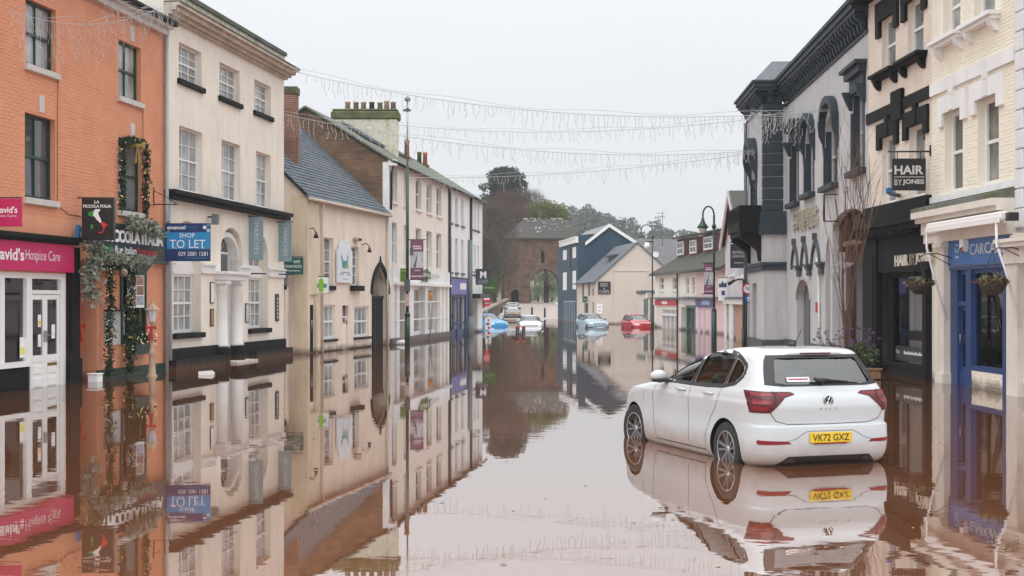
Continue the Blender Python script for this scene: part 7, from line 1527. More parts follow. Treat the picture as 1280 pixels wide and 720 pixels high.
# icicle light strings across the street
M_cable = mat('clear_cable', (.42, .42, .43), .5, 0); M_bulb = emis('tiny_white_bulb', (.8, .79, .75), .05)
def light_string(lab, A, B, sag, n, lmin, lmax, seed, skip=(0, 0), r=.010, dr=.0085):
    rr = random.Random(seed); A, B = Vector(A), Vector(B); d = B - A
    t = thing('light_string', lab, 'light string', tuple(A), 0, 'icicle light strings across the street'); b = MB()
    P = lambda f: d * f + Vector((0, 0, -sag * 4 * f * (1 - f)))
    b.tube([P(k / 24) for k in range(25)], r, 4); b.tube([P(k / 24) + Vector((0, 0, .10 + .05 * math.sin(k))) for k in range(25)], r * .7, 3); b.build('cable', M_cable, t)
    b = MB(); c = MB()
    for k in range(n):
        f = skip[0] + (1 - skip[0] - skip[1]) * (k + rr.random() * .9) / n; p = P(f); ln = rr.uniform(lmin, lmax) * rr.choice((.5, 1, 1)); m_ = max(2, int(ln / .13)); pts = [p]
        for q_ in range(m_): pts.append(p + Vector((rr.uniform(-.045, .045) * (1 if q_ < m_ - 1 else 2), rr.uniform(-.04, .04), -ln * (q_ + 1) / m_)))
        b.tube(pts, dr, 3, False)
        for q_ in pts[1:]: c.add([q_ + Vector(w) * dr * 1.4 for w in ((1, 0, 0), (0, 1, 0), (-1, 0, 0), (0, -1, 0), (0, 0, 1.6), (0, 0, -1.6))], [(0, 1, 4), (1, 2, 4), (2, 3, 4), (3, 0, 4), (1, 0, 5), (2, 1, 5), (3, 2, 5), (0, 3, 5)])
    b.build('drops', M_cable, t, kind='stuff'); c.build('bulbs', M_bulb, t, kind='stuff')
def at(px, py, Y): return ((px - CX) * Y / FPX, Y, H + (375 - py) * Y / FPX)
light_string('highest icicle string, from the cream cornice across to the grey building', at(358, 87, 43.6), at(1040, 138, 40.4), .72, 120, .3, .62, 1, (.04, .02))
light_string('second icicle string from the ivory roof to the bay of the grey building', at(496, 156, 57), at(955, 147, 49), .42, 80, .25, .55, 2)
light_string('icicle string over the brick gable, running to the grey bay', at(351, 142, 44), at(942, 188.5, 50.5), .62, 110, .25, .6, 3)
light_string('lowest icicle string from the green post to the grey bay, below the treetop', at(509, 222, 54.4), at(944, 191, 50), .28, 85, .25, .6, 4)
light_string('icicle string draped along the top of the orange wall', at(10, 13, 25.2), at(203, 8, 33.2), .35, 60, .4, 1.0, 5, (0, 0), .006, .0042)
light_string('second icicle string at the orange cornice, reaching over the cream wall', at(128, -1, 29.5), at(225, 14, 33), .12, 36, .3, .8, 6, (0, 0), .006, .0045)
light_string('short icicle string at the corner of the grey bay', at(938, 140, 50.2), at(1002, 142, 44.6), .12, 30, .4, 1.1, 7)

# garlands on the restaurant
M_fir = mat('fir_garland', (.022, .05, .018), .7, .4, 20); M_silv = mat('silver_green_leaf', (.22, .25, .20), .6, .4, 18); M_gold = mat('gold_bow', (.5, .38, .12), .35, .1, 5, metal=.5); M_fairy = emis('warm_fairy_light', (1, .74, .4), 1.1)
def garland(lab, pts, rad, dens, m, seed, lights=True, s=.035, F=F1):
    rr = random.Random(seed); P = [F.pt(F.u(px), o_, H + (375 - py) * F.Y(px) / FPX) for px, py, o_ in pts]; O = P[0].copy()
    t = thing('garland', lab, 'garland', tuple(O), 0, 'garlands on the restaurant'); b = MB(); c = MB(); g = MB(); st = MB(); st.tube([p - O for p in P], .012, 4); 
    for a, e in zip(P, P[1:]):
        ln = (e - a).length
        for k in range(int(ln * dens * 1.7)):
            q_ = a.lerp(e, rr.random()) - O; leafcloud(b, q_ + Vector((rr.gauss(0, rad * .4), rr.gauss(0, rad * .4), rr.gauss(0, rad * .4))), (rad * .5, rad * .5, rad * .5), 5, s, rr)
        for k in range(int(ln * 7)):
            q_ = a.lerp(e, rr.random()) - O + Vector((rr.gauss(0, rad * .5), -rad * .5 + rr.gauss(0, rad * .3), rr.gauss(0, rad * .4))); c.lathe([(.0, -.013), (.012, 0), (.0, .013)], 5, q_)
        if lights:
            for k in range(int(ln * 2.2)):
                q_ = a.lerp(e, rr.random()) - O + Vector((rr.gauss(0, rad * .4), -rad * .7, 0)); leafcloud(g, q_, (.05, .05, .05), 7, .04, rr)
    st.build('wire', M_iron, t); b.build('leaves', m, t)
    if lights: c.build('fairy_lights', M_fairy, t); g.build('gold_bows', M_gold, t, kind='stuff')
garland('lit fir garland hanging down the left side of the restaurant doorway', [(125, 470, .25), (124, 420, .25), (126, 380, .25), (124, 335, .25)], .12, 75, M_fir, 1)
garland('lit fir garland hanging down the right side of the restaurant doorway', [(150, 466, .25), (152, 420, .25), (150, 380, .25), (153, 332, .25)], .13, 75, M_fir, 2)
garland('fir garland across the head of the restaurant doorway', [(124, 335, .27), (138, 329, .3), (153, 332, .27)], .09, 70, M_fir, 3)
garland('lit fir garland round the upper restaurant window', [(149, 262, .08), (149, 220, .08), (149, 176, .08), (164, 175, .08), (179, 184, .08), (179, 225, .08), (178, 268, .08)], .10, 75, M_fir, 4)
garland('silvery eucalyptus hanging over the black pilaster by the box sign', [(98, 372, .3), (97, 345, .3), (103, 318, .3), (99, 300, .3), (96, 288, .3)], .24, 60, M_silv, 5, False, .055)
garland('silvery eucalyptus under the restaurant fascia', [(103, 318, .3), (122, 322, .32), (150, 328, .3), (176, 326, .3)], .16, 60, M_silv, 6, False, .05)
garland('silvery eucalyptus on top of the restaurant fascia', [(147, 280, .25), (160, 281, .25), (175, 284, .25), (187, 293, .22)], .20, 75, M_silv, 7, False, .05)
t = thing('bauble', 'round cream bauble at the head of the restaurant doorway', 'bauble', tuple(F1.pt(F1.u(137), .35, H + (375 - 341) * F1.Y(137) / FPX))); b = MB(); b.lathe([(.01, -.1), (.07, -.07), (.1, 0), (.07, .07), (.01, .1)], 14); b.build('ball', M_cream, t); b = MB(); b.tube([(0, 0, .1), (0, 0, .2)], .008, 4); b.build('hook', M_gold, t)
bow('gold ribbon bow at the top of the garlanded upper window', tuple(F1.pt(F1.u(165), .15, H + (375 - 182) * F1.Y(165) / FPX)), 1.4, M_gold)
b = MB(); rr = random.Random(3); leafcloud(b, (.7, -.1, .34), (.75, .14, .16), 420, .035, rr); leafcloud(b, (.5, -.1, .6), (.3, .1, .3), 160, .035, rr); b.build('greenery', M_fir, WB)
c = MB()
for k in range(26): c.lathe([(0, -.013), (.013, 0), (0, .013)], 5, (rr.uniform(0, 1.4), -.26, rr.uniform(.22, .5)))
c.build('fairy_lights', M_fairy, WB)
# iron bracket on the orange wall and service wires
t = framed_thing(F1, u_ if False else F1.u(191), .03, H + (375 - 258) * F1.Y(191) / FPX, 'iron_bracket', 'black wrought iron sign bracket on the orange wall near the downpipe', 'bracket'); b = MB(); b.tube([(0, 0, 0), (0, 0, .5)], .015, 5); b.tube([(0, 0, .05), (.1, -.6, .05)], .015, 5); b.tube([(0, 0, .4), (.06, -.3, .25), (.09, -.55, .07)], .01, 5); b.build('bars', M_iron, t)

# bits drifting on the flood
rr = random.Random(77); b = MB()
for k in range(170):
    Y = 9 + 40 * rr.random() ** 1.3; x_ = (rr.uniform(60, 1230) - CX) * Y / FPX
    if abs(x_ - 3.2) < 2.2 and 13 < Y < 19.5: continue
    a = rr.uniform(0, 6.28); s_ = rr.uniform(.005, .02); c, d = math.cos(a) * s_, math.sin(a) * s_; b.m = rr.randrange(3)
    b.add([(x_ - c * 2, Y - d * 2, .004), (x_ - d, Y + c, .008), (x_ + c * 2, Y + d * 2, .004), (x_ + d, Y - c, .008)], [(0, 1, 2, 3)])
b.build('floating_debris', [mat('dead_leaf', (.10, .055, .03), .7, .2), mat('pale_straw', (.35, .29, .2), .8, .2), mat('dark_twig', (.04, .03, .022), .8, .1)], None, kind='stuff')


# ------------------------------------------------------------------ CARS
def pchip(xs, ys, x):
    n = len(xs); d = [(ys[i + 1] - ys[i]) / (xs[i + 1] - xs[i]) for i in range(n - 1)]; m = [0] * n; m[0], m[-1] = d[0], d[-1]
    for i in range(1, n - 1): m[i] = 0 if d[i - 1] * d[i] <= 0 else 2 * d[i - 1] * d[i] / (d[i - 1] + d[i])
    for i in range(n - 1):
        if x <= xs[i + 1] or i == n - 2:
            h = xs[i + 1] - xs[i]; t = (x - xs[i]) / h
            return (2 * t ** 3 - 3 * t * t + 1) * ys[i] + (t ** 3 - 2 * t * t + t) * h * m[i] + (-2 * t ** 3 + 3 * t * t) * ys[i + 1] + (t ** 3 - t * t) * h * m[i + 1]
# height, rear x, front x, half width, squareness (rear axle at x 0, nose at +x)
CAR = [(.17, -.60, 3.08, .79, 5), (.24, -.73, 3.21, .845, 5), (.34, -.775, 3.265, .868, 5), (.45, -.79, 3.28, .872, 5.2), (.55, -.79, 3.275, .868, 5.2), (.615, -.785, 3.265, .866, 5.2), (.64, -.735, 3.26, .866, 5.2), (.70, -.742, 3.235, .868, 5.2), (.76, -.75, 3.185, .871, 5.2), (.82, -.757, 3.08, .874, 5.2), (.862, -.75, 2.92, .876, 5.2), (.885, -.744, 2.78, .862, 5.2), (.93, -.726, 2.48, .852, 5.2), (.975, -.70, 2.16, .836, 5), (1.01, -.685, 1.97, .815, 4.8), (1.06, -.662, 1.86, .79, 4.6), (1.12, -.628, 1.74, .765, 4.4), (1.2, -.578, 1.55, .732, 4.2), (1.28, -.525, 1.31, .696, 4), (1.34, -.485, 1.08, .668, 3.8), (1.385, -.452, .86, .636, 3.6), (1.415, -.42, .66, .595, 3.4), (1.436, -.36, .46, .53, 3.2), (1.449, -.24, .28, .41, 3), (1.455, -.06, .12, .22, 2.6)]
def ex(px, e, z): return e if px > 0 else e + 4.2 - max(0, min(1.8, (z - 1.0) * 5))
def car_loft(inset=0, zmin=.17, zmax=1.455, nl=74, npt=150):
    Z = [c[0] for c in CAR]; cols = list(zip(*CAR)); b = MB(); per = []
    for k in range(npt):
        s_ = 8 * k / npt   # walk round a rectangle so the points spread evenly
        seg = int(s_ // 2) % 4; f = (s_ % 2) - 1
        per.append([(1, f), (-f, 1), (-1, -f), (f, -1)][seg])
    vs = []; n2 = nl
    for j in range(nl + 1):
        f = j / nl; z = zmin + (zmax - zmin) * (1 - (1 - f) ** 1.35)
        xr, xf, w, e = (pchip(Z, cols[i], z) for i in (1, 2, 3, 4))
        xr += inset; xf -= inset; w = max(.05, w - inset); cxx = (xr + xf) / 2; a = max(.05, (xf - xr) / 2)
        for (px, py) in per:
            e2_ = ex(px, e, z); t = (abs(px) ** e2_ + abs(py) ** e2_) ** (-1 / e2_); x, y = px * t, py * t
            vs.append((cxx + a * x, w * y, z - (inset if inset and z > 1.2 else 0)))
    fs = []
    for j in range(nl):
        for k in range(npt): fs.append((j * npt + k, j * npt + (k + 1) % npt, (j + 1) * npt + (k + 1) % npt, (j + 1) * npt + k))
    fs.append(tuple(range(npt - 1, -1, -1))); fs.append(tuple(nl * npt + k for k in range(npt)))
    b.add(vs, fs, True); return b
P_white = mat('white_car_paint', (.535, .56, .575), .22, 0, coat=.6); P_trim = mat('black_car_trim', (.014, .014, .015), .5, 0); P_int = mat('car_interior', (.10, .105, .105), .8, .1)
P_seam = mat('panel_gap', (.03, .03, .03), .7, 0); P_rubber = mat('tyre_rubber', (.018, .018, .018), .75, .15, 12, .2, 60); P_rim = mat('machined_alloy', (.42, .42, .43), .3, .05, metal=.75); P_rimdk = mat('dark_alloy', (.03, .03, .032), .4, 0, metal=.4)
P_red = mat('dark_red_lens', (.085, .002, .006), .18, .3, 14, coat=.15); P_redl = mat('bright_red_lens', (.21, .006, .010), .2, .2, 20, coat=.15); P_yel = mat('yellow_plate', (.72, .47, .012), .4, .04, 3); P_plw = mat('white_plate', (.7, .7, .7), .4, 0)
P_sglass = glassmat('car_side_glass', (.62, .76, .68), ior=1.38)
def mudline(m):
    n, l = m.node_tree.nodes, m.node_tree.links; b = n['Principled BSDF']; t = n.new('ShaderNodeTexCoord'); sx = n.new('ShaderNodeSeparateXYZ'); l.new(t.outputs['Object'], sx.inputs[0])
    a = n.new('ShaderNodeTexNoise'); a.inputs['Scale'].default_value = 7; a.inputs['Detail'].default_value = 6; l.new(t.outputs['Object'], a.inputs[0])
    f = n.new('ShaderNodeMath'); f.operation = 'MULTIPLY_ADD'; l.new(a.outputs[0], f.inputs[0]); f.inputs[1].default_value = -.22; l.new(sx.outputs['Z'], f.inputs[2])
    r = n.new('ShaderNodeMapRange'); l.new(f.outputs[0], r.inputs[0]); r.inputs[1].default_value = .09; r.inputs[2].default_value = .40; r.inputs[3].default_value = .55; r.inputs[4].default_value = 0
    x = n.new('ShaderNodeMixRGB'); l.new(r.outputs[0], x.inputs[0]); x.inputs[1].default_value = b.inputs['Base Color'].default_value; x.inputs[2].default_value = (.26, .16, .10, 1); l.new(x.outputs[0], b.inputs['Base Color'])
mudline(P_white)
P_glass = glassmat('car_glass', (.74, .86, .80), ior=2.1); P_chrome = mat('chrome', (.6, .6, .6), .12, 0, metal=1); P_lamp = mat('headlamp_lens', (.6, .62, .63), .08, .1, coat=.6)
CARBVH = None
def solid(name, mb, mats):
    o = mb.build(name, mats, None); bm = bmesh.new(); bm.from_mesh(o.data); bmesh.ops.remove_doubles(bm, verts=bm.verts[:], dist=1e-6); bmesh.ops.recalc_face_normals(bm, faces=bm.faces[:]); bm.to_mesh(o.data); bm.free()
    return o
def boolean(o, cutters):
    for c in cutters:
        m = o.modifiers.new('b', 'BOOLEAN'); m.operation = 'DIFFERENCE'; m.solver = 'EXACT'; m.object = c
    dg = bpy.context.evaluated_depsgraph_get(); me = bpy.data.meshes.new_from_object(o.evaluated_get(dg)); o.modifiers.clear(); old = o.data; o.data = me; bpy.data.meshes.remove(old)
    for c in cutters: d = c.data; bpy.data.objects.remove(c); bpy.data.meshes.remove(d)
SIDE_WIN = [  # (x, z) outlines: front door, rear door, quarter
    [(1.78, 1.012), (.94, 1.012), (.90, 1.355), (1.02, 1.352), (1.18, 1.31), (1.44, 1.20)],
    [(.85, 1.012), (.13, 1.03), (.09, 1.345), (.30, 1.372), (.62, 1.375), (.81, 1.365)],
    [(.07, 1.035), (-.10, 1.07), (-.215, 1.16), (-.195, 1.235), (-.05, 1.30), (.04, 1.325)]]
REAR_WIN = [(-.60, 1.065), (.60, 1.065), (.565, 1.16), (.515, 1.325), (.49, 1.345), (-.49, 1.345), (-.515, 1.325), (-.565, 1.16)]
FRONT_WIN = [(-.66, 1.03), (.66, 1.03), (.60, 1.2), (.5, 1.38), (.3, 1.40), (-.3, 1.40), (-.5, 1.38), (-.60, 1.2)]
def ray(x=None, y=None, z=None, d=None):
    h = CARBVH.ray_cast(Vector((x, y, z)), Vector(d)); return h
def sidepanel(polys, name, m, par, sg, off, th=0, sub=3):
    """outline in xz laid on the flank"""
    bm = bmesh.new()
    for poly in polys:
        f = bm.faces.new([bm.verts.new((x, 0, z)) for x, z in poly])
    bmesh.ops.triangulate(bm, faces=bm.faces[:])
    for k in range(sub): bmesh.ops.subdivide_edges(bm, edges=[e for e in bm.edges if e.calc_length() > .05], cuts=1, use_grid_fill=True)
    bmesh.ops.triangulate(bm, faces=bm.faces[:])
    return _lay(bm, name, m, par, 'y', sg, off)
def _lay(bm, name, m, par, ax, sg, off):
    dead = []
    for v in bm.verts:
        if ax == 'y': h = ray(v.co.x, 2 * sg, v.co.z, (0, -sg, 0))
        else: h = ray(v.co.x, v.co.y, v.co.z, (-sg, 0, 0))
        if h[0] is None: dead.append(v); continue
        nn = h[1] if h[1].dot(Vector((0, sg, 0)) if ax == 'y' else Vector((sg, 0, 0))) > 0 else -h[1]
        v.co = h[0] + nn * off
    bmesh.ops.delete(bm, geom=dead, context='VERTS')
    if 'glass' in name or name in ('rear_window', 'windscreen'):     # iron out the facets
        import numpy as np
        i0, i1, i2 = (1, 0, 2) if ax == 'y' else (0, 1, 2)
        Pn = np.array([v.co for v in bm.verts]); A_ = np.stack([np.ones(len(Pn)), Pn[:, i1], Pn[:, i2], Pn[:, i1] ** 2, Pn[:, i2] ** 2, Pn[:, i1] * Pn[:, i2], Pn[:, i1] ** 4], 1); c_ = np.linalg.lstsq(A_, Pn[:, i0], rcond=None)[0]; fit = A_ @ c_
        for v, w_ in zip(bm.verts, fit): v.co[i0] = w_
    bmesh.ops.recalc_face_normals(bm, faces=bm.faces[:])
    me = bpy.data.meshes.new(name); bm.to_mesh(me); bm.free(); me.materials.append(m)
    for p in me.polygons: p.use_smooth = True
    return link(name, me, par)
def endpanel(polys, name, m, par, sg, off, sub=3):
    """outline in yz laid on the tail (sg -1) or the nose (sg 1)"""
    bm = bmesh.new()
    for poly in polys: bm.faces.new([bm.verts.new((6 * sg, y, z)) for y, z in poly])
    bmesh.ops.triangulate(bm, faces=bm.faces[:])
    for k in range(sub): bmesh.ops.subdivide_edges(bm, edges=[e for e in bm.edges if e.calc_length() > .05], cuts=1, use_grid_fill=True)
    bmesh.ops.triangulate(bm, faces=bm.faces[:])
    return _lay(bm, name, m, par, 'x', sg, off)
_WALK = {}
def walk(s_, z, sg):
    """point and outward normal reached by going distance s_ round the tail from its middle at height z"""
    key = round(z, 4)
    if key not in _WALK:
        Z = [c[0] for c in CAR]; cols = list(zip(*CAR)); xr, xf, w, e = (pchip(Z, cols[i], z) for i in (1, 2, 3, 4)); cxx = (xr + xf) / 2; a = (xf - xr) / 2; P = []; e = ex(-1, e, z)
        for k in range(400):
            th = math.pi - (math.pi / 2) * (k / 399) ** 2.2 * .995; c, n_ = math.cos(th), math.sin(th); P.append(Vector((cxx + a * math.copysign(abs(c) ** (2 / e), c), w * abs(n_) ** (2 / e), z)))
        # finer, evenly walked
        L_ = [0.]
        for p, q_ in zip(P, P[1:]): L_.append(L_[-1] + (q_ - p).length)
        _WALK[key] = (P, L_)
    P, L_ = _WALK[key]; i = 0
    lo, hi = 0, len(L_) - 2
    while lo < hi:
        m_ = (lo + hi + 1) // 2
        if L_[m_] <= s_: lo = m_
        else: hi = m_ - 1
    f = (s_ - L_[lo]) / max(1e-9, L_[lo + 1] - L_[lo]); p = P[lo].lerp(P[lo + 1], min(1, max(0, f))); d = (P[min(lo + 2, len(P) - 1)] - P[max(0, lo - 1)]).normalized(); n_ = Vector((-d.y, d.x, 0))
    return Vector((p.x, p.y * sg, p.z)), Vector((n_.x, n_.y * sg, 0))
def wrappanel(polys, name, m, par, sg, off, sub=4):
    bm = bmesh.new()
    for poly in polys: bm.faces.new([bm.verts.new((s_, 0, z)) for s_, z in poly])
    bmesh.ops.triangulate(bm, faces=bm.faces[:])
    for k in range(sub): bmesh.ops.subdivide_edges(bm, edges=[e for e in bm.edges if e.calc_length() > .035], cuts=1, use_grid_fill=True)
    bmesh.ops.triangulate(bm, faces=bm.faces[:])
    for v in bm.verts:
        p, n_ = walk(v.co.x, v.co.z, sg); v.co = p + n_ * off
    bmesh.ops.recalc_face_normals(bm, faces=bm.faces[:]); me = bpy.data.meshes.new(name); bm.to_mesh(me); bm.free(); me.materials.append(m)
    for p in me.polygons: p.use_smooth = True
    return link(name, me, par)
def line_poly(pts, w):
    out = []
    for (a, b_), (c, d) in zip(pts, pts[1:]):
        v = Vector((c - a, d - b_)); n_ = Vector((-v.y, v.x)).normalized() * w / 2; out.append([(a - n_.x, b_ - n_.y), (c - n_.x, d - n_.y), (c + n_.x, d + n_.y), (a + n_.x, b_ + n_.y)])
    return out
def smooth_poly(p, r=.035, n=4):
    out = []; N = len(p)
    for i in range(N):
        a, b_, c = Vector(p[i - 1]), Vector(p[i]), Vector(p[(i + 1) % N]); u_, v_ = (a - b_), (c - b_); q_ = min(r, u_.length * .45, v_.length * .45); s_, e_ = b_ + u_.normalized() * q_, b_ + v_.normalized() * q_
        for k in range(n + 1): t = k / n; out.append(tuple(s_ * (1 - t) ** 2 + b_ * 2 * t * (1 - t) + e_ * t * t))
    return out
def make_car(label, loc, rz):
    global CARBVH
    t = thing('hatchback_car', label, 'car', loc, rz)
    outer = car_loft(); CARBVH = BVHTree.FromPolygons([Vector(v) for v in outer.v], outer.f)
    body = solid('body', outer, [P_white, P_trim, P_int])
    c1 = car_loft(.055, .50, 1.43, 40, 90); c1.mi = [2] * len(c1.mi)
    arch = MB(); arch.m = 1
    for x in (0, 2.55):
        for sg in (1, -1): arch.lathe([(.355, .56), (.355, 1.2)] if sg > 0 else [(.355, -1.2), (.355, -.56)], 40, (x, 0, .31), 'y')
    win = MB(); win.m = 1
    for poly in SIDE_WIN:
        q_ = smooth_poly(poly)
        for sg in (1, -1): win.prism(q_, sg * .35, sg * 1.2)
    e1 = MB(); e1.m = 1; e1.prismx(smooth_poly(REAR_WIN, .05), -1.2, -.25); e2 = MB(); e2.m = 1; e2.prismx(smooth_poly(FRONT_WIN, .05), .95, 2.6)
    # rear number plate recess
    for mb in (c1, arch, win, e1, e2): pass
    for mb in (c1, arch, win, e1, e2): boolean(body, [solid('cutter', mb, [P_white, P_trim, P_int])])
    body.parent = t
    for p in body.data.polygons: p.use_smooth = True
    try: body.data.set_sharp_from_angle(angle=R(32))
    except Exception: pass
    for sg in (1, -1):
        for poly, nm in zip(SIDE_WIN, ('door_glass', 'door_glass', 'quarter_glass')): sidepanel([smooth_poly(poly)], nm, P_sglass, t, sg, -.012)
        fr = [(1.84, .995), (.5, .998), (.1, 1.015), (-.13, 1.055), (-.245, 1.15), (-.225, 1.25), (-.06, 1.325), (.08, 1.365), (.3, 1.392), (.62, 1.396), (.98, 1.378), (1.2, 1.325), (1.46, 1.215)]
        gaps = [line_poly(fr + [fr[0]], .046), [[(.855, 1.0), (.935, 1.0), (.895, 1.37), (.815, 1.37)]], [[(.075, 1.02), (.125, 1.02), (.085, 1.355), (.045, 1.34)]]]
        sidepanel([p_ for g_ in gaps for p_ in g_], 'window_surround', P_trim, t, sg, .0015)
        sidepanel(line_poly([(1.86, 1.0), (1.92, .8), (1.9, .5), (1.82, .26)], .009) + line_poly([(.895, 1.0), (.91, .75), (.90, .27)], .009) + line_poly([(.13, 1.0), (.19, .8), (.36, .62), (.46, .45), (.47, .28)], .009) + line_poly([(1.82, .265), (.47, .265)], .009) + line_poly([(2.16, .99), (2.2, .8), (2.24, .68)], .008), 'panel_gaps', P_seam, t, sg, .0012)
        for x in (1.02, .30):
            h = sidepanel([[(x, .902), (x + .2, .902), (x + .2, .922), (x, .922)]], 'handle_recess', P_seam, t, sg, .001)
            yy = ray(x + .1, 2 * sg, .925, (0, -sg, 0))[0].y; b = MB(); b.tube([(x - .01, yy + sg * .004, .918), (x + .02, yy + sg * .03, .921), (x + .19, yy + sg * .03, .923), (x + .21, yy + sg * .004, .922)], .013, 7); b.build('door_handle', P_white, t)
        sidepanel([[(.44, .20), (1.94, .20), (1.94, .255), (.44, .255)]], 'sill_trim', P_white, t, sg, .006)
        # mirror
        b = MB(); yb = .80 * sg
        b.lathe([(.02, -.07), (.085, -.05), (.10, 0), (.085, .05), (.03, .085)], 14, (0, 0, 0), 'y'); mm = b; 
        mm.v = [(1.62 + v[0] * .65 + abs(v[1]) * .25, sg * .915 + v[1] * 1.3, 1.05 + max(-.045, v[2] * .72)) for v in mm.v]; mm.build('mirror', P_white, t)
        b = MB(); b.tube([(1.66, sg * .77, .985), (1.64, sg * .84, 1.0), (1.62, sg * .92, 1.0)], [.035, .03, .04], 7); b.box(1.52, 1.66, sg * .80, sg * 1.0, .975, 1.006); b.build('mirror_foot', P_trim, t)
        # lamps: main unit on the corner, inner unit on the tailgate
        zl0, zl1 = .765, 1.0
        wrappanel([smooth_poly([(.385, .965), (.44, .99), (1.04, 1.005), (1.02, .965), (.96, .768), (.70, .768), (.665, .80), (.60, .895), (.54, .925)], .015)], 'tail_lamp', P_red, t, sg, .006)
        wrappanel([[(.66, .975), (.90, .985), (.90, .955), (.64, .945)], [(.665, .90), (.90, .915), (.90, .87), (.69, .86)], [(.71, .835), (.90, .84), (.90, .795), (.735, .79)]], 'lamp_element', P_redl, t, sg, .009)
        wrappanel([[(.44, .972), (.60, .978), (.58, .955), (.46, .955)]], 'lamp_element', P_redl, t, sg, .009)
        wrappanel(line_poly([(.645, 1.0), (.622, .94), (.65, .87)], .010), 'lamp_gap', P_seam, t, sg, .0105)
        wrappanel([[(.47, .437), (.52, .468), (.86, .478), (.88, .46), (.86, .43)]], 'rear_reflector', P_redl, t, sg, .004)
        # headlamps and fog grille
        endpanel([[(sg * .84, .80), (sg * .52, .745), (sg * .50, .675), (sg * .84, .70)][::-sg]], 'headlight', P_lamp, t, 1, .004); endpanel([[(sg * .86, .50), (sg * .56, .48), (sg * .60, .33), (sg * .84, .35)][::-sg]], 'fog_grille', P_trim, t, 1, .004)
        # wheels
        for x in (0, 2.55):
            wh_ = link('wheel', None, t); wh_.location = (x, sg * .765, .31); wh_.empty_display_size = .2
            if sg < 0: wh_.rotation_euler = (0, 0, math.pi)
            if x: wh_.rotation_euler.z += R(4)
            b = MB(); b.lathe([(.205, -.09), (.29, -.092), (.313, -.07), (.315, 0), (.313, .07), (.29, .092), (.205, .085)], 40, (0, 0, 0), 'y', caps=False); b.build('tyre', P_rubber, wh_)
            b = MB(); b.m = 1; b.lathe([(.01, .02), (.10, .03), (.19, -.02), (.208, .05), (.21, .084), (.198, .086), (.19, .06), (.12, .045), (.01, .045)], 36, (0, 0, 0), 'y')
            b.m = 0
            for k in range(5):
                for s2 in (-1, 1):
                    a = 2 * math.pi * k / 5; T = Matrix.Rotation(a, 4, 'Y'); b.T = T; o0, o1 = s2 * .012, s2 * .05 + .035
                    b.add([(o0 - .012, .062, .04), (o0 + .014, .062, .04), (o1 + .017, .078, .197), (o1 - .012, .078, .197), (o0 - .012, .03, .04), (o0 + .014, .03, .04), (o1 + .017, .03, .197), (o1 - .012, .03, .197)], [(0, 1, 2, 3), (0, 4, 5, 1), (1, 5, 6, 2), (2, 6, 7, 3), (3, 7, 4, 0)]); b.T = None
            b.lathe([(.205, .078), (.213, .088), (.198, .088), (.196, .078)], 36, (0, 0, 0), 'y', caps=False); b.lathe([(.045, .045), (.042, .07), (.01, .072)], 16, (0, 0, 0), 'y'); b.build('rim', [P_rim, P_rimdk], wh_)
    endpanel([smooth_poly(FRONT_WIN, .05)], 'windscreen', P_glass, t, 1, -.01)
    endpanel([smooth_poly(REAR_WIN, .05)], 'rear_window', P_glass, t, -1, -.012)
    out = [(-.705, 1.045), (.705, 1.045), (.655, 1.2), (.585, 1.376), (-.585, 1.376), (-.655, 1.2)]
    rim_ = []
    A, B_ = smooth_poly(out, .03), smooth_poly(REAR_WIN, .05)
    bm_polys = []
    def ring(outp, inp, n_=64):
        def sample(p):
            L_ = [0]; 
            for i in range(len(p)): L_.append(L_[-1] + (Vector(p[(i + 1) % len(p)]) - Vector(p[i])).length)
            return L_
        c_ = (0, 1.2); res = []
        def hit(p, a):
            d = Vector((math.cos(a), math.sin(a))); best = None
            for i in range(len(p)):
                s_, e_ = Vector(p[i]) - Vector(c_), Vector(p[(i + 1) % len(p)]) - Vector(c_); v_ = e_ - s_; den = d.x * v_.y - d.y * v_.x
                if abs(den) < 1e-9: continue
                tt = (s_.x * v_.y - s_.y * v_.x) / den; uu = (s_.x * d.y - s_.y * d.x) / den
                if tt > 0 and -1e-6 <= uu <= 1 + 1e-6: best = tt
            return (c_[0] + d.x * best, c_[1] + d.y * best)
        for k in range(n_):
            a0, a1 = 2 * math.pi * k / n_, 2 * math.pi * (k + 1) / n_; res.append([hit(outp, a0), hit(outp, a1), hit(inp, a1), hit(inp, a0)])
        return res
    endpanel(ring(A, B_), 'rear_window_border', P_trim, t, -1, .004, 3)
    # tailgate joints, bumper edge
    endpanel(line_poly([(-.66, 1.0), (-.69, .76), (-.63, .68), (-.5, .645), (0, .637), (.5, .645), (.63, .68), (.69, .76), (.66, 1.0)], .008), 'tailgate_gap', P_seam, t, -1, .0012)
    endpanel([[(-.62, .205), (.62, .205), (.55, .262), (.5, .30), (-.5, .30), (-.55, .262)]], 'rear_diffuser', P_trim, t, -1, .004)
    for sg in (1, -1): wrappanel([[(.40, .222), (.55, .216), (.50, .272), (.44, .28)]], 'diffuser_fin', mat('charcoal_trim', (.05, .05, .053), .4, 0), t, sg, .012)
    # spoiler lip and brake light
    hs = [ray(-2, y, 1.395, (1, 0, 0))[0].x for y in (0, .3, .52)]
    b = MB(); pts = [(-.55, hs[2] + .03), (-.30, hs[1] - .035), (0, hs[0] - .045), (.30, hs[1] - .035), (.55, hs[2] + .03)]
    vs = []
    for y, x in pts: vs += [(x + .2, y, 1.432 - .10 * (y / .55) ** 4 * .6), (x, y, 1.405 - .05 * (y / .55) ** 4), (x + .015, y, 1.375 - .045 * (y / .55) ** 4), (x + .14, y, 1.372 - .05 * (y / .55) ** 4)]
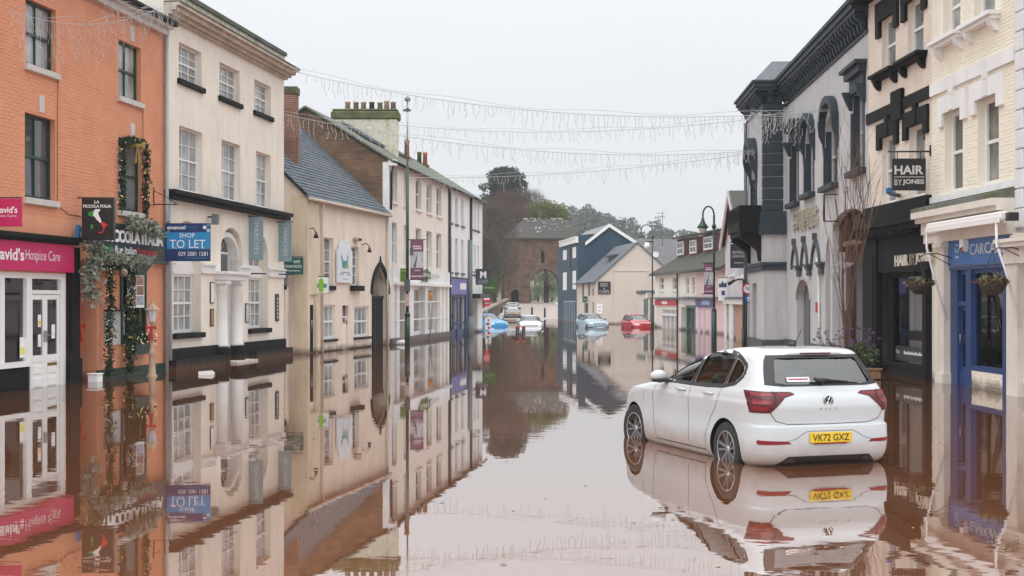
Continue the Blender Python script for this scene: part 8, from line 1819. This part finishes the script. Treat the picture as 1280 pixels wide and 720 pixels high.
    b.add(vs, [(4 * i + k, 4 * i + (k + 1) % 4, 4 * i + 4 + (k + 1) % 4, 4 * i + 4 + k) for i in range(4) for k in range(4)] + [(3, 2, 1, 0), (16, 17, 18, 19)], True); b.build('spoiler', P_white, t)
    x_ = hs[0] - .046; MB().box(x_ - .001, x_ + .03, -.19, .19, 1.383, 1.4).build('brake_light', P_red, t)
    b = MB(); b.tube([(.05, 0, 1.45), (-.02, 0, 1.465), (-.05, 0, 1.47)], [.045, .035, .02], 8); b.tube([(-.03, 0, 1.465), (-.20, 0, 1.66)], [.006, .004], 5); b.build('antenna', P_trim, t)
    b = MB(); zw = 1.085; xw = ray(-2, -.02, zw, (1, 0, 0))[0].x - .02
    b.tube([(xw - .01, .02, zw), (xw - .012, .12, zw + .035)], [.03, .02], 7); b.tube([(xw - .01, .13, zw + .04), (xw + .005, -.30, zw + .0)], [.018, .01], 6); b.tube([(xw, .1, zw + .01), (xw + .01, -.42, zw - .012)], .008, 5); b.build('rear_wiper', P_trim, t)
    # plate
    def plate(x, zc, sg, m, s='VK72 GXZ', slant=.0):
        p_ = link('number_plate', None, t); p_.location = (x, 0, zc); p_.rotation_euler = (0, slant, -R(90) if sg < 0 else R(90)); p_.empty_display_size = .1
        MB().bevbox(-.26, .26, -.006, .006, -.056, .056, .004).build('plate', m, p_); text(p_, s, -.225, -.037, .45, .074, P_trim, -.008, .01); return p_
    zc = .497; xp_ = ray(-3, 0, zc, (1, 0, 0))[0].x - .012; plate(xp_, zc, -1, P_yel); MB().box(xp_ - .005, xp_ + .02, -.2, .2, .427, .44).build('plate_sticker', P_redl, t)
    xq = ray(5, 0, .42, (-1, 0, 0))[0].x + .012; plate(xq, .42, 1, P_plw)
    # crease shade above and beside the plate, laid on as a grey line
    endpanel(line_poly([(-.56, .455), (-.42, .49), (-.33, .545), (-.28, .568), (.28, .568), (.33, .545), (.42, .49), (.56, .455)], .010), 'crease_shade_line', mat('painted_crease_shade', (.25, .25, .25), .6, 0), t, -1, .0012)
    # badge and model letters
    xb = ray(-3, 0, .888, (1, 0, 0))[0].x; bd_ = link('badge', None, t); bd_.location = (xb, 0, .888); bd_.rotation_euler = (0, 0, -R(90)); bd_.empty_display_size = .05
    b = MB(); b.lathe([(.001, -.008), (.06, -.008), (.062, .002), (.001, .004)], 24, (0, 0, 0), 'y'); b.build('disc', P_trim, bd_); b = MB(); b.lathe([(.052, -.011), (.062, -.012), (.064, 0), (.05, 0)], 24, (0, 0, 0), 'y', caps=False); b.build('ring', P_chrome, bd_)
    b = MB()
    for pl in ([(-.022, .045), (0, .008), (.022, .045)], [(-.046, .022), (-.022, -.042), (0, .0), (.022, -.042), (.046, .022)]):
        for (a, c), (d, e) in zip(pl, pl[1:]): b.tube([(a, -.011, c), (d, -.011, e)], .005, 4)
    b.build('emblem', P_chrome, bd_)
    xl_ = ray(-3, 0, .795, (1, 0, 0))[0].x; ml = link('model_letters', None, t); ml.location = (xl_, 0, .788); ml.rotation_euler = (0, 0, -R(90)); ml.empty_display_size = .05
    for k, ch in enumerate('POLO'): text(ml, ch, -.105 + k * .058, 0, .034, .026, P_chrome, -.003, .01)
    st = link('window_sticker', None, t); xs_ = ray(-3, .30, 1.125, (1, 0, 0))[0].x - .004; st.location = (xs_, .30, 1.11); st.rotation_euler = (R(-28), 0, -R(90)); st.empty_display_size = .05
    MB().box(-.14, .14, -.002, .002, -.02, .035).build('paper', P_plw, st); MB().box(-.12, .12, -.004, -.0025, .002, .018).build('print', mat('maroon_print', (.3, .03, .05), .5, 0), st)
    # nose
    endpanel([[(-.5, .745), (.5, .745), (.5, .70), (-.5, .70)][::-1]], 'upper_grille', P_trim, t, 1, .004); endpanel([[(-.52, .36), (.52, .36), (.46, .24), (-.46, .24)][::-1]], 'lower_grille', P_trim, t, 1, .004)
    b = MB(); b.lathe([(.001, 0), (.06, 0), (.06, .012), (.001, .014)], 20, (0, 0, 0), 'y'); b.T = None; o_ = b.build('front_badge', P_chrome, t); o_.rotation_euler = (0, 0, -R(90)); o_.location = (ray(5, 0, .73, (-1, 0, 0))[0].x, 0, .73)
    # cabin
    for x, w_ in ((1.05, 1), (.2, 1)):
        for y in (.36, -.36):
            b = MB(); b.bevbox(x - .12, x + .36, y - .24, y + .24, .45, .62, .05); 
            T = Matrix.Translation((x - .12, y, .62)) @ Matrix.Rotation(R(-14), 4, 'Y'); b.T = T; b.bevbox(-.07, .08, -.23, .23, -.05, .5, .05); b.bevbox(-.05, .06, -.12, .12, .53, .70, .04); b.T = None; b.build('seat', P_int, t)
    b = MB(); b.prism([(1.75, .55), (1.45, .6), (1.5, .92), (1.95, .98), (2.0, .55)], -.68, .68); b.build('dashboard', P_int, t)
    b = MB(); b.lathe([(.175, -.012), (.19, 0), (.175, .012), (.165, 0)], 20, (0, 0, 0), 'y'); o_ = b.build('steering_wheel', P_int, t); o_.location = (1.36, -.36, .88); o_.rotation_euler = (0, 0, R(90))
    b = MB(); b.box(-.6, -.2, -.55, .55, .78, .82); b.build('parcel_shelf', P_int, t)
    return t
hd = math.atan2(.948, -.318)
polo = make_car('large white hatchback with yellow rear plate stranded near the black hair salon', (3.29, 15.47, -.19), hd); polo.scale = (1.02, 1.03, 1.03)
def car_at(label, px, Y, z, fwd, paint=None, sc=(1, 1, 1), pl=None):
    a = math.atan2(fwd[1], fwd[0]); f = Vector((math.cos(a), math.sin(a))); c = Vector(((px - CX) * Y / FPX, Y)) - f * 1.25
    o = dup(polo, (c.x, c.y, z), a, label); o.scale = sc
    for ch in list(o.children):
        nm = ch.name.split('.')[0]
        if nm in ('badge', 'model_letters', 'window_sticker', 'front_badge', 'antenna'):
            for g in list(ch.children): bpy.data.objects.remove(g)
            bpy.data.objects.remove(ch); continue
        if nm == 'number_plate':
            for g in list(ch.children):
                if g.name.startswith('lettering'): bpy.data.objects.remove(g)
        if paint and ch.type == 'MESH':
            for i, s_ in enumerate(ch.material_slots):
                if s_.material == P_white: s_.link = 'OBJECT'; s_.material = paint
    return o
P_ltblue = mat('pale_blue_metallic', (.26, .37, .43), .25, 0, metal=.3, coat=.5); P_carred = mat('red_car_paint', (.48, .025, .04), .25, 0, coat=.6); P_brblue = mat('bright_blue_metallic', (.03, .25, .52), .25, 0, metal=.2, coat=.6)
car_at('white car flooded to its bonnet just behind the two red topped bollards', 662.8, 95, -.66, (.03, -1), None, (.9, .95, .98))
car_at('small white car parked clear of the water on the bridge approach', 640.5, 131.5, ground_z(130.5) + .03, (-.02, 1), None, (.9, .93, 1.02))
car_at('pale blue car flooded in front of the beige gable wall', 741.5, 90, -.42, (.24, -.97), P_ltblue, (.85, .88, .95))
car_at('red car flooded over its front bumper beside the far lamp post', 798.5, 90.5, -.50, (.22, -.975), P_carred, (.85, .88, .95))
car_at('bright blue car half hidden by the end of the white row', 615, 94, -.50, (.40, -.91), P_brblue, (.85, .9, .95))

# pieces that stand apart become parts of their own
def split_apart(o, lim=14, gap=.02):
    me = o.data; n_ = len(me.vertices); par = list(range(n_))
    def find(i):
        while par[i] != i: par[i] = par[par[i]]; i = par[i]
        return i
    for p in me.polygons:
        v = p.vertices; a = find(v[0])
        for k in v[1:]: par[find(k)] = a
    box = {}
    for v in me.vertices:
        r = find(v.index); c = v.co
        if r not in box: box[r] = [c.x, c.y, c.z, c.x, c.y, c.z]
        else:
            q_ = box[r]
            for i in range(3): q_[i] = min(q_[i], c[i]); q_[3 + i] = max(q_[3 + i], c[i])
    R_ = list(box)
    if len(R_) < 2 or len(R_) > 80: return
    grp = {r: r for r in R_}
    def gf(r):
        while grp[r] != r: r = grp[r]
        return r
    for i, a in enumerate(R_):
        for b_ in R_[i + 1:]:
            A, B_ = box[a], box[b_]
            if all(A[k] - gap <= B_[3 + k] and B_[k] - gap <= A[3 + k] for k in range(3)): grp[gf(b_)] = gf(a)
    cl = {}
    for r in R_: cl.setdefault(gf(r), set()).add(r)
    if not 2 <= len(cl) <= lim: return
    vs = [tuple(v.co) for v in me.vertices]; kids = list(o.children)
    if kids: return
    for j, (g_, rs) in enumerate(cl.items()):
        mb = MB(); idx = {}
        for p in me.polygons:
            if find(p.vertices[0]) not in rs: continue
            f = []
            for k in p.vertices:
                if k not in idx: idx[k] = len(mb.v); mb.v.append(vs[k])
                f.append(idx[k])
            mb.f.append(f); mb.mi.append(p.material_index); mb.sm.append(p.use_smooth)
        c = mb.build(o.name.split('.')[0], list(me.materials), o.parent); c.location = o.location; c.rotation_euler = o.rotation_euler
    bpy.data.objects.remove(o)
SKIP = ('lettering', 'print', 'branches', 'chain', 'loops', 'window_surround', 'panel_gaps', 'lamp_element', 'wall', 'front_wall', 'bay_wall', 'figure', 'emblem', 'body', 'roof', 'seat', 'gables', 'floral', 'bars', 'elements', 'rear_wall', 'letter', 'rail', 'balcony_rail', 'camera')
for o in list(COL.objects):
    if o.type == 'MESH' and o.parent and not o.parent.parent and not o.get('kind') and o.data.users == 1 and len(o.data.polygons) < 2500 and o.name.split('.')[0] not in SKIP and not o.parent.name.startswith(('hatchback', 'garland')): split_apart(o)

# ------------------------------------------------------------------ damp air
M_haze = bpy.data.materials.new('damp_air'); M_haze.use_nodes = True; n, l = M_haze.node_tree.nodes, M_haze.node_tree.links; n.clear()
o_ = n.new('ShaderNodeOutputMaterial'); v_ = n.new('ShaderNodeVolumePrincipled'); v_.inputs['Color'].default_value = (.93, .96, 1, 1); v_.inputs['Density'].default_value = .0005; l.new(v_.outputs[0], o_.inputs['Volume'])
MB().box(-420, 420, -90, 640, -3, 48).build('haze', M_haze, None, kind='stuff')
